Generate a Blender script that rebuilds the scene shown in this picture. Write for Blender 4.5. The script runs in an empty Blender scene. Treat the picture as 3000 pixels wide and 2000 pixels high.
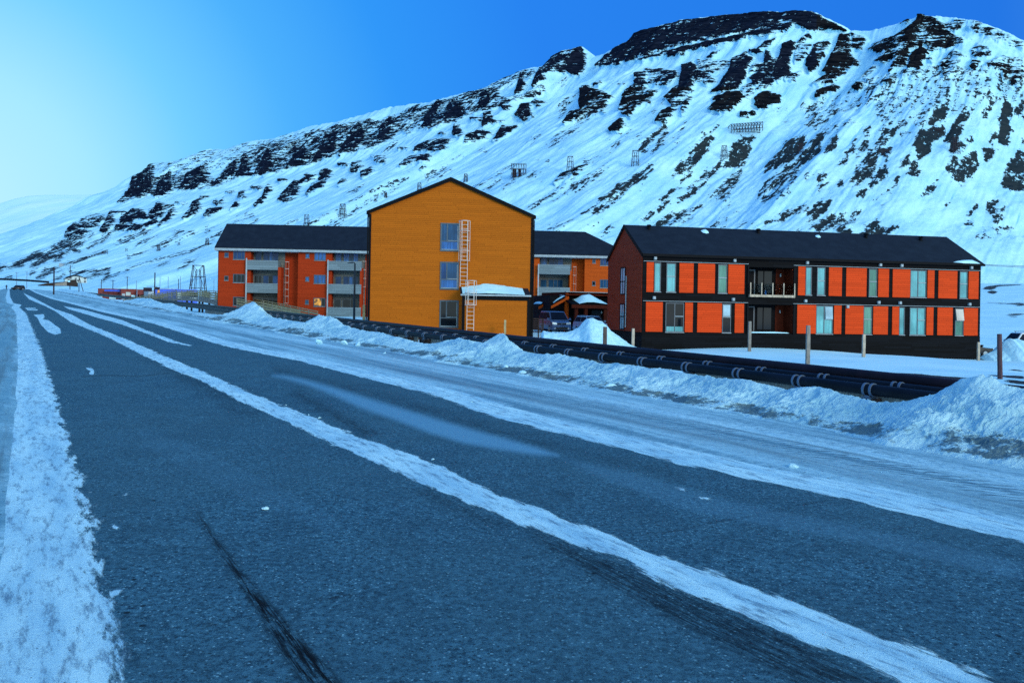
import bpy, bmesh, math, random
import numpy as np
from mathutils import Vector, Matrix
random.seed(7)
R = math.radians
C = bpy.context.scene.collection
SC = bpy.context.scene

# ------------------------------------------------------------------ camera
F = 2421.0            # focal length in photo pixels (3000 px wide)
ROLL = 0.017
CX, CY = 1500.0, 905.0
EYE = 1.7
cd = bpy.data.cameras.new('camera')
cam = bpy.data.objects.new('camera', cd); C.objects.link(cam)
cd.sensor_fit = 'HORIZONTAL'; cd.sensor_width = 22.3
cd.lens = F / 3000.0 * 22.3
cd.shift_y = -(1000.0 - CY) / 3000.0
cd.clip_start = 0.1; cd.clip_end = 30000
cr, sr = math.cos(ROLL), math.sin(ROLL)
Rv, Uv, Bv = Vector((cr, 0, sr)), Vector((-sr, 0, cr)), Vector((0, -1, 0))
m = Matrix(((Rv.x, Uv.x, Bv.x, 0), (Rv.y, Uv.y, Bv.y, 0), (Rv.z, Uv.z, Bv.z, EYE), (0, 0, 0, 1)))
cam.matrix_world = m
SC.camera = cam

# ------------------------------------------------------------------ world
SUN_EL, SUN_AZ = R(16), R(142)        # azimuth clockwise from +Y: low sun behind the camera's right shoulder
w = bpy.data.worlds.new('World'); SC.world = w; w.use_nodes = True
nt = w.node_tree; N = nt.nodes; L = nt.links
for n_ in list(N): N.remove(n_)
out = N.new('ShaderNodeOutputWorld'); bg = N.new('ShaderNodeBackground'); bg.inputs[1].default_value = 0.1
L.new(bg.outputs[0], out.inputs[0])
sky = N.new('ShaderNodeTexSky'); sky.sky_type = 'NISHITA'; sky.sun_disc = False
sky.sun_elevation = SUN_EL; sky.sun_rotation = SUN_AZ; sky.air_density = 1.0; sky.dust_density = 0.3; sky.ozone_density = 3.0
tc = N.new('ShaderNodeTexCoord')
def dotnode(v):
    d = N.new('ShaderNodeVectorMath'); d.operation = 'DOT_PRODUCT'
    L.new(tc.outputs['Generated'], d.inputs[0]); d.inputs[1].default_value = v
    return d.outputs['Value']
def mnode(op, a, b=None, c=None, clamp=False):
    q = N.new('ShaderNodeMath'); q.operation = op; q.use_clamp = clamp
    for i, v in enumerate((a, b, c)):
        if v is None: continue
        if isinstance(v, (int, float)): q.inputs[i].default_value = v
        else: L.new(v, q.inputs[i])
    return q.outputs[0]
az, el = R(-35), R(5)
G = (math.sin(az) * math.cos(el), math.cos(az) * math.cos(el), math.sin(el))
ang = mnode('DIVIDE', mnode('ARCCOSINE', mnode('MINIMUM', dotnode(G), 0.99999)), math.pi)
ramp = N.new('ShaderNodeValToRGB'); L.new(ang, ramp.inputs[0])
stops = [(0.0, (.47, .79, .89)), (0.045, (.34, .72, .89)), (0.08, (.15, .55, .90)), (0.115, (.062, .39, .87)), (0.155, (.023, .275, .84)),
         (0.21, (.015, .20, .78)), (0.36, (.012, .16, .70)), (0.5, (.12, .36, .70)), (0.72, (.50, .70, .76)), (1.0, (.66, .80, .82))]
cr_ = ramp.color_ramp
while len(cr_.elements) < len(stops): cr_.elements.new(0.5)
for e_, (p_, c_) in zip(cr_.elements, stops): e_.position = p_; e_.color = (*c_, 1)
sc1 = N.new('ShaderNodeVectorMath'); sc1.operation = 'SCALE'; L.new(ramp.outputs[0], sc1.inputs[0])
# added fill: sky behind the camera boosted and whitened to light facades and snow
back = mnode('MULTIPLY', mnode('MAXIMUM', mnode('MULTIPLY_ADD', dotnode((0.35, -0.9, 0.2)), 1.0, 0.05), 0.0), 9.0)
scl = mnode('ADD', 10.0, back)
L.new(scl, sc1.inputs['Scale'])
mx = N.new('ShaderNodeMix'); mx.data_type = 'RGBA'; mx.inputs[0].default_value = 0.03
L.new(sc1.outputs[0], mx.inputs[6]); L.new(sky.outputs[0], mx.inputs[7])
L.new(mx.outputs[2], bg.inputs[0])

# ------------------------------------------------------------------ sun
sl = bpy.data.lights.new('sun', 'SUN'); sl.energy = 1.1; sl.angle = R(14); sl.color = (1.0, 0.90, 0.80)
so = bpy.data.objects.new('sun', sl); C.objects.link(so); so.location = (0, 0, 60)
sd = Vector((math.sin(SUN_AZ) * math.cos(SUN_EL), math.cos(SUN_AZ) * math.cos(SUN_EL), math.sin(SUN_EL)))
so.rotation_euler = sd.to_track_quat('Z', 'Y').to_euler()
SC.view_settings.view_transform = 'Standard'; SC.view_settings.look = 'None'
SC.view_settings.exposure = 0.2; SC.view_settings.gamma = 1.0
SC.render.engine = 'CYCLES'
SC.cycles.use_denoising = False
SC.cycles.use_adaptive_sampling = True
SC.cycles.max_bounces = 5; SC.cycles.diffuse_bounces = 2; SC.cycles.glossy_bounces = 3

# ------------------------------------------------------------------ maths helpers
SA, CA = math.sin(R(30.9)), math.cos(R(30.9))      # road heading: 30.9 degrees left of the view
def ray(px, py):
    u, v = px - CX, py - CY
    return (u * cr + v * sr) / F, 1.0, (u * sr - v * cr) / F
def P(px, py, Y):
    x, _, z = ray(px, py); return (x * Y, Y, EYE + z * Y)
def proj(X, Y, Z):
    a, b = X / Y * F, (Z - EYE) / Y * F
    return CX + a * cr + b * sr, CY + a * sr - b * cr
def sn(X, Y): return -X * SA + Y * CA, X * CA + Y * SA
def xy(s, n): return -s * SA + n * CA, s * CA + n * SA
def sstep(a, b, x):
    t = np.clip((x - a) / (b - a), 0, 1); return t * t * (3 - 2 * t)
def hsh(i, j, seed):
    i = i.astype(np.int64) & 0xffffff; j = j.astype(np.int64) & 0xffffff
    h = (i * 374761393 + j * 668265263 + seed * 2147483647) & 0xffffffff
    h = ((h ^ (h >> 13)) * 1274126177) & 0xffffffff
    h = h ^ (h >> 16)
    return (h & 0xffff) / 65535.0
def vn(x, y, seed=0):
    xi, yi = np.floor(x), np.floor(y); fx, fy = x - xi, y - yi
    fx = fx * fx * (3 - 2 * fx); fy = fy * fy * (3 - 2 * fy)
    a = hsh(xi, yi, seed); b = hsh(xi + 1, yi, seed); c = hsh(xi, yi + 1, seed); d = hsh(xi + 1, yi + 1, seed)
    return (a * (1 - fx) + b * fx) * (1 - fy) + (c * (1 - fx) + d * fx) * fy
def fbm(x, y, o=4, seed=0, g=0.5):
    x = np.asarray(x, float); y = np.asarray(y, float)
    s, a, t = 0, 1.0, 0
    for k in range(o):
        s = s + a * vn(x * 2 ** k + 17.3 * k, y * 2 ** k - 9.1 * k, seed + k); t += a; a *= g
    return s / t
def poly_sd(pts, px, py):
    """signed distance (positive inside) to a polygon, in photo pixels"""
    d2 = np.full(px.shape, 1e12); ins = np.zeros(px.shape, bool); n = len(pts)
    for i in range(n):
        x0, y0 = pts[i]; x1, y1 = pts[(i + 1) % n]; ex, ey = x1 - x0, y1 - y0
        t = np.clip(((px - x0) * ex + (py - y0) * ey) / (ex * ex + ey * ey + 1e-9), 0, 1)
        d2 = np.minimum(d2, (px - x0 - t * ex) ** 2 + (py - y0 - t * ey) ** 2)
        c = ((y0 > py) != (y1 > py))
        if y1 != y0: ins ^= c & (px < ex * (py - y0) / (y1 - y0) + x0)
    return np.where(ins, 1, -1) * np.sqrt(d2)
def field(polys, px, py, soft=6.0, sa=None):
    """max over soft polygons [(density, pts)], 0.5*density at the outline"""
    f = np.zeros(px.shape)
    if sa is not None: soft = float(sa.max())
    for dens, pts in polys:
        a = np.array(pts, float); lo = a.min(0) - soft; hi = a.max(0) + soft
        k = np.nonzero((px > lo[0]) & (px < hi[0]) & (py > lo[1]) & (py < hi[1]))
        if len(k[0]) == 0: continue
        s = poly_sd(pts, px[k], py[k])
        f[k] = np.maximum(f[k], dens * np.clip(0.5 + 0.5 * s / (soft if sa is None else sa[k]), 0, 1))
    return f
def rockfield(polys, px, py, outer):
    f = np.zeros(px.shape)
    for dens, pts in polys:
        a = np.array(pts, float); lo = a.min(0) - outer; hi = a.max(0) + outer
        k = np.nonzero((px > lo[0]) & (px < hi[0]) & (py > lo[1]) & (py < hi[1]))
        if len(k[0]) == 0: continue
        s = poly_sd(pts, px[k], py[k])
        f[k] = np.maximum(f[k], dens * np.where(s > 0, np.clip(.86 + .14 * s / 4, 0, 1), .86 * np.clip(1 + s / outer, 0, 1) ** 1.3))
    return f
def line_poly(pts, w):
    a = np.array(pts, float); L_, R_ = [], []
    for i in range(len(a)):
        d = a[min(i + 1, len(a) - 1)] - a[max(i - 1, 0)]; d /= np.hypot(*d) + 1e-9
        ww = w[i] if hasattr(w, '__len__') else w
        L_.append((a[i][0] - d[1] * ww, a[i][1] + d[0] * ww)); R_.append((a[i][0] + d[1] * ww, a[i][1] - d[0] * ww))
    return L_ + R_[::-1]
def z(ox, oy, s): return lambda pts: [(ox + x * s, oy + y * s) for x, y in pts]
z1 = z(0, 560, .29762); z2 = z(600, 620, .22109); z3 = z(1040, 500, .31881); z4 = z(1520, 640, .25507)
z5 = z(1780, 640, .26782); z6 = z(2300, 680, .29762); m1 = z(0, 300, .42517); m2 = z(900, 100, .42517)
m3 = z(1600, 0, .44643); m4 = z(2200, 0, .49751); r5 = z(0, 860, .72727); r6 = z(800, 900, .5102)
r7 = z(1800, 950, .5102); r8 = z(1000, 1300, .85034); q1 = z(260, 800, .2721); q2 = z(0, 720, .13605); q3 = z(1540, 840, .17857)

# ------------------------------------------------------------------ materials
def newmat(name):
    m_ = bpy.data.materials.new(name); m_.use_nodes = True
    nt_ = m_.node_tree
    b = nt_.nodes['Principled BSDF']
    return m_, nt_, b
class NT:
    def __init__(s, nt_): s.t = nt_; s.n = nt_.nodes; s.l = nt_.links
    def add(s, t, **k):
        q = s.n.new(t)
        for a, v in k.items(): setattr(q, a, v)
        return q
    def link(s, a, b): s.l.new(a, b)
    def setin(s, q, i, v):
        if v is None: return
        if isinstance(v, bpy.types.NodeSocket): s.l.new(v, q.inputs[i])
        else: q.inputs[i].default_value = v
    def math(s, op, a, b=None, c=None, clamp=False):
        q = s.add('ShaderNodeMath', operation=op, use_clamp=clamp)
        for i, v in enumerate((a, b, c)): s.setin(q, i, v)
        return q.outputs[0]
    def coord(s, kind='Object'): return s.add('ShaderNodeTexCoord').outputs[kind]
    def map(s, v, scale=(1, 1, 1), rot=(0, 0, 0), loc=(0, 0, 0)):
        q = s.add('ShaderNodeMapping'); s.l.new(v, q.inputs[0]); q.inputs['Scale'].default_value = scale
        q.inputs['Rotation'].default_value = rot; q.inputs['Location'].default_value = loc; return q.outputs[0]
    def noise(s, v, scale=5, detail=4, rough=.55, dist=0):
        q = s.add('ShaderNodeTexNoise'); s.l.new(v, q.inputs['Vector']); q.inputs['Scale'].default_value = scale
        q.inputs['Detail'].default_value = detail; q.inputs['Roughness'].default_value = rough; q.inputs['Distortion'].default_value = dist
        return q.outputs['Fac']
    def voro(s, v, scale=5, feature='F1', out='Distance', rnd=1.0):
        q = s.add('ShaderNodeTexVoronoi', feature=feature); s.l.new(v, q.inputs['Vector']); q.inputs['Scale'].default_value = scale
        q.inputs['Randomness'].default_value = rnd
        return q.outputs[out]
    def mrange(s, v, a, b, c=0.0, d=1.0, smooth=True):
        q = s.add('ShaderNodeMapRange'); q.interpolation_type = 'SMOOTHSTEP' if smooth else 'LINEAR'
        s.setin(q, 0, v)
        for i, k in enumerate((a, b, c, d)): q.inputs[i + 1].default_value = k
        return q.outputs[0]
    def mix(s, f, a, b):
        q = s.add('ShaderNodeMix', data_type='RGBA'); s.setin(q, 0, f)
        for i, v in ((6, a), (7, b)):
            if isinstance(v, bpy.types.NodeSocket): s.l.new(v, q.inputs[i])
            else: q.inputs[i].default_value = (*v, 1) if len(v) == 3 else v
        return q.outputs[2]
    def attr(s, name): return s.add('ShaderNodeAttribute', attribute_name=name).outputs['Fac']
    def bump(s, h, strength=.5, dist=.02, normal=None):
        q = s.add('ShaderNodeBump'); s.l.new(h, q.inputs['Height']); q.inputs['Strength'].default_value = strength
        q.inputs['Distance'].default_value = dist
        if normal is not None: s.l.new(normal, q.inputs['Normal'])
        return q.outputs[0]
def plain(name, col, rough=.6, metal=0.0, var=.15, scale=3.0, bump=0.0, spec=None):
    m_, t_, b = newmat(name); t = NT(t_)
    v = t.coord(); nz = t.noise(v, scale, 5)
    lo = tuple(c * (1 - var) for c in col); hi = tuple(min(1, c * (1 + var)) for c in col)
    t.link(t.mix(t.mrange(nz, .3, .7), lo, hi), b.inputs['Base Color'])
    b.inputs['Roughness'].default_value = rough; b.inputs['Metallic'].default_value = metal
    if spec is not None: b.inputs['Specular IOR Level'].default_value = spec
    if bump: t.link(t.bump(t.noise(v, scale * 4, 6), bump, .02), b.inputs['Normal'])
    return m_
def boards(name, col, pitch=.145, var=.12, rough=.65, joint=2.4):
    """horizontal weatherboards with small gaps and butt joints, in the wall's own coordinates"""
    m_, t_, b = newmat(name); t = NT(t_); v = t.coord()
    sep = t.add('ShaderNodeSeparateXYZ'); t.link(v, sep.inputs[0])
    zz = t.math('DIVIDE', sep.outputs[2], pitch); row = t.math('FLOOR', zz); fr = t.math('FRACT', zz)
    wn = t.add('ShaderNodeTexWhiteNoise', noise_dimensions='1D'); t.link(row, wn.inputs['W'])
    along = t.math('ADD', t.math('ADD', sep.outputs[0], sep.outputs[1]), t.math('MULTIPLY', wn.outputs['Value'], 7.0))
    jx = t.math('DIVIDE', along, joint); jf = t.math('FRACT', jx)
    comb = t.add('ShaderNodeCombineXYZ'); t.link(row, comb.inputs[0]); t.link(t.math('FLOOR', jx), comb.inputs[1])
    wn2 = t.add('ShaderNodeTexWhiteNoise', noise_dimensions='3D'); t.link(comb.outputs[0], wn2.inputs['Vector'])
    gap = t.math('MAXIMUM', t.mrange(fr, .10, .02), t.mrange(jf, .006, .002))
    nz = t.noise(t.map(v, (.6, .6, 6)), 2.2, 5)
    f = t.math('ADD', t.math('MULTIPLY', wn2.outputs['Value'], .5), t.math('MULTIPLY', nz, .5))
    lo = tuple(c * (1 - var * 1.6) for c in col); hi = tuple(min(1, c * (1 + var)) for c in col)
    cc = t.mix(t.mrange(f, .25, .75), lo, hi)
    cc = t.mix(t.math('MULTIPLY', gap, .75), cc, tuple(c * .25 for c in col))
    t.link(cc, b.inputs['Base Color']); b.inputs['Roughness'].default_value = rough
    b.inputs['Specular IOR Level'].default_value = .08
    hgt = t.math('SUBTRACT', t.mrange(fr, 1.0, .05, .4, 1.0, False), gap)
    t.link(t.bump(hgt, .6, .02), b.inputs['Normal'])
    return m_
SNOW_A, SNOW_B = (.42, .76, .90), (.56, .88, .96)
def snow_nodes(t, v, scale=1.0):
    n1 = t.noise(v, .35 * scale, 5, .6)
    return t.mix(t.mrange(n1, .3, .7), SNOW_A, SNOW_B)
def snowmat(name, scale=1.0, dirt=0.0, bump=.4, bd=.05, tint=None):
    m_, t_, b = newmat(name); t = NT(t_); v = t.coord()
    c = snow_nodes(t, v, scale)
    if dirt:
        d = t.mrange(t.noise(v, 3.5 * scale, 8, .7), .55, .75)
        c = t.mix(t.math('MULTIPLY', d, dirt), c, (.16, .22, .26))
    t.link(c, b.inputs['Base Color']); b.inputs['Roughness'].default_value = .75; b.inputs['Specular IOR Level'].default_value = .25
    h = t.math('ADD', t.noise(v, 1.3 * scale, 8, .6), t.math('MULTIPLY', t.noise(v, 14 * scale, 6, .7), .3))
    t.link(t.bump(h, bump, bd), b.inputs['Normal'])
    return m_
def woodmat(name, col, rough=.8):
    m_, t_, b = newmat(name); t = NT(t_); v = t.coord()
    g = t.noise(t.map(v, (14, 14, 1.2)), 2.0, 6, .6); g2 = t.noise(v, 2.5, 4)
    f = t.math('ADD', t.math('MULTIPLY', g, .65), t.math('MULTIPLY', g2, .35))
    t.link(t.mix(t.mrange(f, .3, .7), tuple(c * .5 for c in col), tuple(min(1, c * 1.35) for c in col)), b.inputs['Base Color'])
    b.inputs['Roughness'].default_value = rough; b.inputs['Specular IOR Level'].default_value = .2
    t.link(t.bump(g, .5, .01), b.inputs['Normal'])
    return m_
def glassmat(name, col, rough=.06, spec=.22, curtain=0.0, ior=1.5):
    m_, t_, b = newmat(name); t = NT(t_); v = t.coord()
    nz = t.noise(t.map(v, (5, 5, .25)), 2.0, 3)
    n2 = t.noise(v, .45, 3)
    c = t.mix(t.mrange(nz, .35, .65), tuple(k * (1 - curtain) for k in col), tuple(min(1, k * (1 + curtain)) for k in col))
    c = t.mix(t.mrange(n2, .3, .7), tuple(k * .55 for k in col), c)
    t.link(c, b.inputs['Base Color']); b.inputs['Roughness'].default_value = rough
    b.inputs['IOR'].default_value = ior; b.inputs['Specular IOR Level'].default_value = spec
    return m_
M = {}
M['orange'] = boards('yellow_ochre_boards', (.44, .112, .006), var=.05)
M['red_orange'] = boards('red_orange_boards', (.38, .037, .007), var=.06)
M['panel'] = boards('orange_red_boards', (.70, .060, .009), pitch=.17, var=.06)
M['brown_red'] = boards('rust_boards', (.27, .036, .014), var=.07)
M['light_orange'] = boards('orange_boards', (.50, .078, .007), var=.06)
M['black_wall'] = boards('black_boards', (.003, .004, .006), pitch=.17, var=.3)
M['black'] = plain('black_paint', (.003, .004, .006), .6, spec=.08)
M['dark_red'] = plain('dark_red_wood', (.085, .014, .006), .8, spec=.1)
M['grey_panel'] = boards('grey_panels', (.17, .235, .265), pitch=.3, var=.08)
M['grey_wall'] = boards('grey_olive_boards', (.16, .175, .16), pitch=.15, var=.15)
M['grey_trim'] = plain('grey_trim', (.30, .38, .42), .5)
M['white_metal'] = plain('pale_metal', (.60, .56, .52), .5, .1)
M['ladder_dim'] = plain('dull_pink_metal', (.30, .22, .18), .6)
M['steel'] = plain('galvanised_steel', (.10, .15, .22), .5, .3)
M['slate'] = plain('slate_frame', (.05, .08, .105), .4)
M['roof'] = None
M['timber'] = woodmat('pale_timber', (.50, .42, .32))
M['timber_grey'] = woodmat('weathered_timber', (.26, .235, .20))
M['timber_tan'] = woodmat('tan_timber', (.42, .33, .17))
M['timber_dark'] = woodmat('dark_timber', (.035, .025, .022))
M['lattice'] = woodmat('tarred_timber', (.030, .022, .030))
M['post_brown'] = woodmat('brown_post_wood', (.10, .055, .06))
M['post_dark'] = woodmat('charred_post_wood', (.10, .075, .065))
M['pipe_black'] = plain('black_pipe_jacket', (.005, .006, .010), .5, var=.4, scale=1.5, spec=.15)
M['pipe_brown'] = plain('brown_pipe_jacket', (.012, .006, .008), .5, var=.4, scale=1.5, spec=.15)
M['glass_blue'] = glassmat('blue_glass', (.014, .065, .20), curtain=.3)
M['glass_dark'] = glassmat('dark_glass', (.004, .008, .014), spec=.3)
M['glass_sky'] = glassmat('sky_blue_glass', (.035, .15, .42), curtain=.35)
M['glass_slate'] = glassmat('slate_blue_glass', (.020, .085, .19), curtain=.25)
M['glass_teal'] = glassmat('teal_curtain_glass', (.16, .48, .50), curtain=.15, spec=.3)
M['glass_green'] = glassmat('green_curtain_glass', (.12, .30, .23), curtain=.18, spec=.3)
M['glass_pale'] = glassmat('pale_sky_glass', (.42, .62, .72), curtain=.06)
M['glass_cream'] = glassmat('cream_glass', (.75, .68, .58), curtain=.05)
M['snow'] = snowmat('clean_snow'); M['snow_cap'] = snowmat('roof_snow', 2.0, 0, .3)
M['pile_clean'] = snowmat('clean_pile_snow', 1.8, .22, .9, .12); M['car_glass'] = plain('tinted_car_glass', (.006, .010, .025), .5, spec=.04)
M['snow_pile'] = snowmat('pile_snow', 1.6, .55, .8, .10)
M['car_blue'] = plain('blue_grey_car_paint', (.06, .13, .30), .3, .0, .05)
M['car_silver'] = plain('silver_car_paint', (.20, .30, .42), .3, .1, .05)
M['car_dark'] = plain('black_car_paint', (.012, .014, .018), .25, .3, .05)
M['car_white'] = plain('white_car_paint', (.55, .65, .72), .3, .1, .05)
M['tyre'] = plain('tyre_rubber', (.008, .008, .009), .8)
M['plastic'] = plain('dark_plastic', (.012, .014, .018), .5)
M['lens'] = plain('headlight_lens', (.75, .82, .88), .1, .3, .2, 30)
M['red_steel'] = plain('red_container_steel', (.17, .018, .014), .6, var=.4)
M['blue_steel'] = plain('blue_container_steel', (.012, .10, .62), .5, var=.2)
M['white_wall'] = boards('white_boards', (.52, .62, .60))
M['cloth_dark'] = plain('dark_cloth', (.012, .014, .03), .9)
M['skin'] = plain('skin', (.35, .22, .17), .6)
M['ice'] = snowmat('ice_block', 6, .2, .6, .03)
def emis(name, col, st):
    m_, t_, b = newmat(name); t = NT(t_); v = t.coord()
    t.link(t.mix(t.mrange(t.noise(v, 2.2, 3), .4, .65), tuple(c * .12 for c in col), col), b.inputs['Emission Color'])
    b.inputs['Emission Strength'].default_value = st; b.inputs['Base Color'].default_value = (.02, .02, .02, 1); return m_
M['lit'] = emis('lit_window', (1.0, .50, .06), .75)
# dark felt roof
m_, t_, b = newmat('slate_blue_roofing'); t = NT(t_); v = t.coord()
nz = t.noise(v, 1.1, 8, .65); spk = t.noise(v, 26, 3, .6)
c = t.mix(t.mrange(nz, .3, .75), (.007, .012, .022), (.012, .020, .034)); c = t.mix(t.mrange(spk, .52, .72, 0, .45), c, (.022, .036, .058))
t.link(c, b.inputs['Base Color']); b.inputs['Roughness'].default_value = .8; b.inputs['Specular IOR Level'].default_value = .10
t.link(t.bump(t.noise(v, 30, 4), .4, .01), b.inputs['Normal']); M['roof'] = m_

# ------------------------------------------------------------------ mesh builder
class MB:
    def __init__(s): s.v = []; s.f = []
    def add(s, vs, fs):
        o = len(s.v); s.v += [tuple(q) for q in vs]; s.f += [tuple(i + o for i in f) for f in fs]; return s
    def box(s, x0, x1, y0, y1, z0, z1_):
        return s.add([(x0, y0, z0), (x1, y0, z0), (x1, y1, z0), (x0, y1, z0), (x0, y0, z1_), (x1, y0, z1_), (x1, y1, z1_), (x0, y1, z1_)],
                     [(0, 3, 2, 1), (4, 5, 6, 7), (0, 1, 5, 4), (1, 2, 6, 5), (2, 3, 7, 6), (3, 0, 4, 7)])
    def hexa(s, p): return s.add(p, [(0, 3, 2, 1), (4, 5, 6, 7), (0, 1, 5, 4), (1, 2, 6, 5), (2, 3, 7, 6), (3, 0, 4, 7)])
    def prism_y(s, pts, y0, y1):
        """pts (x,z) outline counter-clockwise seen from -y, extruded along y"""
        n = len(pts); vs = [(x, y0, q) for x, q in pts] + [(x, y1, q) for x, q in pts]
        return s.add(vs, [tuple(range(n)), tuple(range(2 * n - 1, n - 1, -1))] + [(i, i + n, (i + 1) % n + n, (i + 1) % n) for i in range(n)])
    def prism_x(s, pts, x0, x1):
        n = len(pts); vs = [(x0, y, q) for y, q in pts] + [(x1, y, q) for y, q in pts]
        return s.add(vs, [tuple(range(n - 1, -1, -1)), tuple(range(n, 2 * n))] + [(i, (i + 1) % n, (i + 1) % n + n, i + n) for i in range(n)])
    def bar(s, a, b_, w, h=None, r2=None):
        """square bar from a to b"""
        a, b_ = Vector(a), Vector(b_); d = (b_ - a).normalized(); h = h or w
        up = Vector((0, 0, 1)) if abs(d.z) < .95 else Vector((0, 1, 0))
        x = d.cross(up).normalized(); y = x.cross(d).normalized(); k = r2 if r2 is not None else 1
        vs = [a - x * w / 2 - y * h / 2, a + x * w / 2 - y * h / 2, a + x * w / 2 + y * h / 2, a - x * w / 2 + y * h / 2]
        vs += [b_ - x * w * k / 2 - y * h * k / 2, b_ + x * w * k / 2 - y * h * k / 2, b_ + x * w * k / 2 + y * h * k / 2, b_ - x * w * k / 2 + y * h * k / 2]
        return s.add(vs, [(0, 3, 2, 1), (4, 5, 6, 7), (0, 1, 5, 4), (1, 2, 6, 5), (2, 3, 7, 6), (3, 0, 4, 7)])
    def tube(s, pts, r, n=10, cap=True):
        pts = [Vector(p) for p in pts]; o = len(s.v); rings = []
        for i, p in enumerate(pts):
            d = (pts[min(i + 1, len(pts) - 1)] - pts[max(i - 1, 0)]).normalized()
            up = Vector((0, 0, 1)) if abs(d.z) < .95 else Vector((0, 1, 0))
            x = d.cross(up).normalized(); y = x.cross(d).normalized(); rr = r[i] if hasattr(r, '__len__') else r
            for k in range(n):
                a = 2 * math.pi * k / n; s.v.append(tuple(p + (x * math.cos(a) + y * math.sin(a)) * rr))
        for i in range(len(pts) - 1):
            for k in range(n):
                s.f.append((o + i * n + k, o + i * n + (k + 1) % n, o + (i + 1) * n + (k + 1) % n, o + (i + 1) * n + k))
        if cap:
            s.f.append(tuple(o + k for k in range(n))[::-1]); s.f.append(tuple(o + (len(pts) - 1) * n + k for k in range(n)))
        return s
    def build(s, name, mat, parent=None, smooth=False, bevel=0, loc=None):
        me = bpy.data.meshes.new(name); me.from_pydata(s.v, [], s.f)
        bm = bmesh.new(); bm.from_mesh(me); bmesh.ops.recalc_face_normals(bm, faces=bm.faces); bm.to_mesh(me); bm.free()
        me.materials.append(M[mat] if isinstance(mat, str) else mat)
        o = bpy.data.objects.new(name, me); C.objects.link(o)
        if parent is not None: o.parent = parent
        if loc is not None: o.location = loc
        if smooth: me.shade_smooth()
        if bevel:
            q = o.modifiers.new('bevel', 'BEVEL'); q.width = bevel; q.segments = 2; q.limit_method = 'ANGLE'
        return o
def tag(o, label=None, cat=None, group=None, kind=None, category=None):
    cat = cat or category
    for k, v in (('label', label), ('category', cat), ('group', group), ('kind', kind)):
        if v: o[k] = v
    return o
def empty(name, loc, rz=0, **k):
    o = bpy.data.objects.new(name, None); C.objects.link(o); o.location = loc; o.rotation_euler = (0, 0, rz)
    o.empty_display_size = .2
    return tag(o, **k)
def copy_tree(o, parent=None):
    c = o.copy(); C.objects.link(c)
    if parent is not None: c.parent = parent
    for ch in list(o.children): copy_tree(ch, c)
    return c
def grid_obj(name, X, Y, Z, mat, attrs=None, uv=None):
    """numpy grid (rows, cols) to a smooth mesh with float attributes"""
    nr, nc = X.shape; me = bpy.data.meshes.new(name)
    co = np.stack([X, Y, Z], -1).reshape(-1, 3).astype(np.float32)
    i = np.arange(nr * nc).reshape(nr, nc)
    q = np.stack([i[:-1, :-1], i[:-1, 1:], i[1:, 1:], i[1:, :-1]], -1).reshape(-1, 4)
    me.vertices.add(len(co)); me.vertices.foreach_set('co', co.ravel())
    nf = len(q); me.loops.add(nf * 4); me.loops.foreach_set('vertex_index', q.ravel().astype(np.int32))
    me.polygons.add(nf); me.polygons.foreach_set('loop_start', np.arange(0, nf * 4, 4, dtype=np.int32))
    me.polygons.foreach_set('loop_total', np.full(nf, 4, np.int32))
    me.update(calc_edges=True); me.validate()
    for k, a in (attrs or {}).items():
        at = me.attributes.new(k, 'FLOAT', 'POINT'); at.data.foreach_set('value', a.reshape(-1).astype(np.float32))
    me.shade_smooth()
    me.materials.append(M[mat] if isinstance(mat, str) else mat)
    o = bpy.data.objects.new(name, me); C.objects.link(o); return o

m_, t_, b = newmat('clear_screen'); b.inputs['Transmission Weight'].default_value = 1; b.inputs['Roughness'].default_value = .02; b.inputs['IOR'].default_value = 1.05; b.inputs['Base Color'].default_value = (.6, .7, .75, 1); M['screen'] = m_

# ================================================================== GROUND HEIGHT
GRADE = 0.0159
CTRL = np.array([(20.1, 34, -.77), (15.8, 44, -.97), (16.1, 56, -.90), (23, 54, -.97), (35.5, 63, -1.58), (37.6, 66.4, -1.76), (9.6, 61, -1.15),
                 (9.0, 69, -1.0), (1.2, 62.5, -.45), (-10.7, 61.5, -.25), (4.4, 74, -.30), (9.5, 78, -.45), (-17, 102, .42), (-37, 103, .5), (12, 100, .1), (30, 80, -1.6),
                 (60, 75, -1.6), (60, 60, -1.7), (30, 45, -1.2), (45, 40, -1.5), (-2, 45, -.55), (8, 46, -.55), (-25, 80, .1), (25, 25, -1.0)])
def prof(n):
    return np.interp(n, [-60, -8, -3.4, 0, 7.0, 11.2, 13.0, 14.6, 16.2, 40, 70, 110, 200, 330, 480, 700],
                     [-1.5, -.4, 0, 0, -.02, -.33, -.42, -.65, -1.15, -1.3, -1.2, -.4, 1.8, 7.0, 17, 22])
def gz(X, Y):
    X = np.asarray(X, float); Y = np.asarray(Y, float); s, n = sn(X, Y)
    base = GRADE * np.minimum(s, 3000) + prof(n)
    wsum = 0; zs = 0
    for cx, cy, cz in CTRL:
        w_ = 1.0 / ((X - cx) ** 2 + (Y - cy) ** 2 + 4.0) ** 1.6; wsum = wsum + w_; zs = zs + w_ * cz
    k = sstep(17.5, 24, n) * (1 - sstep(95, 150, n)) * (1 - sstep(105, 160, s)) * sstep(-60, -20, s)
    return base * (1 - k) + (zs / wsum) * k
def gzf(X, Y): return float(gz(X, Y))
def on_ground(px, py):
    """where the pixel ray meets the ground"""
    x, _, q = ray(px, py); prev = 2.0
    for Y in np.geomspace(3, 1500, 1200):
        if EYE + q * Y < gzf(x * Y, Y): return (x * Y, Y, gzf(x * Y, Y))
    return None

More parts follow.
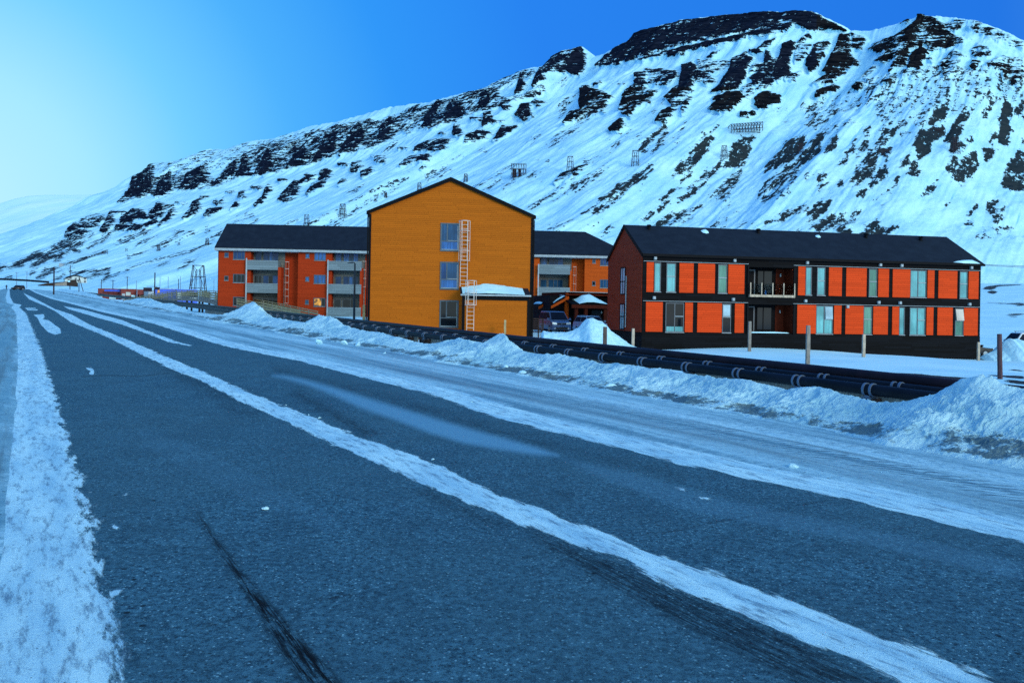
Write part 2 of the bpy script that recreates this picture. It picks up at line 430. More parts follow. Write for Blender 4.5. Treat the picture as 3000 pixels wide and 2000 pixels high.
# ================================================================== ROAD MASKS (photo pixels)
EDGE_L = [(370, 2010), (364, 1951), (319, 1811), (274, 1594), (236, 1416), (198, 1275), (153, 1122), (115, 1008), (77, 918), (64, 893), (50, 905), (57, 900), (40, 888), (30, 870), (28, 850), (30, 841)]
EDGE_R = [(3300, 1668), (3000, 1594), (2667, 1511), (2463, 1460), (2259, 1419), (2004, 1363), (1800, 1310), (1667, 1278), (1412, 1211), (1259, 1155), (1055, 1104),
          (877, 1058), (800, 1043), (654, 1013), (610, 1000), (446, 947), (298, 914), (208, 890), (149, 875), (104, 858), (74, 841)]
STRIP = [(68, 858), (86, 877), (131, 896), (161, 911), (208, 944), (268, 968), (327, 993), (407, 1035), (509, 1085), (604, 1120), (698, 1173), (800, 1218), (873, 1253), (1000, 1312), (1170, 1385), (1323, 1453), (1476, 1517), (1663, 1589),
         (1799, 1623), (1893, 1674), (2020, 1742), (2148, 1785), (2275, 1844), (2446, 1912), (2616, 1989), (2700, 2040), (3050, 2060), (2956, 2014), (2871, 1972), (2658, 1887), (2463, 1819), (2275, 1738),
         (2020, 1657), (1825, 1576), (1616, 1502), (1463, 1446), (1310, 1374), (1183, 1323), (1030, 1267), (928, 1227), (800, 1175), (690, 1130), (553, 1071), (465, 1035), (372, 994), (268, 953), (208, 920), (161, 905), (98, 872)]
roadsnow = [(1.0, STRIP),
    (1.0, [(185, 896), (250, 908), (300, 922), (360, 938), (432, 968), (506, 996), (540, 1008), (500, 1004), (432, 978), (357, 950), (290, 932), (250, 920), (200, 905)]),
    (.9, r5([(600, 160), (640, 168), (690, 182), (700, 188), (650, 180), (610, 170)])), (.9, r5([(700, 190), (735, 200), (775, 208), (760, 212), (720, 202)])),
    (1.0, z1([(330, 1215), (430, 1210), (440, 1240), (420, 1258), (480, 1270), (590, 1350), (605, 1395), (540, 1415), (470, 1385), (400, 1310), (370, 1250)])),
    (1.0, z1([(243, 1148), (350, 1148), (352, 1158), (260, 1160)])), (1.0, z1([(265, 1163), (370, 1163), (370, 1174), (270, 1172)])),
    (1.0, z1([(-50, 1125), (100, 1125), (180, 1140), (190, 1165), (60, 1172), (-50, 1170)])),
    (.8, r5([(332, 294), (370, 296), (384, 312), (378, 330), (352, 330), (362, 314)])),
    (.8, r8([(1078, 138), (1130, 148), (1190, 155), (1185, 166), (1110, 152)])), (.8, r8([(1228, 180), (1284, 182), (1280, 191), (1240, 188)])),
    (.9, r5([(430, 1218), (440, 1195), (480, 1184), (530, 1190), (500, 1202), (450, 1225)])), (.8, r5([(455, 938), (475, 935), (492, 940), (470, 945)])),
    (.7, r5([(350, 895), (390, 878), (402, 880), (370, 905)])), (.7, r5([(480, 1370), (525, 1370), (500, 1390), (470, 1400)])), (.7, r5([(484, 810), (514, 806), (516, 812), (490, 816)])),
    (.7, r5([(585, 912), (600, 909), (605, 916), (590, 918)])), (.7, r5([(602, 1165), (625, 1162), (626, 1172), (606, 1174)])), (.7, r5([(285, 603), (325, 600), (326, 608), (290, 609)]))]
frost = [(1.0, r6([(0, 392), (60, 392), (150, 408), (330, 455), (600, 540), (850, 615), (1100, 690), (1500, 800), (1640, 850), (1500, 845), (1300, 815), (1100, 780), (900, 720), (700, 645), (500, 575), (340, 500), (180, 440), (60, 405)])),
    (.35, r8([(700, 30), (1000, 90), (1300, 180), (1700, 260), (2352, 400), (2352, 480), (1700, 330), (1200, 240), (900, 130)])), (.25, r5([(550, 530), (800, 600), (1375, 900), (1375, 1000), (900, 800), (560, 620)]))]
darkm = [(1.0, r5([(800, 890), (850, 960), (950, 1095), (1070, 1235), (1200, 1380), (1330, 1520), (1375, 1575), (1310, 1590), (1190, 1450), (1080, 1330), (1000, 1220), (940, 1120), (850, 975)])),
    (.75, r5([(1060, 1260), (1130, 1330), (1230, 1450), (1310, 1568), (1230, 1590), (1130, 1450), (1060, 1340)])), (.35, r5([(1180, 1260), (1375, 1440), (1375, 1500), (1240, 1350)])),
    (.52, r8([(640, 290), (760, 330), (900, 380), (1050, 450), (1250, 530), (1500, 640), (1700, 730), (1900, 830), (1560, 830), (1350, 720), (1150, 620), (900, 480), (720, 370)])),
    (.45, r8([(300, 150), (600, 290), (500, 290), (250, 165)])), (.55, r8([(740, 165), (790, 172), (780, 182), (745, 178)])), (.5, r8([(2100, 790), (2352, 830), (2352, 860), (2200, 850)])),
    (.6, r6([(150, 480), (600, 720), (520, 740), (100, 500)])), (.4, r6([(0, 380), (600, 530), (1500, 800), (2352, 980), (2352, 950), (1500, 740), (600, 470), (0, 330)])),
    (.35, r5([(560, 200), (760, 300), (1050, 440), (1040, 480), (900, 450), (700, 350), (560, 250)])), (.55, r5([(880, 450), (960, 460), (1050, 480), (1040, 492), (930, 475)]))]
cracks = [line_poly(r8([(1050, 310), (1140, 300), (1240, 280), (1330, 262), (1430, 245), (1560, 215), (1700, 187)]), 1.3), line_poly(r5([(660, 1372), (780, 1345), (900, 1318), (1000, 1300), (1130, 1270), (1250, 1240), (1375, 1215)]), 1.2),
          line_poly(r5([(330, 335), (430, 328), (560, 333), (680, 320)]), .9), line_poly(r8([(600, 400), (700, 372), (760, 345)]), 1.3), line_poly(r8([(0, 522), (100, 512), (170, 500)]), 1.2)]
cracks = [(1.0, c_) for c_ in cracks]
def edge_n(edge):
    ss, nn = [], []
    for px, py in edge:
        x, _, q = ray(px, py)
        # plane z = GRADE*s ; s = -X*SA + Y*CA
        Y = EYE / (GRADE * (-x * SA + CA) - q)
        if Y < 0: continue
        s_, n_ = sn(x * Y, Y); ss.append(s_); nn.append(n_)
    o = np.argsort(ss); return np.array(ss)[o], np.array(nn)[o]
ER = edge_n(EDGE_R); EL = edge_n([p for p in EDGE_L if p != (50, 905)])
def n_right(s): return np.interp(s, ER[0], ER[1])
def n_left(s): return np.interp(s, EL[0], EL[1])

# asphalt with snow, frost, dark tyre marks
m_, t_, b = newmat('worn_asphalt'); t = NT(t_); v = t.coord()
agg = t.voro(v, 95); fine = t.noise(v, 160, 3, .7); mid = t.noise(v, 2.2, 6, .6); big = t.noise(v, .35, 4)
coarse = t.noise(v, 24, 9, .80)
col = t.mix(t.mrange(t.math('ADD', t.math('MULTIPLY', fine, .35), t.math('MULTIPLY', coarse, .65)), .41, .59), (.008, .036, .064), (.070, .205, .29))
col = t.mix(t.mrange(agg, .20, .08, 0, .8), col, (.17, .44, .54))
col = t.mix(t.mrange(t.voro(v, 26), .20, .12, 0, .75), col, (.26, .54, .66)); col = t.mix(t.mrange(t.voro(t.map(v, (1, 1, 1), loc=(9, 1, 0)), 13), .12, .08, 0, .7), col, (.24, .50, .62))
col = t.mix(t.mrange(t.voro(t.map(v, (1, 1, 1), loc=(4, 2, 0)), 24), .24, .14, 0, .85), col, (.006, .016, .03))
col = t.mix(t.mrange(mid, .35, .7, 0, .40), col, (.018, .058, .090))
col = t.mix(t.mrange(big, .35, .65, 0, .30), col, (.055, .14, .18))
drk = t.attr('dark'); rotm = t.map(v, (1, 1, 1), (0, 0, R(-30.9)))
tread = t.noise(t.map(rotm, (55, 3.0, 1)), 1.0, 5, .7)
dm = t.math('MULTIPLY', t.mrange(drk, 0, .8), t.mrange(tread, .38, .56))
dm = t.math('MAXIMUM', dm, t.math('MULTIPLY', drk, .25))
spots = t.math('MULTIPLY', t.mrange(t.voro(v, 5.5), .11, .07), t.mrange(t.noise(v, .55, 2), .52, .62))
col = t.mix(t.math('MAXIMUM', dm, t.math('MULTIPLY', spots, .85)), col, (.002, .004, .007))
col = t.mix(t.math('MULTIPLY', t.attr('crack'), t.mrange(t.noise(v, 25, 3), .4, .55)), col, (.006, .010, .016))
fr = t.attr('frost')
col = t.mix(t.math('MULTIPLY', t.mrange(fr, .1, .9, 0, .75), t.mrange(fine, .2, .6, .7, 1)), col, (.15, .38, .55))
sn_ = t.attr('snow')
edge = t.noise(t.map(rotm, (9, 2.2, 1)), 1.0, 8, .72); edge2 = t.noise(t.map(rotm, (2.5, .5, 1)), 1.0, 6, .65)
k = t.math('ADD', sn_, t.math('MULTIPLY', t.math('SUBTRACT', t.math('ADD', t.math('MULTIPLY', edge, .75), t.math('MULTIPLY', edge2, .25)), .5), 2.1))
sm = t.mrange(k, .44, .60)
sm = t.math('MULTIPLY', sm, t.mrange(sn_, .02, .18))
holes = t.mrange(t.noise(t.map(rotm, (14, 3, 1)), 1.0, 10, .8), .48, .64, 0, .8)
sncol = t.mix(t.mrange(t.noise(t.map(rotm, (5, .8, 1)), 1.0, 6), .3, .7), (.34, .64, .80), (.54, .86, .95))
sncol = t.mix(holes, sncol, (.10, .20, .30))
grit = t.mrange(t.voro(v, 17), .10, .06, 0, .8)
sncol = t.mix(grit, sncol, (.02, .025, .035))
col = t.mix(sm, col, sncol)
t.link(col, b.inputs['Base Color']); t.link(t.mrange(sm, 0, 1, .80, .75), b.inputs['Roughness']); b.inputs['Specular IOR Level'].default_value = .10
h = t.math('ADD', t.math('MULTIPLY', coarse, 1.2), t.math('MULTIPLY', t.mrange(agg, 0, .4), .3)); h = t.math('ADD', h, t.math('MULTIPLY', sm, 1.4))
h = t.math('ADD', h, t.math('MULTIPLY', tread, t.math('MULTIPLY', drk, .8)))
t.link(t.bump(h, .8, .012), b.inputs['Normal']); M['asphalt'] = m_
# packed ice and snow of the verges
def verge_mat(name, lo, hi, gritd=.7, tread_on=False):
    m_, t_, b = newmat(name); t = NT(t_); v = t.coord(); rotm = t.map(v, (1, 1, 1), (0, 0, R(-30.9)))
    st = t.noise(t.map(rotm, (3.2, .16, 1)), 1.0, 9, .68); st2 = t.noise(t.map(rotm, (.9, .10, 1)), 1.0, 5, .6); gr = t.noise(v, 9, 8, .75)
    f = t.math('ADD', t.math('MULTIPLY', st, .45), t.math('ADD', t.math('MULTIPLY', st2, .3), t.math('MULTIPLY', gr, .25)))
    c = t.mix(t.mrange(f, .40, .60), lo, hi)
    bd_ = t.attr('bright'); c = t.mix(t.math('MULTIPLY', bd_, t.mrange(gr, .40, .58, .15, 1)), c, t.mix(t.mrange(t.noise(t.map(rotm, (5, .8, 1)), 1.0, 6), .3, .7), (.34, .64, .80), (.54, .86, .95)))
    dk = t.attr('dark'); c = t.mix(t.math('MULTIPLY', dk, t.mrange(st, .42, .6)), c, (.055, .12, .16)); c = t.mix(t.mrange(t.noise(v, 3.0, 10, .8), .50, .66, 0, .40), c, (.07, .16, .22)); c = t.mix(t.mrange(t.noise(v, 1.1, 6, .7), .55, .75, 0, .30), c, (.30, .36, .33))
    if tread_on:
        tr = t.attr('tread')
        sep = t.add('ShaderNodeSeparateXYZ'); t.link(rotm, sep.inputs[0])
        yy = t.math('ADD', sep.outputs[1], t.math('MULTIPLY', sep.outputs[0], .55))
        yy = t.math('ADD', yy, t.math('MULTIPLY', t.noise(v, 2.5, 3), .22))
        g = t.mrange(t.math('PINGPONG', yy, .11), .030, .010)
        tm = t.math('MULTIPLY', t.math('MULTIPLY', g, tr), t.mrange(t.noise(v, 2.2, 4), .36, .50))
        c = t.mix(tm, c, (.025, .06, .09))
    sp = t.math('MULTIPLY', t.mrange(t.voro(v, 9), .17, .10), t.mrange(t.noise(v, .8, 3), .40, .56))
    sp2 = t.math('MULTIPLY', t.mrange(t.voro(v, 34), .16, .09), t.mrange(t.noise(v, 1.3, 3), .45, .6))
    c = t.mix(t.math('MULTIPLY', t.math('MAXIMUM', sp, sp2), gritd), c, (.018, .022, .030))
    br = t.math('MULTIPLY', t.mrange(t.voro(t.map(v, (1, 1, 1), loc=(3, 7, 0)), 20), .14, .08), t.mrange(t.noise(v, .6, 3), .45, .6))
    c = t.mix(t.math('MULTIPLY', br, .6), c, (.55, .62, .60))
    t.link(c, b.inputs['Base Color']); b.inputs['Roughness'].default_value = .6; b.inputs['Specular IOR Level'].default_value = .35
    h = t.math('ADD', t.math('MULTIPLY', gr, .6), t.math('MULTIPLY', st, .8))
    t.link(t.bump(h, .9, .03), b.inputs['Normal']); return m_
M['verge'] = verge_mat('roadside_ice', (.10, .245, .33), (.35, .64, .76), .75, True)
M['verge_left'] = verge_mat('shoulder_ice', (.10, .27, .37), (.29, .58, .70), .8)

# ================================================================== ROAD SHEET
def srows(s0, s1, n): return np.geomspace(s0 + 1.5, s1 + 1.5, n) - 1.5
S = srows(0.9, 430, 760)[:, None]
Nn = np.linspace(0, 1, 620)[None, :]
nl, nr_ = np.minimum(n_left(S), 1.5) - .9, n_right(S) + .75
Ng = nl + (nr_ - nl) * Nn; Sg = S + 0 * Ng
X, Y = xy(Sg, Ng); Z = GRADE * Sg + .004 + .006 * (fbm(Sg * .5, Ng * 1.2, 3, 5) - .5)
px, py = proj(X, Y, Z)
sa = np.clip((py - 845) * .030, 1.5, 30)
rs = np.maximum(field(roadsnow[1:], px, py, sa=sa * .55 + .8), field([roadsnow[0]], px, py, sa=sa))
rs = np.maximum(rs, np.clip(.5 + (Ng - n_right(Sg)) * 3.2, 0, 1)); rs = np.maximum(rs, np.clip(.5 - (Ng - n_left(Sg)) * 3.2, 0, 1))
road = grid_obj('road', X, Y, Z, 'asphalt', dict(snow=rs, frost=field(frost, px, py, 14), dark=field(darkm, px, py, 22), crack=field(cracks, px, py, 2.2)))
tag(road, 'grey blue asphalt road with a strip of snow along its middle', 'road', kind='structure')

# left shoulder of packed snow
Nn = np.linspace(0, 1, 260)[None, :]
a_ = -5.0 + 0 * S; b__ = np.minimum(n_left(S), 1.5) - .28
Ng = a_ + (b__ - a_) * Nn; Sg = S + 0 * Ng; X, Y = xy(Sg, Ng)
Z = GRADE * Sg - .008 + .022 * sstep(0, .5, b__ - Ng) + .03 * sstep(.2, .6, b__ - Ng) * fbm(Sg * 1.5, Ng * 3, 5, 9)
br = sstep(.42, .10, b__ - Ng + .5 * (fbm(Sg * 1.4, Ng * 2.5, 4, 15) - .5))
dk = sstep(.08, .35, b__ - Ng) * .75
o = grid_obj('snowy_shoulder', X, Y, Z, 'verge_left', dict(bright=br, dark=dk, tread=0 * X)); tag(o, 'packed snow shoulder strewn with dark gravel at the left road edge', 'shoulder', kind='structure')

# right verge of packed ice
Nn = np.linspace(0, 1, 560)[None, :]
a_ = n_right(S) + .45; b__ = 12.4 + 0 * S
Ng = a_ + (b__ - a_) * Nn; Sg = S + 0 * Ng; X, Y = xy(Sg, Ng)
def verge_z(Sg, Ng):
    rough = sstep(10.4, 11.6, Ng)
    return GRADE * Sg + prof(Ng) + .010 + .04 * (fbm(Sg * .35, Ng * 2.2, 5, 19) - .4) * sstep(7, 8, Ng) + .14 * rough * (fbm(Sg * 2.2, Ng * 2.2, 5, 31, .6) - .45)
Z = np.where(Ng < 7.05, GRADE * Sg + .012 + .02 * (Ng - a_) * fbm(Sg * 1.5, Ng * 3, 3, 4), verge_z(Sg, Ng))
Z = np.maximum(Z, GRADE * Sg + prof(Ng) + .006) - .018 * sstep(.55, .0, Ng - a_)
e_ = Ng - n_right(Sg)
br = np.maximum(sstep(.85, .40, e_ + .5 * (fbm(Sg * .6, Ng * .5, 3, 8) - .5)), np.exp(-((Ng - 9.6) / .55) ** 2) * .75)
tr = sstep(.62, .40, np.abs(Ng - 8.55)) * sstep(15, 12, Sg)
dk = np.exp(-((Ng - 9.1) / .10) ** 2) * .8 * sstep(26, 12, Sg) + .7 * np.exp(-((Ng - 7.75) / .3) ** 2)
o = grid_obj('icy_verge', X, Y, Z, 'verge', dict(bright=br, dark=dk, tread=tr * 1.0)); tag(o, 'packed grey ice verge with tyre tracks between road and snow bank', 'verge', kind='structure')

# ================================================================== GROUND
m_, t_, b = newmat('snow_field'); t = NT(t_); v = t.coord()
c = snow_nodes(t, v, .3); bare = t.attr('bare')
c = t.mix(t.mrange(t.math('ADD', bare, t.math('MULTIPLY', t.math('SUBTRACT', t.noise(v, .9, 8, .7), .5), .9)), .46, .56), c, (.012, .013, .014))
rip = t.noise(t.map(v, (.5, 2.5, 1)), 1.2, 8, .6)
c = t.mix(t.mrange(rip, .52, .72, 0, .25), c, (.32, .50, .70))
t.link(c, b.inputs['Base Color']); b.inputs['Roughness'].default_value = .75; b.inputs['Specular IOR Level'].default_value = .2
t.link(t.bump(rip, .6, .12), b.inputs['Normal']); M['field'] = m_
sv = np.concatenate([-np.geomspace(3, 900, 22)[::-1], np.linspace(-2.5, 130, 330), np.geomspace(131, 3600, 150)])
nv = np.concatenate([-np.geomspace(5.5, 900, 30)[::-1], np.linspace(-5, 12, 12), np.linspace(13, 80, 300), np.geomspace(81, 3000, 170)])
Sg, Ng = np.meshgrid(sv, nv, indexing='ij'); X, Y = xy(Sg, Ng)
Z = gz(X, Y) - .03 - .05 * sstep(14.5, 12.5, Ng) * sstep(-6, -4.5, Ng)
Z = Z + .22 * (fbm(X * .12, Y * .12, 5, 3) - .5) * sstep(17, 24, Ng) + .8 * (fbm(X * .02, Y * .02, 4, 6) - .5) * sstep(80, 160, Ng)
Yc = np.maximum(Y, 1.0); px, py = proj(X, Yc, Z)
q4 = z(2840, 740, .268)
bare = [(1.0, line_poly([(2590, 1092), (2640, 1095), (2700, 1100), (2760, 1107), (2850, 1112)], [1, 3, 5, 6, 5])), (1.0, line_poly(q4([(190, 1335), (300, 1345), (400, 1352), (500, 1358), (620, 1365)]), [1, 2, 3, 4, 4])),
        (1.0, line_poly(q4([(400, 1400), (480, 1410), (597, 1420), (700, 1430)]), 5)), (.9, line_poly(q4([(430, 1280), (520, 1285), (620, 1295)]), 2.2)),
        (1.0, q4([(125, 372), (160, 372), (280, 355), (270, 392), (230, 410), (320, 430), (230, 460), (170, 440), (200, 415), (125, 402)])), (1.0, line_poly(q4([(280, 358), (380, 362), (480, 352), (620, 350)]), [2, 2.5, 1.5, .7])),
        (1.0, line_poly(q4([(130, 543), (300, 552), (420, 558), (500, 558), (640, 556)]), [.8, 1.2, 1.0, 2.5, 2.5])), (1.0, q4([(470, 565), (640, 562), (640, 580), (520, 585)])),
        (.75, q4([(390, 668), (480, 660), (620, 660), (640, 680), (500, 690), (560, 715), (470, 720), (430, 695)])), (.9, q4([(130, 785), (150, 783), (170, 797), (140, 793)])), (.9, q4([(240, 531), (270, 531), (260, 538)])),
        (.9, q4([(180, 838), (225, 830), (200, 842)])), (.9, q4([(410, 850), (445, 845), (430, 852)])), (.6, q4([(260, 320), (430, 285), (600, 283), (480, 300), (320, 330)]))]
bf = field(bare, px, py, 4.0) * (Y > 5)
g = grid_obj('ground', X, Y, Z, 'field', dict(bare=bf)); tag(g, 'snow covered valley floor', 'ground', kind='structure')

# ================================================================== SNOW BANK
CREST = [(-80, 826), (0, 831), (60, 836), (100, 840), (131, 842), (180, 846), (230, 851), (277, 861), (300, 872), (330, 879), (357, 884), (408, 872), (440, 874), (476, 888), (503, 887), (536, 901), (565, 914), (620, 920), (655, 921), (682, 916), (705, 902), (724, 890), (738, 885), (748, 887),
         (756, 897), (772, 918), (783, 927), (803, 930), (851, 937), (880, 942), (902, 945), (920, 931), (938, 921), (968, 925), (1019, 956), (1060, 965), (1086, 969), (1130, 975), (1157, 984), (1190, 992), (1229, 1004), (1269, 1005), (1310, 995), (1361, 988), (1400, 998), (1417, 1005), (1435, 990), (1458, 979), (1484, 985),
         (1510, 1008), (1524, 1019), (1555, 1030), (1620, 1036), (1667, 1038), (1720, 1052), (1759, 1063), (1800, 1060), (1860, 1068), (1950, 1080), (2040, 1096), (2106, 1105), (2180, 1105), (2240, 1118), (2310, 1137), (2350, 1128), (2387, 1125), (2430, 1135), (2463, 1148), (2520, 1165), (2565, 1174), (2620, 1176), (2667, 1170), (2744, 1149), (2790, 1122), (2820, 1104),
         (2871, 1094), (2915, 1105), (2948, 1118), (3000, 1131), (3060, 1140), (3200, 1150), (3500, 1230)]
cp = np.array(CREST, float)
pxs = np.concatenate([np.linspace(-80, 300, 300), np.linspace(301, 3500, 2300)])[::-1]
crest_py = np.interp(pxs, cp[:, 0], cp[:, 1]); NC = 13.0
k_ = (pxs - CX) / F * cr; Yb = NC / (k_ * CA + SA)
u_, v_ = pxs - CX, crest_py - CY
kx = (u_ * cr + v_ * sr) / F; Yb = NC / (kx * CA + SA); zc = EYE + (u_ * sr - v_ * cr) / F * Yb; Sb = -kx * Yb * SA + Yb * CA
keep = (Yb > 0) & (Sb < 340) & (Sb > 0); pxs, Yb, zc, Sb = pxs[keep], Yb[keep], zc[keep], Sb[keep]
nv_ = 96; V = np.linspace(0, 1, nv_)[None, :]
Sb = Sb[:, None]; zc = zc[:, None]; base = GRADE * Sb - .38; hh = np.maximum(zc - base, .12)
front = 1.25 + np.minimum(hh, 1.6) * 1.1; rear = .7 + hh * .8
Nb = np.where(V < .62, NC - front * (1 - V / .62), NC + rear * (V - .62) / .38)
f_ = np.where(V < .62, (V / .62), 1 - (V - .62) / .38)
shape = np.where(V < .62, f_ ** .85 * (1 - .18 * np.sin(f_ * math.pi)), f_ ** .9)
zf = GRADE * Sb + prof(Nb) - .02
Sg = Sb + 0 * V
lump = fbm(Sg * 1.9, Nb * 2.3, 6, 41, .6) - .5; q7 = fbm(Sg * 2.6 + 9, Nb * 3.4, 3, 83) * 9; lump = lump + .10 * (np.floor(q7) + sstep(.35, .65, q7 - np.floor(q7)) - q7); lump2 = fbm(Sg * 7, Nb * 8, 4, 51, .6) - .5
rid = np.abs(fbm(Sg * 3.2, Nb * 3.0, 5, 61, .6) - .5) * 2
Zb = zf + (zc - zf) * shape + (lump * .30 * np.minimum(hh, 1.1) + lump2 * .08 - rid * .10 - .01) * np.clip(shape * 2.2, 0.15, 1) * np.where(V < .62, np.clip((1 - f_) * 3 + .25, 0, 1), 1)
Nb2 = Nb + (fbm(Sg * 2.1 + 5, Nb * 2, 4, 71) - .5) * .35
X, Y = xy(Sg, Nb2)
relh = (Zb - zf) / np.maximum(hh, .3)
dirt = sstep(.02, .14, relh) * sstep(.56, .26, relh) * (V < .62)
M['bank'] = None
m_, t_, b = newmat('ploughed_snow'); t = NT(t_); v = t.coord()
c = t.mix(t.mrange(t.noise(v, .8, 6, .6), .3, .7), (.28, .57, .72), (.52, .83, .92))
c = t.mix(t.mrange(t.noise(v, 7, 7, .75), .56, .72, 0, .45), c, (.20, .33, .42))
k = t.math('ADD', t.math('MULTIPLY', t.attr('dirt'), t.mrange(t.noise(v, .7, 3), .35, .58, .66, 1.05)), t.math('MULTIPLY', t.math('SUBTRACT', t.noise(v, 3.5, 10, .8), .5), 2.6))
c = t.mix(t.mrange(k, .70, .98, 0, .85), c, (.040, .085, .110))
c = t.mix(t.mrange(t.voro(v, 22), .12, .07, 0, .7), c, (.03, .04, .045))
t.link(c, b.inputs['Base Color']); b.inputs['Roughness'].default_value = .7; b.inputs['Specular IOR Level'].default_value = .25
t.link(t.bump(t.math('ADD', t.noise(v, 6, 9, .7), t.math('MULTIPLY', t.noise(v, 22, 5, .7), .4)), 1.0, .07), b.inputs['Normal']); M['bank'] = m_
o = grid_obj('snow_bank', X, Y, Zb, 'bank', dict(dirt=dirt)); tag(o, 'long ploughed snow bank with a dirty foot along the verge', 'snow bank', kind='structure')

# ================================================================== MOUNTAIN
RIDGE = ([(-700, 850), (-300, 800)] + m1([(0, 1140), (90, 1110), (200, 1050), (330, 1020), (470, 930), (500, 870), (560, 810), (640, 770), (740, 720), (820, 695), (900, 600), (930, 515), (1000, 480), (1050, 420), (1230, 400), (1440, 322), (1560, 325), (1700, 270), (1900, 245), (2050, 195)])
         + m2([(0, 640), (200, 605), (400, 550), (560, 505), (850, 465), (1000, 425), (1240, 370), (1300, 340), (1420, 280), (1500, 245), (1560, 230), (1620, 225), (1700, 155), (1730, 140), (1800, 108), (1860, 105), (1885, 80), (1905, 100), (1930, 138), (1980, 155), (2040, 140), (2140, 80)])
         + m3([(480, 310), (540, 275), (600, 215), (650, 200), (760, 170), (920, 130), (1200, 95), (1500, 75), (1560, 85), (1650, 68), (1750, 75)])
         + m4([(430, 100), (500, 130), (590, 180), (640, 185), (700, 183), (850, 145), (930, 118), (980, 98), (985, 87), (1022, 87), (1026, 95), (1080, 95), (1200, 105), (1330, 125), (1450, 165), (1608, 240)]) + [(3200, 215), (3600, 400), (4200, 600)])
rp = np.array(RIDGE, float)
px_r = np.concatenate([np.linspace(-700, -60, 60), np.linspace(-58, 3250, 1380), np.linspace(3253, 4200, 140)])
py_r = np.interp(px_r, rp[:, 0], rp[:, 1])
py_r = py_r + (fbm(px_r / 9, px_r * 0, 3, 77) - .5) * 5 * (px_r > 380)
kx = ((px_r - CX) * cr + (py_r - CY) * sr) / F
Yr = 2113 / (kx + 1.3016)
Xr = kx * Yr; Zr = EYE + ((px_r - CX) * sr - (py_r - CY) * cr) / F * Yr
Wd = 760.0; dx_, dy_ = -.6098, -.7926
nt_rows = 470
T = np.concatenate([np.linspace(0, .30, 190), np.linspace(.302, 1, 280)])[:, None]      # 0 ridge .. 1 foot
A = np.cumsum(np.r_[0, np.hypot(np.diff(Xr), np.diff(Yr))])[None, :]
# lower run where the ridge is low (the nose of the spur)
Hr = np.maximum(Zr, 10)[None, :]
run = Wd * np.clip(Hr / 420, .12, 1.15)
X = Xr[None, :] + dx_ * run * T; Y = Yr[None, :] + dy_ * run * T
Xf, Yf = Xr[None, :] + dx_ * run, Yr[None, :] + dy_ * run
zfoot = gz(Xf, Yf) - 1.0
q_ = np.interp(T[:, 0], [0, .012, .03, .10, .16, .26, .30, .5, .75, .9, 1], [1, .985, .945, .86, .765, .665, .605, .40, .165, .06, 0])[:, None]
# round the profile
Z = zfoot + (Zr[None, :] - zfoot) * q_
TT = T + 0 * A; AA = A + 0 * T
bigr = fbm(AA / 120, TT * 2.0, 4, 12) - .5
butt = fbm(AA / 42, TT * 3 + .2, 4, 22) - .5
env = sstep(0, .05, TT) * sstep(1.0, .7, TT)
off = env * (bigr * 34 + butt * (26 * sstep(.55, .15, TT) + 7))
X = X + dx_ * off; Y = Y + dy_ * off; Z = Z + env * ((fbm(AA / 18, TT * 16, 4, 32) - .5) * 9)
px, py = proj(X, Y, Z)
Cn, Sn = 'c', 's'
RK = []
def rk(zz, dens, *polys, kind='c'):
    for p_ in polys: RK.append((kind, dens, zz(p_)))
rk(m1, .71, [(820, 692), (900, 600), (925, 512), (1000, 482), (1050, 420), (1080, 440), (1080, 520), (1180, 500), (1290, 500), (1440, 410), (1460, 520), (1500, 540), (1600, 420), (1700, 350), (1800, 310), (1960, 260), (2100, 265), (2260, 200), (2352, 180), (2352, 350), (2200, 410), (2000, 465), (1900, 485), (1760, 500), (1650, 520), (1500, 572), (1350, 600), (1230, 605), (1150, 640), (1080, 650), (1040, 625), (950, 665)])
rk(m1, .97, [(830, 688), (925, 590), (925, 515), (1000, 482), (1050, 425), (1070, 520), (1060, 600), (1020, 620), (930, 655)], [(1080, 640), (1120, 540), (1190, 470), (1210, 590), (1150, 635)], [(1260, 600), (1300, 500), (1400, 440), (1450, 540), (1350, 600)], [(1500, 570), (1610, 430), (1650, 400), (1640, 500)], [(1640, 520), (1700, 350), (1740, 400), (1760, 495)], [(1770, 495), (1850, 350), (1870, 300), (1900, 470), (1830, 500)], [(1990, 465), (2060, 330), (2120, 300), (2150, 400), (2080, 430)], [(2180, 415), (2250, 240), (2340, 200), (2340, 330), (2250, 380)])
rk(m1, .45, [(1050, 420), (1230, 402), (1440, 325), (1560, 330), (1700, 280), (1900, 250), (2050, 210), (2250, 180), (2250, 300), (1900, 330), (1600, 420), (1440, 480), (1200, 500), (1080, 500)])
rk(m1, .9, [(470, 925), (490, 880), (530, 835), (600, 850), (660, 840), (730, 780), (740, 800), (690, 850), (620, 865), (540, 860), (650, 885), (600, 900), (500, 930)], [(715, 890), (780, 755), (800, 770), (812, 825), (760, 888)], [(850, 830), (860, 790), (930, 735), (990, 740), (1040, 780), (1040, 800), (960, 800), (930, 830)], [(820, 880), (830, 840), (910, 845), (880, 880)],
   [(1040, 798), (1060, 750), (1100, 700), (1140, 710), (1150, 790), (1090, 802)], [(900, 880), (950, 835), (1000, 850), (1100, 805), (1110, 830), (1060, 850), (960, 880)], [(1110, 848), (1180, 770), (1215, 725), (1220, 760), (1180, 810)], kind='c')
rk(m1, .6, [(540, 850), (580, 800), (650, 770), (735, 770), (700, 830), (620, 850)], [(1040, 740), (1200, 705), (1180, 780), (1100, 790)])
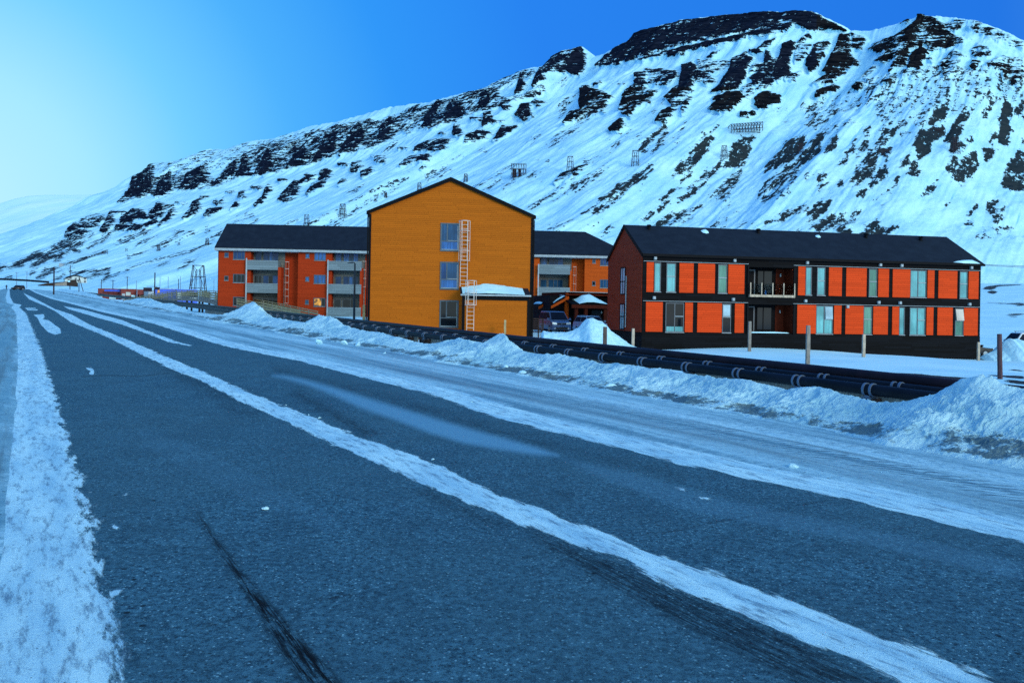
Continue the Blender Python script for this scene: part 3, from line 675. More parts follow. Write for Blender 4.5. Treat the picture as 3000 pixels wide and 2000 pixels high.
rk(m1, .85, [(1275, 800), (1330, 740), (1350, 690), (1410, 650), (1400, 720), (1370, 780)], [(1425, 780), (1450, 740), (1510, 720), (1550, 730), (1480, 765)], [(1490, 695), (1500, 672), (1530, 690), (1560, 655), (1555, 695), (1520, 710)], [(1605, 745), (1650, 685), (1670, 690), (1650, 735)], [(1660, 660), (1670, 620), (1700, 615), (1715, 655)],
   [(1775, 708), (1830, 650), (1845, 600), (1870, 565), (1885, 600), (1850, 650), (1820, 690)], [(1930, 678), (1990, 600), (2050, 540), (2110, 545), (2080, 590), (2060, 640), (1990, 680)], [(2060, 560), (2140, 505), (2190, 500), (2180, 515), (2110, 560)], [(2220, 530), (2225, 470), (2280, 455), (2290, 515), (2240, 540)], [(2155, 610), (2200, 560), (2270, 550), (2230, 590), (2180, 615)])
rk(m1, .9, [(1750, 578), (1812, 580), (1810, 592), (1750, 590)], [(1930, 530), (1995, 533), (1990, 541), (1935, 543)], [(1575, 620), (1620, 618), (1600, 628)], [(1230, 688), (1295, 688), (1270, 697)], [(1395, 650), (1450, 652), (1430, 660)], [(780, 752), (880, 758), (860, 764), (800, 765)], [(1100, 698), (1215, 708), (1200, 716), (1110, 708)], kind='c')
rk(m1, .74, [(340, 1020), (470, 930), (600, 925), (560, 960), (470, 1000), (400, 1020)], [(450, 1020), (620, 920), (650, 905), (560, 985), (500, 1015)], kind='s')
rk(q2, .97, [(670, 450), (760, 370), (900, 270), (1080, 200), (1230, 190), (1240, 240), (1050, 280), (850, 400), (800, 450)], [(230, 445), (500, 300), (800, 135), (960, 130), (940, 200), (700, 280), (450, 430), (350, 450)], [(820, 280), (1000, 180), (1100, 120), (1080, 170), (900, 260)], [(0, 440), (110, 430), (180, 450), (60, 460), (0, 520)], kind='s')
rk(q2, .8, [(1040, 110), (1180, 0), (1230, 0), (1130, 100)], [(1420, 100), (1560, 0), (1620, 0), (1480, 95)], [(1190, 310), (1250, 190), (1280, 190), (1220, 300)], [(1250, 300), (1300, 200), (1360, 190), (1290, 290)], line_poly([(1240, 190), (1420, 140), (1560, 100), (1730, 98)], [9, 12, 10, 5]), line_poly([(1000, 112), (1200, 112), (1380, 122)], 5), kind='s')
rk(q2, .85, line_poly([(1480, 385), (1600, 345), (1720, 310), (1850, 265), (2000, 215), (2140, 165), (2250, 140)], [3, 8, 12, 14, 8, 5, 4]), line_poly([(800, 680), (950, 600), (1060, 560), (1240, 545)], [3, 6, 9, 4]), line_poly([(850, 670), (1020, 600), (1160, 570)], [3, 5, 3]), line_poly([(1540, 580), (1800, 560), (2080, 545), (2350, 505)], [3, 7, 5, 3]),
   line_poly([(1880, 700), (2040, 640), (2200, 620), (2350, 580)], [4, 8, 9, 5]), line_poly([(1200, 725), (1350, 610), (1420, 625)], [3, 5, 3]), line_poly([(650, 605), (740, 575)], 5), line_poly([(130, 690), (235, 660)], 5), line_poly([(960, 520), (1060, 495), (1310, 495)], 3.5), line_poly([(2200, 780), (2300, 660), (2352, 630)], [5, 12, 12]), kind='s')
rk(m1, .62, line_poly([(880, 1065), (1000, 1020), (1150, 960), (1340, 885)], [3, 5, 6, 3]), line_poly([(430, 1115), (560, 1085), (650, 1045), (745, 1028)], [2, 4, 5, 2]), line_poly([(930, 1055), (1100, 985), (1340, 895)], [2, 3, 2]), [(600, 1000), (700, 930), (770, 880), (790, 885), (700, 960), (640, 992)], [(780, 990), (870, 930), (1000, 885), (1030, 890), (900, 955)], [(940, 968), (1010, 940), (1080, 925), (1000, 955)],
   line_poly([(720, 1225), (850, 1160), (1000, 1110), (1200, 1050), (1350, 1015)], [2, 5, 4, 3, 2]), line_poly([(1730, 845), (1775, 810)], 4), kind='s')
rk(m1, .52, [(1220, 1145), (1270, 1085), (1360, 1065), (1340, 1100), (1250, 1160)], [(1060, 1135), (1110, 1105), (1175, 1095), (1110, 1130)], [(260, 1200), (370, 1160), (340, 1185)], [(1430, 930), (1700, 790), (1740, 780), (1500, 920)], [(1400, 890), (1450, 855), (1480, 860), (1420, 895)], [(1180, 900), (1260, 880), (1200, 930)], [(1600, 830), (1730, 740), (1640, 830)], [(1940, 860), (2050, 800), (2060, 810), (1960, 862)], [(2200, 860), (2340, 790), (2352, 820), (2290, 862)], [(1360, 990), (1450, 960), (1500, 940), (1430, 990), (1280, 1040)], kind='s')
# middle stretch
rk(m2, .69, [(0, 700), (150, 655), (220, 625), (330, 610), (450, 580), (480, 610), (620, 565), (760, 495), (860, 490), (930, 460), (1000, 455), (1100, 405), (1250, 375), (1330, 365), (1340, 440), (1500, 430), (1640, 345), (1660, 400), (1560, 440), (1400, 480), (1250, 525), (1100, 560), (1050, 600), (960, 610), (870, 655), (760, 655), (700, 690), (650, 655), (560, 740), (470, 780), (400, 800), (230, 840), (200, 810), (60, 880), (0, 890)])
rk(m2, .97, [(65, 880), (130, 740), (150, 680), (210, 740), (180, 810)], [(230, 820), (330, 660), (380, 600), (420, 700), (350, 790)], [(500, 740), (520, 650), (590, 570), (620, 600), (560, 720)], [(800, 650), (850, 540), (910, 460), (930, 520), (870, 640)], [(950, 605), (1000, 460), (1080, 480), (1090, 560)], [(1200, 515), (1210, 420), (1250, 390), (1285, 430), (1270, 490)], [(1450, 420), (1490, 270), (1510, 330), (1500, 400)],
   [(1560, 355), (1620, 240), (1640, 240), (1650, 300), (1600, 330)], [(1800, 250), (1850, 120), (1885, 85), (1925, 150), (1935, 240), (1880, 282), (1830, 278)])
rk(m2, .82, [(1620, 250), (1710, 150), (1800, 110), (1870, 100), (1850, 200), (1780, 270), (1700, 250), (1640, 300)])
rk(m2, .62, [(1200, 430), (1280, 340), (1400, 290), (1520, 245), (1600, 245), (1560, 300), (1450, 330), (1350, 380)])
rk(m2, .97, [(1450, 560), (1490, 490), (1540, 488), (1560, 560), (1500, 600)], [(1228, 640), (1240, 545), (1290, 540), (1300, 590), (1250, 620)], [(1020, 690), (1030, 630), (1070, 635), (1090, 690), (1050, 700)], [(1900, 520), (1890, 460), (1915, 365), (1960, 370), (1980, 430), (1970, 490)], [(1800, 610), (1830, 560), (1880, 525), (1900, 560), (1850, 590)], [(2100, 660), (2130, 620), (2195, 600), (2200, 640), (2150, 680)], [(2270, 280), (2352, 265), (2352, 380), (2280, 390)])
rk(m2, .84, [(1290, 590), (1380, 598), (1370, 612), (1290, 620)], [(1340, 498), (1410, 498), (1380, 520)], [(1560, 478), (1590, 455), (1650, 475), (1600, 495)], [(915, 690), (940, 678), (965, 690)], [(1100, 745), (1130, 690), (1200, 660), (1275, 680), (1250, 710), (1150, 730)], [(1290, 740), (1360, 640), (1460, 640), (1400, 690), (1340, 720)], [(750, 808), (760, 780), (850, 735), (1000, 730), (975, 795), (880, 800)],
   [(660, 910), (700, 860), (740, 845), (855, 835), (862, 872), (770, 882), (690, 900)], [(485, 880), (490, 845), (520, 840), (560, 860), (550, 885)], [(310, 950), (330, 890), (380, 885), (400, 930), (360, 945)], [(395, 990), (390, 950), (460, 920), (472, 950), (430, 975)], [(235, 1040), (262, 1002), (290, 1008), (260, 1035)], [(105, 1005), (105, 950), (150, 930), (172, 970), (150, 1000)], [(15, 1105), (60, 1030), (130, 1010), (120, 1055), (40, 1095)],
   [(1970, 380), (2040, 400), (2112, 440), (2000, 460), (1970, 480)], [(1970, 490), (2055, 525), (2000, 560), (1910, 570), (1870, 600), (1900, 540)], [(2160, 520), (2200, 400), (2270, 360), (2352, 390), (2352, 480), (2280, 500), (2200, 530)], [(1720, 1030), (1760, 980), (1850, 935), (1940, 910), (1900, 950), (1800, 990)], [(800, 935), (815, 912), (832, 912), (820, 930)])
rk(m2, .8, line_poly([(640, 788), (700, 786)], 4), line_poly([(230, 900), (298, 900)], 7), line_poly([(0, 972), (60, 972)], 4), line_poly([(455, 848), (490, 845)], 4), line_poly([(1140, 585), (1210, 588)], 5), line_poly([(1985, 350), (2040, 335)], 7))
rk(m2, .50, [(820, 960), (900, 930), (990, 920), (920, 985), (830, 1000)], [(970, 855), (1100, 825), (1080, 845), (1000, 862)], [(1190, 812), (1225, 785), (1250, 812)], [(1640, 775), (1760, 695), (1870, 655), (1800, 712), (1700, 770)], [(1740, 580), (1790, 500), (1800, 520), (1760, 575)], [(1220, 1075), (1290, 1000), (1370, 995), (1280, 1070)], [(1300, 1090), (1420, 1000), (1450, 1005), (1370, 1070)], [(1495, 995), (1560, 950), (1610, 942), (1540, 998)],
   [(1630, 910), (1660, 880), (1670, 890)], [(1880, 885), (1950, 860), (2010, 840), (1960, 880), (1900, 900)], [(1520, 1205), (1700, 1080), (1850, 995), (1900, 1005), (1790, 1100), (1650, 1160)], [(1900, 1000), (2060, 885), (2080, 890), (1950, 1010)], [(1650, 1370), (1720, 1300), (1830, 1275), (1780, 1335), (1700, 1370)], [(1860, 1370), (1960, 1310), (2045, 1280), (1950, 1350)], [(900, 1000), (940, 930), (1000, 925)],
   [(500, 830), (600, 740), (620, 745), (530, 830)], [(270, 1090), (400, 1030), (330, 1095)], [(1070, 1090), (1210, 1010), (1180, 1050)], [(1700, 320), (1760, 300), (1810, 310), (1750, 360)], [(2110, 360), (2150, 335), (2200, 350)], [(1500, 760), (1600, 690), (1620, 700)], kind='s')
rk(m2, .62, line_poly([(0, 1310), (200, 1220), (450, 1080), (650, 990), (700, 960)], [2, 3, 5, 5, 2]), line_poly([(180, 1340), (400, 1170), (600, 1060), (700, 990)], [2, 5, 4, 2]), line_poly([(1980, 1240), (2130, 1120), (2352, 905)], [2, 5, 4]), line_poly([(2040, 1230), (2180, 1110), (2352, 960)], [2, 3, 3]), line_poly([(1150, 1060), (1300, 980), (1420, 900)], 3), kind='s')
# mesa and cliffs
rk(m3, .99, [(340, 432), (400, 372), (480, 314), (560, 274), (600, 222), (660, 198), (760, 182), (920, 142), (1200, 108), (1500, 90), (1560, 96), (1650, 80), (1792, 100), (1792, 190), (1720, 165), (1640, 142), (1560, 150), (1350, 205), (1250, 222), (1100, 258), (960, 285), (900, 300), (700, 360), (600, 386), (480, 425), (400, 440)])
rk(m3, .98, [(605, 405), (700, 375), (900, 318), (1100, 275), (1350, 220), (1560, 165), (1640, 160), (1590, 200), (1400, 245), (1340, 235), (1250, 270), (1150, 300), (950, 340), (850, 365), (700, 385)])
rk(m4, 1.0, [(0, 80), (200, 75), (250, 68), (370, 75), (430, 120), (500, 145), (560, 182), (480, 182), (420, 172), (350, 185), (250, 135), (180, 130), (100, 150), (0, 180)])
rk(m4, .9, [(0, 190), (150, 150), (230, 150), (150, 180), (0, 222)])
rk(m3, 1.0, [(590, 580), (600, 490), (640, 480), (665, 500), (660, 580), (620, 600)], [(440, 865), (460, 812), (520, 780), (530, 830), (480, 868)], [(890, 560), (910, 432), (960, 415), (1000, 440), (970, 540), (960, 600), (880, 600)], [(735, 800), (780, 730), (850, 705), (840, 780), (780, 808)], [(1180, 560), (1240, 390), (1310, 355), (1355, 385), (1330, 460), (1300, 560), (1210, 590)],
   [(1075, 722), (1130, 672), (1200, 610), (1300, 610), (1290, 670), (1200, 745)], [(1490, 510), (1540, 390), (1580, 290), (1640, 290), (1610, 400), (1600, 490), (1530, 540)], [(1380, 650), (1440, 610), (1530, 625), (1550, 650), (1480, 690), (1400, 710)], [(1720, 400), (1792, 295), (1792, 440), (1740, 480)], [(240, 700), (240, 585), (280, 568), (310, 600), (300, 700)])
rk(m3, .80, [(490, 720), (530, 650), (510, 640), (580, 560), (640, 590), (730, 600), (690, 680), (560, 700)], [(660, 460), (750, 460), (860, 475), (880, 500), (790, 560), (700, 540), (760, 500), (680, 480)], [(980, 450), (1090, 500), (1120, 540), (1060, 555), (980, 530)], [(790, 640), (860, 570), (900, 600), (950, 620), (900, 680), (860, 720)], [(1090, 610), (1150, 560), (1200, 480), (1240, 530), (1210, 590), (1130, 610)],
   [(1340, 480), (1370, 430), (1450, 420), (1420, 465)], [(1390, 590), (1430, 550), (1460, 440), (1540, 380), (1520, 520), (1440, 580)], [(300, 640), (440, 640), (400, 690), (390, 740), (280, 740)], [(1600, 500), (1680, 480), (1640, 540), (1580, 530)], [(500, 740), (560, 720), (610, 700), (560, 770)])
rk(m3, .62, [(1000, 400), (1200, 410), (1230, 430), (1100, 490), (1010, 450)], [(1640, 300), (1750, 300), (1720, 380), (1640, 420)], [(690, 480), (800, 470), (870, 490), (780, 560), (680, 560)], [(1300, 570), (1380, 540), (1350, 640), (1300, 650)], [(900, 650), (960, 640), (900, 760)], [(1100, 640), (1200, 600), (1100, 680)])
rk(m3, .9, [(1282, 765), (1290, 738), (1330, 745), (1330, 765)], [(1340, 750), (1370, 735), (1385, 750)], [(1060, 390), (1100, 352), (1160, 340), (1100, 382)], [(1400, 322), (1450, 285), (1515, 258), (1480, 300)], [(1660, 282), (1720, 230), (1742, 250), (1700, 275)], [(130, 810), (180, 740), (235, 725), (215, 775)], [(1340, 340), (1400, 330), (1420, 350), (1370, 355)])
rk(m3, .9, [(595, 1010), (645, 935), (780, 828), (750, 880), (690, 930), (640, 985)], [(835, 1150), (860, 1092), (940, 1030), (1020, 1020), (990, 1060), (930, 1110)], [(945, 1010), (990, 950), (1080, 890), (1095, 905), (1060, 960), (1030, 1015)], [(1090, 1100), (1150, 1060), (1200, 1060), (1220, 960), (1290, 900), (1370, 900), (1330, 1000), (1290, 1080), (1200, 1100)],
   [(1440, 1120), (1510, 1030), (1580, 940), (1640, 905), (1690, 900), (1680, 970), (1600, 1060), (1500, 1100)], [(1650, 1060), (1700, 990), (1792, 890), (1792, 990), (1700, 1070)], kind='s')
rk(m3, .62, [(860, 1332), (940, 1230), (1060, 1120), (1130, 1110), (1000, 1250), (900, 1320)], [(1070, 1312), (1150, 1215), (1280, 1110), (1285, 1140), (1200, 1290), (1130, 1315)], [(1380, 1312), (1440, 1200), (1600, 1080), (1680, 1010), (1690, 1050), (1640, 1150), (1600, 1250), (1480, 1320)], [(750, 880), (800, 830), (770, 940), (700, 1010)], [(620, 1460), (700, 1380), (795, 1322), (770, 1372), (680, 1440)],
   [(680, 1470), (800, 1412), (1020, 1348), (950, 1425), (850, 1490)], [(1430, 1470), (1520, 1410), (1720, 1358), (1600, 1425)], [(1080, 1485), (1150, 1440), (1310, 1350), (1200, 1430)], [(1155, 1380), (1180, 1340), (1200, 1340)], [(1640, 1530), (1680, 1490)], [(230, 1400), (330, 1330), (480, 1210), (560, 1190), (450, 1290), (330, 1385)], kind='s')
rk(m3, .5, [(0, 1330), (200, 1200), (350, 1105), (400, 1090), (300, 1200), (100, 1310)], [(340, 1310), (600, 1120), (720, 1070), (520, 1240), (400, 1330)], [(750, 1312), (860, 1220), (1000, 1110), (900, 1215)], [(0, 950), (100, 860), (210, 850), (120, 915), (40, 945)], [(200, 822), (260, 770), (390, 705), (340, 765)], [(800, 1000), (850, 900), (912, 812), (880, 900), (830, 990)], [(1150, 1490), (1400, 1450), (1380, 1478)], [(0, 1500), (160, 1440), (150, 1490), (60, 1530)],
   [(380, 1000), (480, 930), (490, 945), (420, 990)], [(560, 920), (640, 870), (650, 885), (590, 920)], [(420, 912), (480, 870), (560, 865), (500, 905)], [(950, 975), (1010, 900), (1130, 820), (1140, 830), (1050, 900)], [(660, 780), (740, 680), (780, 650), (700, 770)], [(360, 1530), (460, 1470), (400, 1535)], [(1490, 740), (1520, 700), (1570, 710), (1530, 770)], [(1670, 690), (1792, 660), (1792, 750), (1700, 780)]
   , [(80, 700), (180, 620), (230, 600), (150, 700), (90, 760)], kind='s')
rk(m3, .8, line_poly([(330, 1390), (500, 1240), (700, 1080)], [2, 4, 3]), line_poly([(300, 1400), (470, 1250), (640, 1120)], [2, 3, 3]), line_poly([(380, 1380), (540, 1240), (700, 1110)], [1, 2, 2]), line_poly([(740, 1320), (860, 1230), (960, 1130)], [2, 3, 2]), kind='s')
rk(m4, 1.0, [(30, 625), (60, 570), (180, 560), (182, 600), (90, 640)], [(430, 430), (500, 300), (530, 210), (590, 210), (600, 290), (580, 360), (560, 410), (480, 440)], [(385, 572), (400, 540), (500, 505), (530, 520), (450, 560)], [(985, 87), (1022, 87), (1022, 112), (985, 114)], [(930, 400), (950, 320), (1010, 290), (1060, 310), (1020, 370), (1000, 410)], [(170, 400), (200, 270), (240, 250), (230, 380), (210, 470)])
rk(m4, .82, [(330, 385), (380, 270), (470, 240), (440, 330), (360, 410)], [(600, 200), (690, 240), (650, 300), (600, 290)], [(560, 300), (640, 370), (570, 410)], [(370, 500), (450, 440), (560, 430), (480, 490)], [(700, 300), (740, 262), (860, 215), (950, 150), (990, 115), (1050, 95), (1140, 150), (1150, 200), (1060, 220), (1000, 290), (900, 300), (760, 330), (720, 300)], [(1000, 190), (1140, 180), (1260, 245), (1150, 285), (1060, 310)],
   [(730, 370), (800, 320), (930, 300), (930, 380), (860, 400), (820, 425), (860, 350), (760, 375)], [(600, 522), (630, 490), (670, 500), (640, 530)], [(1290, 400), (1310, 360), (1350, 370), (1320, 410)], [(880, 140), (940, 115), (930, 132)], [(780, 490), (830, 460), (840, 480)], [(0, 460), (80, 400), (100, 300), (170, 400), (100, 460), (40, 510)])
rk(m4, .62, [(1140, 150), (1250, 130), (1300, 150), (1200, 190), (1140, 190)], [(1200, 122), (1330, 130), (1450, 180), (1608, 255), (1608, 290), (1430, 235), (1300, 180)], [(1120, 380), (1200, 300), (1260, 330), (1220, 420), (1140, 450)], [(1390, 380), (1450, 340), (1608, 350), (1608, 470), (1500, 430)], [(1300, 300), (1340, 265), (1430, 300), (1420, 330), (1330, 345)], [(640, 470), (720, 390), (740, 400), (690, 470)], [(1040, 350), (1070, 330), (1070, 370)], [(900, 420), (1000, 420), (990, 460), (900, 450)],
   [(1500, 380), (1608, 380), (1608, 520), (1480, 470)])
rk(m4, .46, [(650, 480), (900, 420), (1200, 440), (1608, 480), (1608, 570), (1300, 630), (1040, 740), (900, 745), (780, 740), (700, 600), (500, 640), (450, 600)], [(380, 600), (560, 560), (700, 560), (640, 640), (500, 660), (460, 740), (360, 760), (320, 690)], [(1000, 400), (1400, 380), (1608, 500), (1200, 560), (1000, 520)], [(400, 750), (600, 700), (620, 720), (450, 790)], kind='s')
rk(m4, .97, [(1035, 730), (1080, 660), (1155, 640), (1140, 700), (1060, 735)], [(965, 860), (1000, 772), (1080, 760), (1130, 745), (1140, 800), (1070, 830), (1040, 905), (990, 928)], [(1140, 830), (1190, 740), (1250, 740), (1220, 815), (1180, 895), (1190, 850)], [(1215, 730), (1240, 680), (1312, 640), (1270, 700)], [(1400, 850), (1440, 770), (1450, 800)], [(1460, 840), (1470, 690), (1500, 590), (1540, 640), (1530, 720), (1510, 850)],
   [(570, 900), (620, 812), (600, 890)], [(622, 905), (690, 812), (692, 860), (640, 908)], [(840, 1098), (870, 1050), (860, 1090)], [(878, 975), (940, 895), (912, 968)], [(345, 1300), (440, 1200), (472, 1180), (440, 1250)], [(345, 1258), (412, 1180), (410, 1200), (360, 1250)], [(515, 1090), (535, 1062), (530, 1085)], [(660, 765), (700, 760), (695, 780)], [(770, 900), (800, 900), (795, 950)], [(750, 880), (820, 875), (820, 900), (760, 895)],
   [(1180, 800), (1220, 850), (1200, 900), (1175, 890)], [(100, 985), (160, 910), (290, 800), (300, 830), (240, 910), (150, 975)], [(320, 920), (400, 790), (440, 780), (400, 870)], kind='s')
rk(m4, .75, [(1340, 720), (1370, 640), (1430, 605), (1390, 680)], [(1545, 660), (1608, 590), (1608, 700)], [(1360, 880), (1450, 880), (1440, 910), (1390, 945)], [(1475, 1110), (1500, 1000), (1570, 885), (1608, 905), (1608, 1110), (1540, 1110)], [(1150, 980), (1190, 900), (1225, 950), (1290, 900), (1325, 895), (1340, 980), (1290, 1060), (1240, 1095), (1180, 1030)], [(580, 1092), (640, 965), (720, 875), (780, 762), (880, 742), (840, 800), (760, 862), (740, 930), (720, 1050), (640, 1080)],
   [(700, 1108), (765, 1000), (800, 975), (820, 1040), (765, 1050)], [(620, 1158), (650, 1120), (690, 1110), (650, 1150)], [(760, 1150), (790, 1082), (820, 1130)], [(912, 1030), (960, 950), (1000, 1000), (980, 1040)], [(1010, 1155), (1060, 1090), (1105, 1060), (1080, 1130)], [(520, 970), (570, 915), (560, 950)], [(430, 900), (500, 790), (505, 870)], [(345, 1340), (400, 1290), (500, 1270), (560, 1250), (500, 1330), (400, 1362)], [(480, 1340), (540, 1290), (650, 1240), (560, 1330), (600, 1382), (540, 1380)],
   [(630, 1372), (700, 1320), (740, 1290), (750, 1350), (860, 1345), (780, 1385), (660, 1392)], [(80, 1310), (220, 1240), (330, 1215), (180, 1300)], [(1385, 1190), (1450, 1180), (1440, 1230), (1500, 1220), (1480, 1290), (1440, 1310), (1400, 1230)], [(1265, 1272), (1340, 1210), (1300, 1260)], [(1255, 1322), (1320, 1290), (1300, 1330)], [(330, 740), (390, 735), (380, 760)], [(1600, 820), (1608, 830), (1590, 860)], kind='s')
rk(m4, .5, [(370, 1070), (400, 1020), (430, 1000), (470, 1100), (400, 1112)], [(40, 1175), (100, 1080), (260, 1040), (240, 1110), (150, 1170)], [(1300, 1400), (1400, 1340), (1550, 1340), (1440, 1412)], [(300, 1060), (330, 1000), (320, 1060)], [(500, 1160), (540, 1135), (545, 1145)], [(1160, 1210), (1170, 1180), (1150, 1200)], [(650, 1200), (740, 1170), (700, 1200)], [(890, 1080), (1000, 1060), (960, 1085)], [(1460, 1360), (1530, 1330), (1540, 1345)]
   , [(1200, 860), (1340, 760), (1330, 830), (1250, 890)], [(860, 770), (980, 770), (900, 830)], kind='s')
# thin isolated flecks everywhere on the lower right slope
streak = fbm(AA / 5.5, TT * 26, 5, 88, .62) * .62 + fbm(AA / 26, TT * 40, 4, 90) * .38
strata = fbm(AA / 30, TT * 110, 4, 98, .6) * .55 + fbm(AA / 7, TT * 60, 4, 108, .6) * .45
def eq(a):      # spread a noise to a flat 0..1 distribution
    r_ = a.ravel(); o_ = np.quantile(r_[::37], np.linspace(0, 1, 101)); return np.interp(a, o_, np.linspace(0, 1, 101))
streak, strata = eq(streak), eq(strata)
wob = 4.0
pxw = px + (fbm(px / 16, py / 16, 4, 55) - .5) * wob * 2; pyw = py + (fbm(px / 16, py / 16, 4, 65) - .5) * wob * 2
fc = rockfield([(d, p_) for k0, d, p_ in RK if k0 == 'c'], pxw, pyw, 9); fs = rockfield([(min(.80, d * .92), p_) for k0, d, p_ in RK if k0 == 's'], pxw, pyw, 16.0)
rock = np.maximum((fc - strata) * 5 + .5, (fs * 1.0 - streak) * 5 + .5)
rock = np.clip(rock, 0, 1)
warmth = sstep(1300, 1900, px) * (1 - sstep(2900, 3300, px)) * .8 + .1
warmth = np.where((py < 260) & (px < 2400), warmth * .25, warmth)
# rock stands proud of the snow and is stepped by its strata
bulge = np.clip(fc, 0, 1) * 10 + rock * 2.0 * np.clip(fc * 1.5, .2, 1) * (.5 + strata)
bulge *= sstep(0.0, .01, TT)
X2 = X + dx_ * bulge; Y2 = Y + dy_ * bulge
# the far side of the ridge: plateau and back slope
def back(a, d, dz): return a[:1] - dx_ * d if dz is None else a[:1] + dz
Xb = np.concatenate([Xr[None, :] - dx_ * d for d in (900, 300, 60, 6)]); Ybk = np.concatenate([Yr[None, :] - dy_ * d for d in (900, 300, 60, 6)])
Zbk = np.concatenate([np.maximum(Zr[None, :] + dz, -5) for dz in (-330, -60, -8, .0)])
X2 = np.concatenate([Xb, X2]); Y2 = np.concatenate([Ybk, Y2]); Z2 = np.concatenate([Zbk, Z])
pad = lambda a: np.concatenate([np.zeros((4, a.shape[1])), a])
m_, t_, b = newmat('snow_and_rock'); t = NT(t_); v = t.coord()
sc_ = t.mix(t.mrange(t.noise(v, .018, 8, .65), .3, .7), (.34, .68, .88), (.52, .86, .95))
rc = t.mix(t.mrange(t.noise(t.map(v, (.06, .06, .35)), 1.0, 6, .7), .35, .65), (.001, .003, .010), (.010, .016, .034))
rb = t.mix(t.mrange(t.noise(t.map(v, (.06, .06, .35)), 1.0, 6, .7), .35, .65), (.001, .002, .004), (.014, .013, .013))
rc = t.mix(t.attr('warm'), rc, rb)
cb = t.add('ShaderNodeCombineXYZ'); t.link(t.attr('ua'), cb.inputs[0]); t.link(t.attr('ut'), cb.inputs[1]); uvv = cb.outputs[0]
def spread(n_, a=.35, b_=.65): return t.mrange(n_, a, b_, 0, 1, False)
nz_s = t.noise(t.map(uvv, (.17, .040, 1)), 1.0, 4, .70); nz_b = t.noise(t.map(uvv, (.05, .012, 1)), 1.0, 4, .5); nz_f = t.noise(t.map(v, (1, 1, 1.6)), .16, 4, .72)
streak_n = spread(t.math('ADD', t.math('MULTIPLY', nz_s, .5), t.math('ADD', t.math('MULTIPLY', nz_b, .15), t.math('MULTIPLY', nz_f, .35))), .37, .615)
sepz = t.add('ShaderNodeSeparateXYZ'); t.link(v, sepz.inputs[0])
nz_l = t.noise(t.map(v, (.026, .026, .20)), 1.0, 4, .68); nz_g = t.noise(t.map(uvv, (.085, .012, 1)), 1.0, 6, .6)
strata_n = spread(t.math('ADD', t.math('MULTIPLY', nz_l, .42), t.math('ADD', t.math('MULTIPLY', nz_g, .26), t.math('MULTIPLY', nz_f, .32))), .38, .595)
rf = t.math('MAXIMUM', t.mrange(t.math('SUBTRACT', t.math('MULTIPLY', t.attr('fc'), .95), strata_n), -.07, .09), t.mrange(t.math('SUBTRACT', t.attr('fs'), streak_n), -.07, .07, 0, .97))
faint = t.math('MAXIMUM', t.mrange(t.noise(t.map(uvv, (.12, .010, 1)), 1.0, 5, .7), .52, .70, 0, .42), t.math('MULTIPLY', t.mrange(t.noise(t.map(uvv, (.16, .006, 1)), 1.0, 3, .6), .60, .68, 0, .75), t.mrange(t.noise(v, .012, 3), .45, .6)))
sc_ = t.mix(faint, sc_, (.16, .50, .86))  # faint shading lines and thin streaks painted into the snow colour
t.link(t.mix(rf, sc_, rc), b.inputs['Base Color']); b.inputs['Roughness'].default_value = .9; b.inputs['Specular IOR Level'].default_value = .02
t.link(t.bump(t.noise(v, .22, 8, .65), .55, 2.2), b.inputs['Normal']); M['mountain'] = m_
o = grid_obj('mountain', X2, Y2, Z2, 'mountain', dict(fc=pad(fc), fs=pad(fs), warm=pad(warmth), ua=pad(AA), ut=pad(TT * run))); tag(o, 'long snow covered plateau mountain with bands of dark cliffs', 'mountain', kind='structure')
MT = (px, py, X + dx_ * bulge, Y + dy_ * bulge, Z)
def on_mountain(qx, qy):
    d = (MT[0] - qx) ** 2 + (MT[1] - qy) ** 2
    for r_ in (4, 9, 20, 60, 400):
        k = np.nonzero(d < r_ * r_)
        if len(k[0]):
            j = np.argmin(np.where(d[k] < r_ * r_, MT[3][k], 1e9)); i0, i1 = k[0][j], k[1][j]
            return (float(MT[2][i0, i1]), float(MT[3][i0, i1]), float(MT[4][i0, i1]))
    return (0, 900, 50)

# far hills closing the valley at the left
HS = [(-900, 560), (-400, 590)] + m1([(0, 695), (100, 665), (200, 645), (330, 638), (500, 640), (640, 637), (720, 620), (830, 585), (910, 560), (1000, 530), (1300, 500)]) + [(1000, 560)]
hp = np.array(HS); pxh = np.linspace(-900, 1000, 320); pyh = np.interp(pxh, hp[:, 0], hp[:, 1])
TT = np.linspace(0, 1, 90)[:, None]; Yh = 6500 - 3000 * TT + 0 * pxh
kx = ((pxh - CX) * cr + (pyh - CY) * sr) / F; zt = EYE + ((pxh - CX) * sr - (pyh - CY) * cr) / F * 6500
X = kx * Yh; Z = zt * (1 - TT) ** .9 + 40 * TT
Z = Z + 55 * sstep(0, .15, TT) * (fbm(X / 420, Yh / 900, 5, 131) - .5)
Xb = kx[None, :] * 8500; Yb_ = 8500 + 0 * kx[None, :]
X = np.concatenate([Xb, X]); Yh = np.concatenate([Yb_, Yh]); Z = np.concatenate([zt[None, :] * .4, Z])
m_, t_, b = newmat('far_snow'); t = NT(t_); v = t.coord()
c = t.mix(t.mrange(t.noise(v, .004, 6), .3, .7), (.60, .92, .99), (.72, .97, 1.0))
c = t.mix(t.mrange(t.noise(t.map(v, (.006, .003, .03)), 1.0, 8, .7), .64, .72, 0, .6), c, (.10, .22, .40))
t.link(c, b.inputs['Base Color']); b.inputs['Roughness'].default_value = .9
t.link(t.bump(t.noise(v, .02, 6), .4, 10), b.inputs['Normal']); M['far'] = m_
o = grid_obj('hills', X, Yh, Z, 'far'); tag(o, 'smooth snowy hills far up the valley', 'hills', kind='structure')

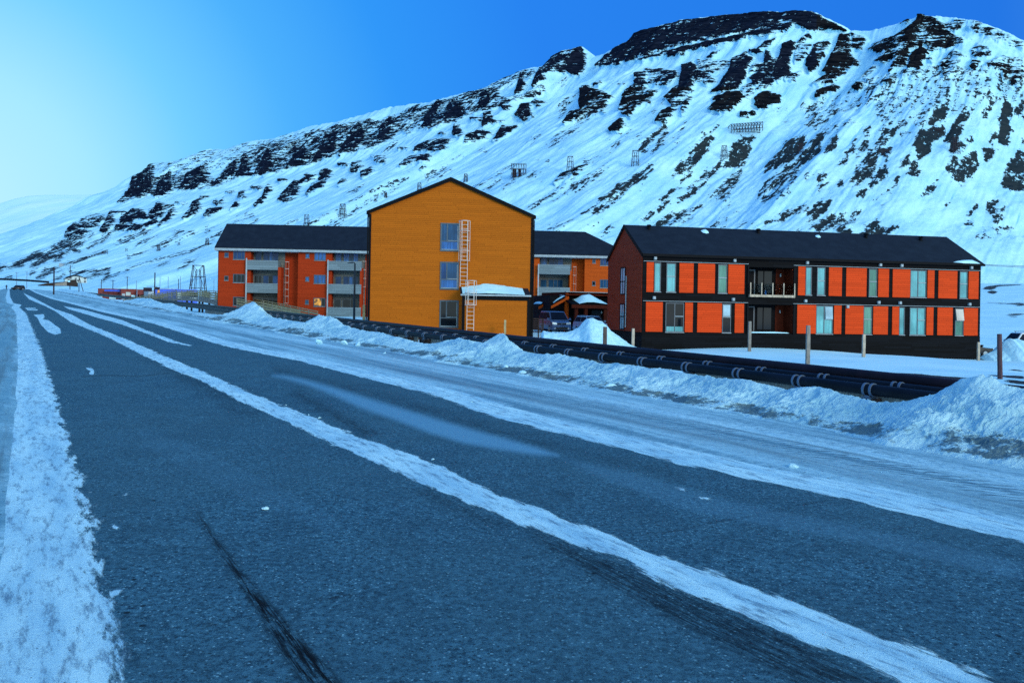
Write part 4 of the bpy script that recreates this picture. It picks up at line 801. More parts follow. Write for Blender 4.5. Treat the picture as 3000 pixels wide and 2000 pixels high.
# ================================================================== BUILDINGS
class Facade:
    """vertical plane through two ground points; loc() turns a photo pixel into metres along it and height"""
    def __init__(s, pxa, Ya, pxb, Yb, zb):
        a = P(pxa, 900, Ya); b_ = P(pxb, 900, Yb)
        s.A = np.array(a[:2]); s.B = np.array(b_[:2]); d = s.B - s.A; s.L = float(np.hypot(*d)); s.e = d / s.L
        s.m = np.array([-s.e[1], s.e[0]]); s.zb = zb; s.rot = math.atan2(s.e[1], s.e[0])
    def loc(s, px, py, depth=0.0):
        x, y, q = ray(px, py); o = s.A + s.m * depth
        det = x * -s.e[1] - y * -s.e[0]
        tt = (o[0] * -s.e[1] - o[1] * -s.e[0]) / det
        pt = np.array([x * tt, y * tt]) - s.A
        return float(pt @ s.e), EYE + q * tt - s.zb
    def rect(s, zz, x0, y0, x1, y1, depth=0.0):
        (a, b_), (c_, d_) = zz([(x0, y0), (x1, y1)]); (e_, f_), = zz([(x0, y1)]); (g_, h_), = zz([(x1, y0)])
        u0, ztl = s.loc(a, b_, depth); u1, zbr = s.loc(c_, d_, depth); u0b, zbl = s.loc(e_, f_, depth); u1t, ztr = s.loc(g_, h_, depth)
        return min(u0, u0b), max(u1, u1t), (zbl + zbr) / 2, (ztl + ztr) / 2
    def empty(s, name, **k): return empty(name, (float(s.A[0]), float(s.A[1]), s.zb), s.rot, **k)
def window(par, u0, u1, z0, z1_, y, cuts=(), fm='slate', pm='glass_blue', fw=.07, rows=None, proud=.05, sill=True, pms=None):
    """frame proud of the wall plane y; cuts: vertical bars at u; rows: list of (u0,u1,z) horizontal bars"""
    f = MB(); ya, yb = y - proud, y + .06
    f.box(u0, u1, ya, yb, z1_ - fw, z1_).box(u0, u1, ya, yb, z0, z0 + fw).box(u0, u0 + fw, ya, yb, z0 + fw, z1_ - fw).box(u1 - fw, u1, ya, yb, z0 + fw, z1_ - fw)
    for c_ in cuts: f.box(c_ - .035, c_ + .035, ya + .012, yb, z0 + fw, z1_ - fw)
    for (a, b_, h_) in (rows or []): f.box(a, b_, ya + .015, yb, h_ - .03, h_ + .03)
    o = f.build('window', fm, par)
    xs = [u0 + fw] + list(cuts) + [u1 - fw]
    for i in range(len(xs) - 1):
        MB().box(xs[i], xs[i + 1], ya + .035, ya + .045, z0 + fw, z1_ - fw).build('pane', pms[i % len(pms)] if pms else pm, o)
    if sill: MB().box(u0 - .03, u1 + .03, ya - .05, ya + .005, z0 - .035, z0).build('sill', 'grey_trim', o)
    return o
def strips(fac, n, zz, *lst): return [fac.rect(zz, *r_) for r_ in lst]

# ------------------------------------------------------------------ two-storey building on the right
FB = Facade(1881, 61, 2873, 66.4, -1.9)
T0 = FB.empty('apartment_house', label='long two storey house with orange red panels in black cladding and dark gabled roof', category='apartment house')
Lb, Wb = FB.L, 8.37
ez = FB.loc(1883, 744)[1]; rz = ez + 2.42; bz = FB.loc(1885, 971)[1]
wl = MB(); ru0, ru1 = FB.rect(z5, 1545, 520, 2030, 860)[:2]; RD = 1.35
wl.box(.02, ru0, .02, Wb, 0, ez).box(ru1, Lb - .02, .02, Wb, 0, ez).box(ru0, ru1, .02, Wb, 0, bz - .03).box(ru0, ru1, .02, Wb, bz + 2.17, bz + 2.81).box(ru0, ru1, .02, Wb, bz + 4.99, ez)
wl.box(ru0, ru1, RD, Wb, bz - .03, bz + 2.17).box(ru0, ru1, RD, Wb, bz + 2.81, bz + 4.99)
wl.build('cladding', 'black_wall', T0)
gw = MB().prism_x([(0.10, bz - .05), (Wb - .02, bz - .05), (Wb - .02, ez), (Wb / 2, rz - .03), (0.10, ez)], -.03, .02)
tag(gw.build('gable_wall', 'brown_red', T0), 'rust brown boarded gable end')
MB().prism_x([(0.06, ez), (Wb / 2, rz - .04), (Wb - .04, ez)], Lb - .05, Lb - .01).build('gable_wall', 'black_wall', T0)
th = math.atan2(rz - ez, Wb / 2)
rf = MB(); ov = .16
def slab(mb, y0, z0, y1, z1_, x0, x1, tk=.14):
    mb.prism_x([(y0, z0), (y1, z1_), (y1, z1_ + tk), (y0, z0 + tk)], x0, x1)
slab(rf, -ov, ez - ov * math.tan(th), Wb / 2, rz, -.08, Lb + .12); slab(rf, Wb / 2 + .003, rz, Wb + ov, ez - ov * math.tan(th), -.08, Lb + .12)
ro = rf.build('roof', 'roof', T0)
g = MB().prism_x([(-ov - .09, ez - .16), (-ov - .003, ez - .16), (-ov - .003, ez + .03), (-ov - .09, ez + .03)], -.1, Lb + .16); g.build('gutter', 'black', T0)
for sgn, (ya, yb) in ((0, (-ov, Wb / 2)), (1, (Wb + ov, Wb / 2))):
    tr_ = MB(); zz0 = ez - ov * math.tan(th)
    tr_.prism_x([(ya, zz0 - .12), (yb, rz - .10), (yb, rz + .17), (ya, zz0 + .17)], -.14, -.085); tr_.build('barge_board', 'black', T0)
for r_ in strips(FB, 0, z5, (428, 478, 500, 800), (787, 490, 936, 815), (990, 497, 1170, 822), (1322, 508, 1493, 828), (420, 908, 598, 1238), (848, 918, 928, 1245), (983, 922, 1245, 1250), (1393, 932, 1487, 1250)) + \
        strips(FB, 0, z6, (130, 345, 195, 630), (432, 355, 555, 640), (603, 362, 798, 648), (918, 378, 1018, 655), (1060, 380, 1228, 660), (1403, 392, 1465, 667), (1510, 400, 1690, 672), (1807, 408, 1900, 678),
               (120, 720, 300, 1005), (482, 728, 550, 1012), (595, 733, 768, 1017), (868, 740, 1008, 1020), (1055, 745, 1117, 1022), (1393, 755, 1455, 1028), (1500, 755, 1645, 1032), (1760, 765, 1892, 1035)):
    u0, u1, a, b_ = r_
    up = a > bz + 1.5
    a, b_ = (FB_UP if False else (bz + 2.93, bz + 5.13)) if up else (bz, bz + 2.20)
    MB().box(u0, u1, -.030, .03, a, b_).build('wall_panel', 'panel', T0)
UZ0, UZ1, LZ0, LZ1 = bz + 2.95, bz + 5.10, bz - .02, bz + 2.16
def bwin(zz, x0, y0, x1, y1, up, cuts=(), row=None, pm='glass_teal', pms=None):
    u0, u1, _, _ = FB.rect(zz, x0, y0, x1, y1); a, b_ = (UZ0, UZ1) if up else (LZ0, LZ1)
    cs = [FB.rect(zz, c_, y0, c_, y1)[0] for c_ in cuts]; rows = []
    if row is not None: rows = [((cs[-1] if cs else u0), u1, a + (b_ - a) * row)]
    o = window(T0, u0, u1, a, b_, 0.02, cs, 'slate', pm, .055, rows, .06, True, pms)
    if row is not None:
        MB().box(rows[0][0] + .03, u1 - .05, -.052, -.04, rows[0][2] - .02, rows[0][2] + .03).build('rail', 'grey_trim', o)
    return o, u0, u1, a, b_
bwin(z5, 512, 487, 578, 790, 1); bwin(z5, 645, 487, 742, 795, 1, row=.54, pm='glass_teal'); bwin(z5, 1210, 510, 1302, 810, 1, row=.54, pm='glass_green')
o, u0, u1, a, b_ = bwin(z5, 635, 922, 830, 1220, 0, (735,), .54, pms=['glass_dark', 'glass_dark'])
MB().box(u0 + .08, u1 - .08, -.028, -.022, a + .07, a + .42).build('curtain', 'glass_teal', o)
o, u0, u1, a, b_ = bwin(z5, 1255, 935, 1345, 1230, 0, row=.54, pm='glass_dark'); MB().box(u0 + .07, u1 - .07, -.028, -.022, a + 1.25, b_ - .08).build('curtain', 'glass_pale', o)
bwin(z6, 203, 350, 258, 618, 1); bwin(z6, 315, 358, 390, 620, 1, row=.52); bwin(z6, 825, 378, 900, 635, 1, row=.54, pm='glass_green'); bwin(z6, 1232, 388, 1385, 650, 1, (1308,), .54)
bwin(z6, 1718, 405, 1790, 660, 1, row=.54)
o, u0, u1, a, b_ = bwin(z6, 305, 728, 465, 990, 0, (385,), .52); cu = FB.rect(z6, 390, 728, 390, 900)[0]
MB().prism_x([(-.05, b_ - .08), (-.03, b_ - .08), (-.11, a + 1.16), (-.13, a + 1.16)], cu + .03, u1 - .05).build('open_sash', 'glass_pale', o)
bwin(z6, 772, 740, 850, 1000, 0, row=.54, pm='glass_green'); bwin(z6, 1122, 748, 1172, 1003, 0); bwin(z6, 1226, 755, 1375, 1008, 0, (1303,), .54)
o, u0, u1, a, b_ = bwin(z6, 1672, 765, 1750, 1015, 0, row=.54, pm='glass_green')
MB().prism_x([(-.05, b_ - .08), (-.03, b_ - .08), (-.17, a + 1.20), (-.19, a + 1.20)], u0 + .05, u1 - .04).build('open_sash', 'glass_cream', o)
# flashings above each storey and small grey vent boxes
l1, l2 = FB.rect(z5, 1540, 500, 1540, 510)[0], FB.rect(z6, 82, 340, 82, 350)[0]
for zz in (bz + 2.26, bz + 5.19):
    MB().box(.05, l1, -.075, .0, zz, zz + .03).build('flashing', 'grey_trim', T0); MB().box(l2, Lb - .05, -.075, .0, zz, zz + .03).build('flashing', 'grey_trim', T0)
for zc_, xs, hh_ in ((z5, (518, 1386, 2180), 5.32), (z5, (513, 1378, 2168), 2.39), (z6, (930, 1140, 1826), 5.32), (z6, (921, 1131, 1814), 2.39), (z6, (615,), 2.0)):
    for x_ in xs:
        u = FB.rect(zc_, x_, 450, x_, 460)[0]; q_ = MB().box(u - .10, u + .10, -.16, .02, bz + hh_, bz + hh_ + .22).box(u - .075, u + .075, -.175, -.158, bz + hh_ + .03, bz + hh_ + .13)
        q_.build('vent_box', 'grey_trim', T0, bevel=.01)
# recessed balconies
u0, u1 = FB.rect(z5, 1545, 520, 2030, 860)[:2]
for k_, (a, b_) in enumerate(((bz + 2.82, bz + 4.98), (bz - .02, bz + 2.16))):
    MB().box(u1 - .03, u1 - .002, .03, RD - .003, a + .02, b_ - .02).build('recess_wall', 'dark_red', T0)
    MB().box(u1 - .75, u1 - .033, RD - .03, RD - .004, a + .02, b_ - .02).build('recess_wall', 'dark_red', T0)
    dw = MB(); dwx = u0 + .30
    dw.box(dwx, dwx + .9, RD - .06, RD - .002, a + .08, a + 2.05)
    d_ = dw.build('balcony_door', 'slate', T0); MB().box(dwx + .1, dwx + .8, RD - .075, RD - .0605, a + .15, a + 1.95).build('pane', 'black', d_)
    wo = window(T0, u0 + 1.4, u1 - 1.0, a + .22, a + 2.0, RD - .01, [(u0 + u1) / 2 + .1], 'black', 'glass_dark', .05, None, .03, False)
    lamp = MB().tube([(u1 - .40, RD - .12, b_ - .62), (u1 - .40, RD - .12, b_ - .40)], .06, 10).box(u1 - .45, u1 - .35, RD - .12, RD - .031, b_ - .56, b_ - .46); lamp.build('wall_lamp', 'grey_trim', T0)
    if k_ == 0:
        dk_ = MB().box(u0 - .01, u1 + .01, -.25, .018, a - .10, a + .08).box(u0 + .002, u1 - .035, .019, RD - .005, a + .0, a + .06); dko = dk_.build('balcony_deck', 'timber', T0)
        for i in range(5):
            x_ = u0 + .04 + (u1 - u0 - .08) * (i / 4); MB().box(x_ - .035, x_ + .035, -.30, -.252, a - .08, a + .98).build('rail_post', 'timber', T0)
        rl = MB().box(u0 + .08, u1 - .08, -.245, -.235, a + .14, a + .92).build('glass_screen', 'screen', T0)
        MB().tube([(u0 + 1.36, -.1, a + .081), (u0 + 1.36, -.1, a + .30), (u0 + 1.36, -.1, a + .34), (u0 + 1.36, -.1, a + .42)], [.07, .07, .03, .03], 10).build('bottle', 'glass_sky', T0)
    else:
        MB().prism_y([(u0 + .15, a + .02), (u1 - .3, a + .02), (u1 - .5, a + .08), (u0 + 2.2, a + .12), (u0 + .4, a + .10)], -.06, .3).build('snow_ledge', 'snow_cap', T0)
    MB().box(u0 - .12, u0, -.09, .0, a - .06, b_ + .05).build('corner_post', 'black', T0); MB().box(u1, u1 + .12, -.09, .0, a - .06, b_ + .05).build('corner_post', 'black', T0)
# gable windows and downpipe: seen at a grazing angle on the plane x = 0
def gloc(px, py):
    x, y, q = ray(px, py); o = FB.A; det = x * -FB.m[1] + y * FB.m[0]; tt = (o[0] * -FB.m[1] + o[1] * FB.m[0]) / det
    pt = np.array([x * tt, y * tt]) - o; return float(pt @ FB.m), EYE + q * tt - FB.zb
for (x0, y0, x1, y1) in ((150, 545, 198, 832), (143, 938, 188, 1217)):
    (a, b_), (c_, d_) = z5([(x0, y0 - 8), (x1, y1)]); v1, za = gloc(a, b_); v0, zb_ = gloc(c_, d_)
    f = MB(); f.box(-.08, -.03, v0, v1, za - .08, za).box(-.08, -.03, v0, v1, zb_, zb_ + .08).box(-.08, -.03, v0, v0 + .1, zb_ + .08, za - .08).box(-.08, -.03, v1 - .1, v1, zb_ + .08, za - .08).box(-.075, -.03, v0 + .1, v1 - .1, zb_ + 1.0, zb_ + 1.07)
    f.box(-.078, -.03, (v0 + v1) / 2 - .03, (v0 + v1) / 2 + .03, zb_ + .08, za - .08)
    o = f.build('window', 'black', T0); MB().box(-.05, -.035, v0 + .1, v1 - .1, zb_ + .08, za - .08).build('pane', 'glass_pale', o)
(a, b_), (c_, d_) = z5([(204, 630), (196, 1190)]); v1, za = gloc(a, b_); _, zb_ = gloc(c_, d_)
MB().tube([(-.12, v1 - .35, zb_), (-.12, v1 - .35, za)], .045, 8).build('downpipe', 'grey_trim', T0)
# roof vents and remains of snow
def roof_pt(px, py, F_, ez_, rz_, W_, ov_=0):
    x, y, q = ray(px, py); tn = (rz_ - ez_) / (W_ / 2)
    # point on plane: zlocal = ez + tn*depth
    e, m_, A_ = F_.e, F_.m, F_.A
    # depth = ((x t, y t)-A).m ; EYE+q t - zb = ez + tn*depth
    dm = x * m_[0] + y * m_[1]; am = A_ @ m_
    tt = (ez_ + F_.zb - EYE - tn * am) / (q - tn * dm)
    pt = np.array([x * tt, y * tt]) - A_; return float(pt @ e), float(pt @ m_), EYE + q * tt - F_.zb
for zz_, (x_, y_) in ((z5, (452, 118)), (z5, (1648, 160)), (z6, (797, 55)), (z6, (1335, 82))):
    (a, b_), = zz_([(x_, y_)]); u, v_, h_ = roof_pt(a, b_, FB, ez + .14, rz + .14, Wb)
    MB().tube([(u, v_, h_ - .1), (u, v_, h_ + .22)], .12, 10).tube([(u, v_, h_ + .22), (u, v_, h_ + .36)], [.24, .14], 10).build('roof_vent', 'black', T0)
def roof_snow(par, F_, ez_, rz_, W_, zz_, pts, tk=.07, name='snow_patch'):
    q_ = [roof_pt(a, b_, F_, ez_, rz_, W_) for a, b_ in zz_(pts)]; n = len(q_); c0 = [sum(k[i] for k in q_) / n for i in range(3)]
    vs = [(k[0], k[1], k[2] - .02) for k in q_] + [((k[0] * .7 + c0[0] * .3), (k[1] * .7 + c0[1] * .3), k[2] * .7 + c0[2] * .3 + tk) for k in q_] + [(c0[0], c0[1], c0[2] + tk * 1.3)]
    fs = [(i, (i + 1) % n, (i + 1) % n + n, i + n) for i in range(n)] + [(i + n, (i + 1) % n + n, 2 * n) for i in range(n)]
    return MB().add(vs, fs).build(name, 'snow_cap', par, smooth=True)
roof_snow(T0, FB, ez + .14, rz + .14, Wb, z5, [(1015, 135), (1040, 124), (1075, 122), (1105, 145), (1112, 160), (1080, 166), (1040, 155)])
roof_snow(T0, FB, ez + .14, rz + .14, Wb, z6, [(292, 38), (320, 30), (345, 38), (355, 52), (330, 57), (305, 48)])
roof_snow(T0, FB, ez + .14, rz + .14, Wb, z6, [(1648, 296), (1720, 285), (1790, 280), (1860, 282), (1890, 296), (1930, 312), (1850, 312), (1750, 305)], .10)
MB().box(.0, Lb - .03, -.02, .0, .0, bz - .08).build('plinth', 'black_wall', T0)

# ------------------------------------------------------------------ yellow gabled building
FO = Facade(1040 + .31881 * 117, 62, 1040 + .31881 * 1624, 63.3, -.75)
T1 = FO.empty('gable_house', label='tall yellow ochre boarded house with a steep black edged gable facing the road', category='apartment house')
Lo = FO.L; D1 = 14.0
el = (FO.loc(*z3([(118, 392)])[0])[1] + FO.loc(*z3([(1622, 428)])[0])[1]) / 2; pk = FO.loc(*z3([(880, 92)])[0])[1]
pu = FO.loc(*z3([(880, 92)])[0])[0]
MB().prism_y([(0.02, 0), (Lo - .02, 0), (Lo - .02, el), (pu, pk), (0.02, el)], 0.0, D1).build('wall', 'orange', T1)
rf = MB(); tk = .17; sl1, sl2 = (pk - el) / pu, (pk - el) / (Lo - pu)
rf.prism_y([(-.18, el - .18 * sl1), (pu, pk), (pu, pk + tk + .04), (-.18, el - .18 * sl1 + tk)], -.12, D1 + .1)
rf.prism_y([(pu + .003, pk), (Lo + .18, el - .18 * sl2), (Lo + .18, el - .18 * sl2 + tk), (pu + .003, pk + tk + .04)], -.12, D1 + .1)
rf.build('roof', 'roof', T1)
MB().prism_y([(-.2, el - .18 * sl1 - .05), (pu, pk - .05), (pu, pk + tk + .08), (-.2, el - .18 * sl1 + tk + .04)], -.19, -.125).build('barge_board', 'black', T1)
MB().prism_y([(pu + .003, pk - .05), (Lo + .2, el - .18 * sl2 - .05), (Lo + .2, el - .18 * sl2 + tk + .04), (pu + .003, pk + tk + .08)], -.19, -.125).build('barge_board', 'black', T1)
for x_ in (-.02, Lo - .16): MB().box(x_, x_ + .18, -.04, .03, 0, el - .06).build('corner_board', 'black', T1)
MB().box(-.13, -.04, -.10, .02, 0, el - .2).build('downpipe', 'black', T1); MB().box(Lo + .03, Lo + .12, -.10, .02, 0, el - .2).build('downpipe', 'black', T1)
for (x0, y0, x1, y1, c_, r_, pms) in ((787, 482, 958, 742, 850, 650, ['glass_slate', 'glass_slate']), (783, 838, 953, 1094, 845, 1000, ['glass_blue', 'glass_slate']), (779, 1190, 948, 1445, 842, 1352, ['glass_dark', 'glass_dark'])):
    u0, u1, a, b_ = FO.rect(z3, x0, y0, x1, y1); cu = FO.rect(z3, c_, y0, c_, y1)[0]; rz_ = FO.rect(z3, x0, r_, x1, r_)[2]
    f = MB(); fw = .10
    f.box(u0, u1, -.06, .03, b_ - fw, b_).box(u0, u1, -.06, .03, a, a + fw).box(u0, u0 + fw, -.06, .03, a + fw, b_ - fw).box(u1 - fw, u1, -.06, .03, a + fw, b_ - fw)
    f.box(u0 + fw, u1 - fw, -.045, .03, rz_ - .035, rz_ + .035).box(cu - .045, cu + .045, -.048, .03, rz_ + .035, b_ - fw)
    o = f.build('window', 'slate', T1)
    MB().box(u0 + fw, cu - .045, -.022, -.014, rz_ + .035, b_ - fw).build('pane', pms[0], o); MB().box(cu + .045, u1 - fw, -.022, -.014, rz_ + .035, b_ - fw).build('pane', pms[1], o)
    MB().box(u0 + fw, u1 - fw, -.022, -.014, a + fw, rz_ - .035).build('pane', 'glass_sky' if pms[0] != 'glass_dark' else 'glass_dark', o)
    MB().box(u0 + fw, u1 - fw, -.055, -.048, a + fw + .02, a + fw + .06).box(cu + .07, u1 - fw, -.055, -.049, rz_ + .045, rz_ + .075).box(u1 - fw - .05, u1 - fw - .02, -.055, -.049, a + fw + .07, b_ - fw - .1).build('bead', 'grey_trim', o)
# annex with a snow covered roof
aD = 1.7; u0, u1, a, b_ = FO.rect(z3, 990, 1150, 1598, 1496, -aD)
zr0 = FO.rect(z3, 960, 1085, 1560, 1090)[2]
ax = MB().prism_x([(-aD, 0.0), (-.001, 0.0), (-.001, zr0 - .06), (-aD, b_ - .02)], u0, u1 - .02); AX = ax.build('annex', 'orange', T1)
MB().prism_x([(-aD - .16, b_ - .03), (-.001, zr0), (-.001, zr0 + .12), (-aD - .16, b_ + .09)], u0 - .14, u1 + .08).build('annex_roof', 'roof', AX)
MB().box(u0 - .16, u1 + .1, -aD - .24, -aD - .163, b_ - .02, b_ + .09).build('gutter', 'grey_trim', AX)
MB().box(u0 - .03, u1, -aD - .05, -aD, b_ - .32, b_ - .05).build('fascia', 'black', AX)
MB().box(u0 - .04, u0 + .16, -aD - .04, -aD - .0, 0, b_ - .05).build('corner_board', 'black', AX); MB().box(u1 - .16, u1 + .02, -aD - .04, -aD, 0, b_ - .32).build('corner_board', 'black', AX)
MB().box(u0 - .04, u0 - .001, -aD, -.01, 0, b_ - .05).build('side_wall', 'orange', AX)
# snow on its roof
NS = 40; uu = np.linspace(u0 - .02, u1 - .35, NS)[:, None]; vv = np.linspace(0, 1, 12)[None, :]
yy = (-aD - .1) + (aD + .08) * vv + 0 * uu; zz = (b_ + .09) + (zr0 + .12 - b_ - .09) * (yy + aD + .16) / (aD + .16)
edge_ = np.sin(np.clip((uu - u0) / (u1 - u0) * math.pi, 0.12, 3.0)) ** .5 * np.sin(np.clip(vv, .04, 1) * 1.6) ** .5
zz = zz + .26 * edge_ * np.interp((uu - u0) / (u1 - u0), [0, .12, .35, .6, .93], [.25, .8, 1.25, .9, .1]) * (.5 + .8 * fbm(uu * 1.6, yy * 1.8, 5, 5, .6))
o = grid_obj('snow_cover', uu + 0 * vv, yy, zz, 'snow_cap'); o.parent = AX
# ladders
def ladder(par, F_, depth, zz_, xl, xr, y0, y1, cage=None, rung=.30, mat='white_metal', w_=.035):
    u0 = F_.rect(zz_, xl, y0, xl, y1, depth)[0]; u1 = F_.rect(zz_, xr, y0, xr, y1, depth)[0]; _, _, a, b_ = F_.rect(zz_, xl, y0, xr, y1, depth)
    y = depth; mb = MB()
    mb.box(u0 - w_ / 2, u0 + w_ / 2, y - w_, y, a, b_).box(u1 - w_ / 2, u1 + w_ / 2, y - w_, y, a, b_)
    o = mb.build('ladder', mat, par); r_ = MB(); h_ = a + rung * .6
    while h_ < b_ - .05: r_.box(u0 + w_ / 2, u1 - w_ / 2, y - w_ * .8, y - w_ * .2, h_ - .014, h_ + .014); h_ += rung
    r_.build('rungs', mat, o)
    st = MB()
    for k_ in np.arange(a + .3, b_, 1.5): st.box(u0 - .01, u0 + .01, y, y + .14, k_, k_ + .03).box(u1 - .01, u1 + .01, y, y + .14, k_, k_ + .03)
    st.build('bracket', mat, o)
    if cage:
        ya, yb, nh = cage; _, _, ca, cb = F_.rect(zz_, xl, ya, xr, yb, depth); cg = MB(); cu, rr = (u0 + u1) / 2, (u1 - u0) * .82
        for k_ in range(nh):
            h_ = ca + (cb - ca) * k_ / (nh - 1); pts = [(cu + rr * math.cos(t_), y - .02 - .70 * math.sin(t_) ** .8 if 0 < t_ < math.pi else y - .02, h_) for t_ in np.linspace(0, math.pi, 11)]
            pts = [(cu + rr * math.cos(t_), y - .02 - .68 * abs(math.sin(t_)), h_) for t_ in np.linspace(0, math.pi, 11)]
            for i in range(10): cg.bar(pts[i], pts[i + 1], .035, .045)
        for t_ in (.35, 1.1, math.pi - 1.1, math.pi - .35, ):
            x_, q_ = cu + rr * math.cos(t_), y - .02 - .68 * math.sin(t_); cg.bar((x_, q_, ca), (x_, q_, cb), .028)
        cg.build('safety_cage', mat, o)
    return o
ladder(T1, FO, -.16, z3, 976, 1040, 466, 1064, (466, 828, 5)); ladder(T1, FO, -aD - .2, z3, 1034, 1098, 1012, 1466, (1012, 1234, 3))

# ------------------------------------------------------------------ long three-storey building behind
FL = Facade(638, 103, 1843, 106.0, .0)
T2 = FL.empty('apartment_block', label='long three storey red orange apartment block with grey balconies behind the yellow house', category='apartment block')
Ll = FL.L; Wl = 9.0; ezl = FL.rect(z2, 172, 488, 560, 488)[2]; rzl = ezl + 3.35; REC = 1.3
cut = FL.loc(1320, 800)[0]          # behind the yellow house the paint turns from red to orange
MB().box(0, cut, REC, Wl, 0, ezl).build('wall', 'red_orange', T2); MB().box(cut, Ll, REC, Wl, 0, ezl).build('wall', 'light_orange', T2)
MB().prism_x([(0.05, ezl), (Wl, ezl), (Wl / 2, rzl - .1)], .02, .3).build('gable_wall', 'red_orange', T2)
def bay(zz_, x0, x1, mat):
    a = FL.rect(zz_, x0, 600, x0, 700)[0]; b_ = FL.rect(zz_, x1, 600, x1, 700)[0]; MB().box(max(a, 0), b_, 0, REC, 0, ezl - .002).build('bay', mat, T2); return a, b_
bay(z2, 172, 612, 'red_orange'); bay(z2, 1238, 1688, 'red_orange'); bay(z4, 60, 236, 'light_orange'); bay(z4, 756, 1250, 'light_orange')
rf = MB(); hipx = Ll - 5.2
e0 = -.55; ty = (rzl - ezl) / (Wl / 2); ya, za = -.55, ezl - .55 * ty + .38
k1 = [(-.35, ya, za), (Ll + .4, ya, za), (Ll + .4, Wl + .5, za), (-.35, Wl + .5, za), (-.35, Wl / 2, rzl), (hipx, Wl / 2, rzl)]
k2 = [(x_, y_, h_ + .16) for x_, y_, h_ in k1]
rf.add(k1 + k2, [(0, 1, 5, 4)[::-1], (1, 2, 5)[::-1], (2, 3, 4, 5)[::-1], (6, 7, 11, 10), (7, 8, 11), (8, 9, 10, 11), (0, 1, 7, 6), (1, 2, 8, 7), (2, 3, 9, 8), (3, 4, 10, 9), (4, 0, 6, 10)])
rf.build('roof', 'roof', T2)
fz = FL.rect(z2, 172, 470, 1200, 484)
MB().box(-.36, Ll + .3, -.60, -.56, za - .24, za + .02).build('fascia', 'grey_trim', T2); MB().box(-.34, Ll + .3, -.555, REC + .2, za - .28, za - .22).build('soffit', 'grey_trim', T2)
MB().box(-.05, .0, -.03, .10, 0, ezl).build('corner_board', 'black', T2)
def lwin(zz_, x0, y0, x1, y1, cuts=(), depth=0.0, pm='glass_blue', pms=None, fm='slate', lower=None):
    u0, u1, a, b_ = FL.rect(zz_, x0, y0, x1, y1, depth); cs = [FL.rect(zz_, c_, y0, c_, y1, depth)[0] for c_ in cuts]
    return window(T2, u0, u1, a, b_, depth, cs, fm, pm, .09, None, .04, True, pms)
lwin(z2, 378, 518, 533, 635, (432, 488), pm='glass_blue'); lwin(z2, 376, 826, 530, 942, (428, 484), pm='glass_dark'); lwin(z2, 376, 1128, 530, 1245, (428, 484), pm='glass_dark')
lwin(z2, 262, 542, 316, 604, pm='glass_blue'); lwin(z2, 260, 850, 314, 912, pm='glass_dark'); lwin(z2, 1336, 556, 1388, 616, pm='glass_sky'); lwin(z2, 1333, 862, 1384, 922, pm='glass_sky'); lwin(z2, 1330, 1168, 1378, 1226, pm='glass_slate')
lwin(z2, 1453, 530, 1605, 648, (1508, 1558), pm='glass_sky'); lwin(z2, 1446, 836, 1602, 954, (1500, 1552), pm='glass_sky'); lwin(z2, 1442, 1142, 1598, 1256, (1548,), pms=['lit', 'glass_dark'])
lwin(z4, 845, 465, 882, 514, pm='glass_slate'); lwin(z4, 842, 720, 880, 772, pm='glass_dark'); lwin(z4, 935, 445, 1040, 542, (972, 1006), pm='glass_blue'); lwin(z4, 932, 700, 1035, 798, (970, 1004), pm='glass_slate')
lwin(z4, 100, 425, 170, 520, (140,), pm='glass_sky'); lwin(z4, 96, 683, 166, 778, (136,), pm='glass_dark'); lwin(z4, 94, 942, 164, 1036, (134,), pm='glass_dark')
# balconies: recess lined grey, parapet, post
def balcony(zz_, x0, x1, rows, wins, post, inner):
    ux0 = FL.rect(zz_, x0, 600, x0, 700)[0]; ux1 = FL.rect(zz_, x1, 600, x1, 700)[0]; i0 = FL.rect(zz_, inner[0], 600, inner[0], 700)[0]; i1 = FL.rect(zz_, inner[1], 600, inner[1], 700)[0]
    MB().box(i0, i1, REC - .03, REC, .1, ezl - .05).build('recess_lining', 'grey_wall', T2)
    for (y0, y1) in rows:
        _, _, a, b_ = FL.rect(zz_, x0, y0, x1, y1, -.45)
        o = MB().box(ux0, ux1, -.50, -.42, a, b_).box(ux0, ux0 + .07, -.42, REC - .03, a, b_).box(ux1 - .07, ux1, -.42, REC - .03, a, b_).box(ux0 + .07, ux1 - .07, -.42, REC - .03, a, a + .16)
        o = o.build('balcony', 'grey_panel', T2); MB().box(ux0 - .03, ux1 + .03, -.54, -.38, b_, b_ + .04).build('coping', 'grey_trim', o)
    for w_ in wins:
        x0_, y0_, x1_, y1_, cuts, pms = w_; lwin(zz_, x0_, y0_, x1_, y1_, cuts, REC - .03, pms=pms)
    if post is not None:
        u = FL.rect(zz_, post, 600, post, 700)[0]; MB().box(u - .10, u + .05, -.52, -.40, 0, ezl - 1.2).build('balcony_post', 'grey_trim', T2)
balcony(z2, 570, 982, [(650, 770), (955, 1076), (1262, 1382)], [(666, 535, 755, 668, (), ['glass_blue']), (775, 535, 978, 668, (855, 905), ['glass_blue', 'glass_sky', 'glass_blue']), (658, 842, 760, 968, (710,), ['glass_dark']), (770, 842, 975, 968, (848, 900), ['glass_blue', 'glass_dark', 'glass_sky']),
        (650, 1145, 755, 1275, (), ['glass_dark']), (765, 1145, 972, 1275, (845, 900), ['glass_dark'])], 570, (612, 1035))
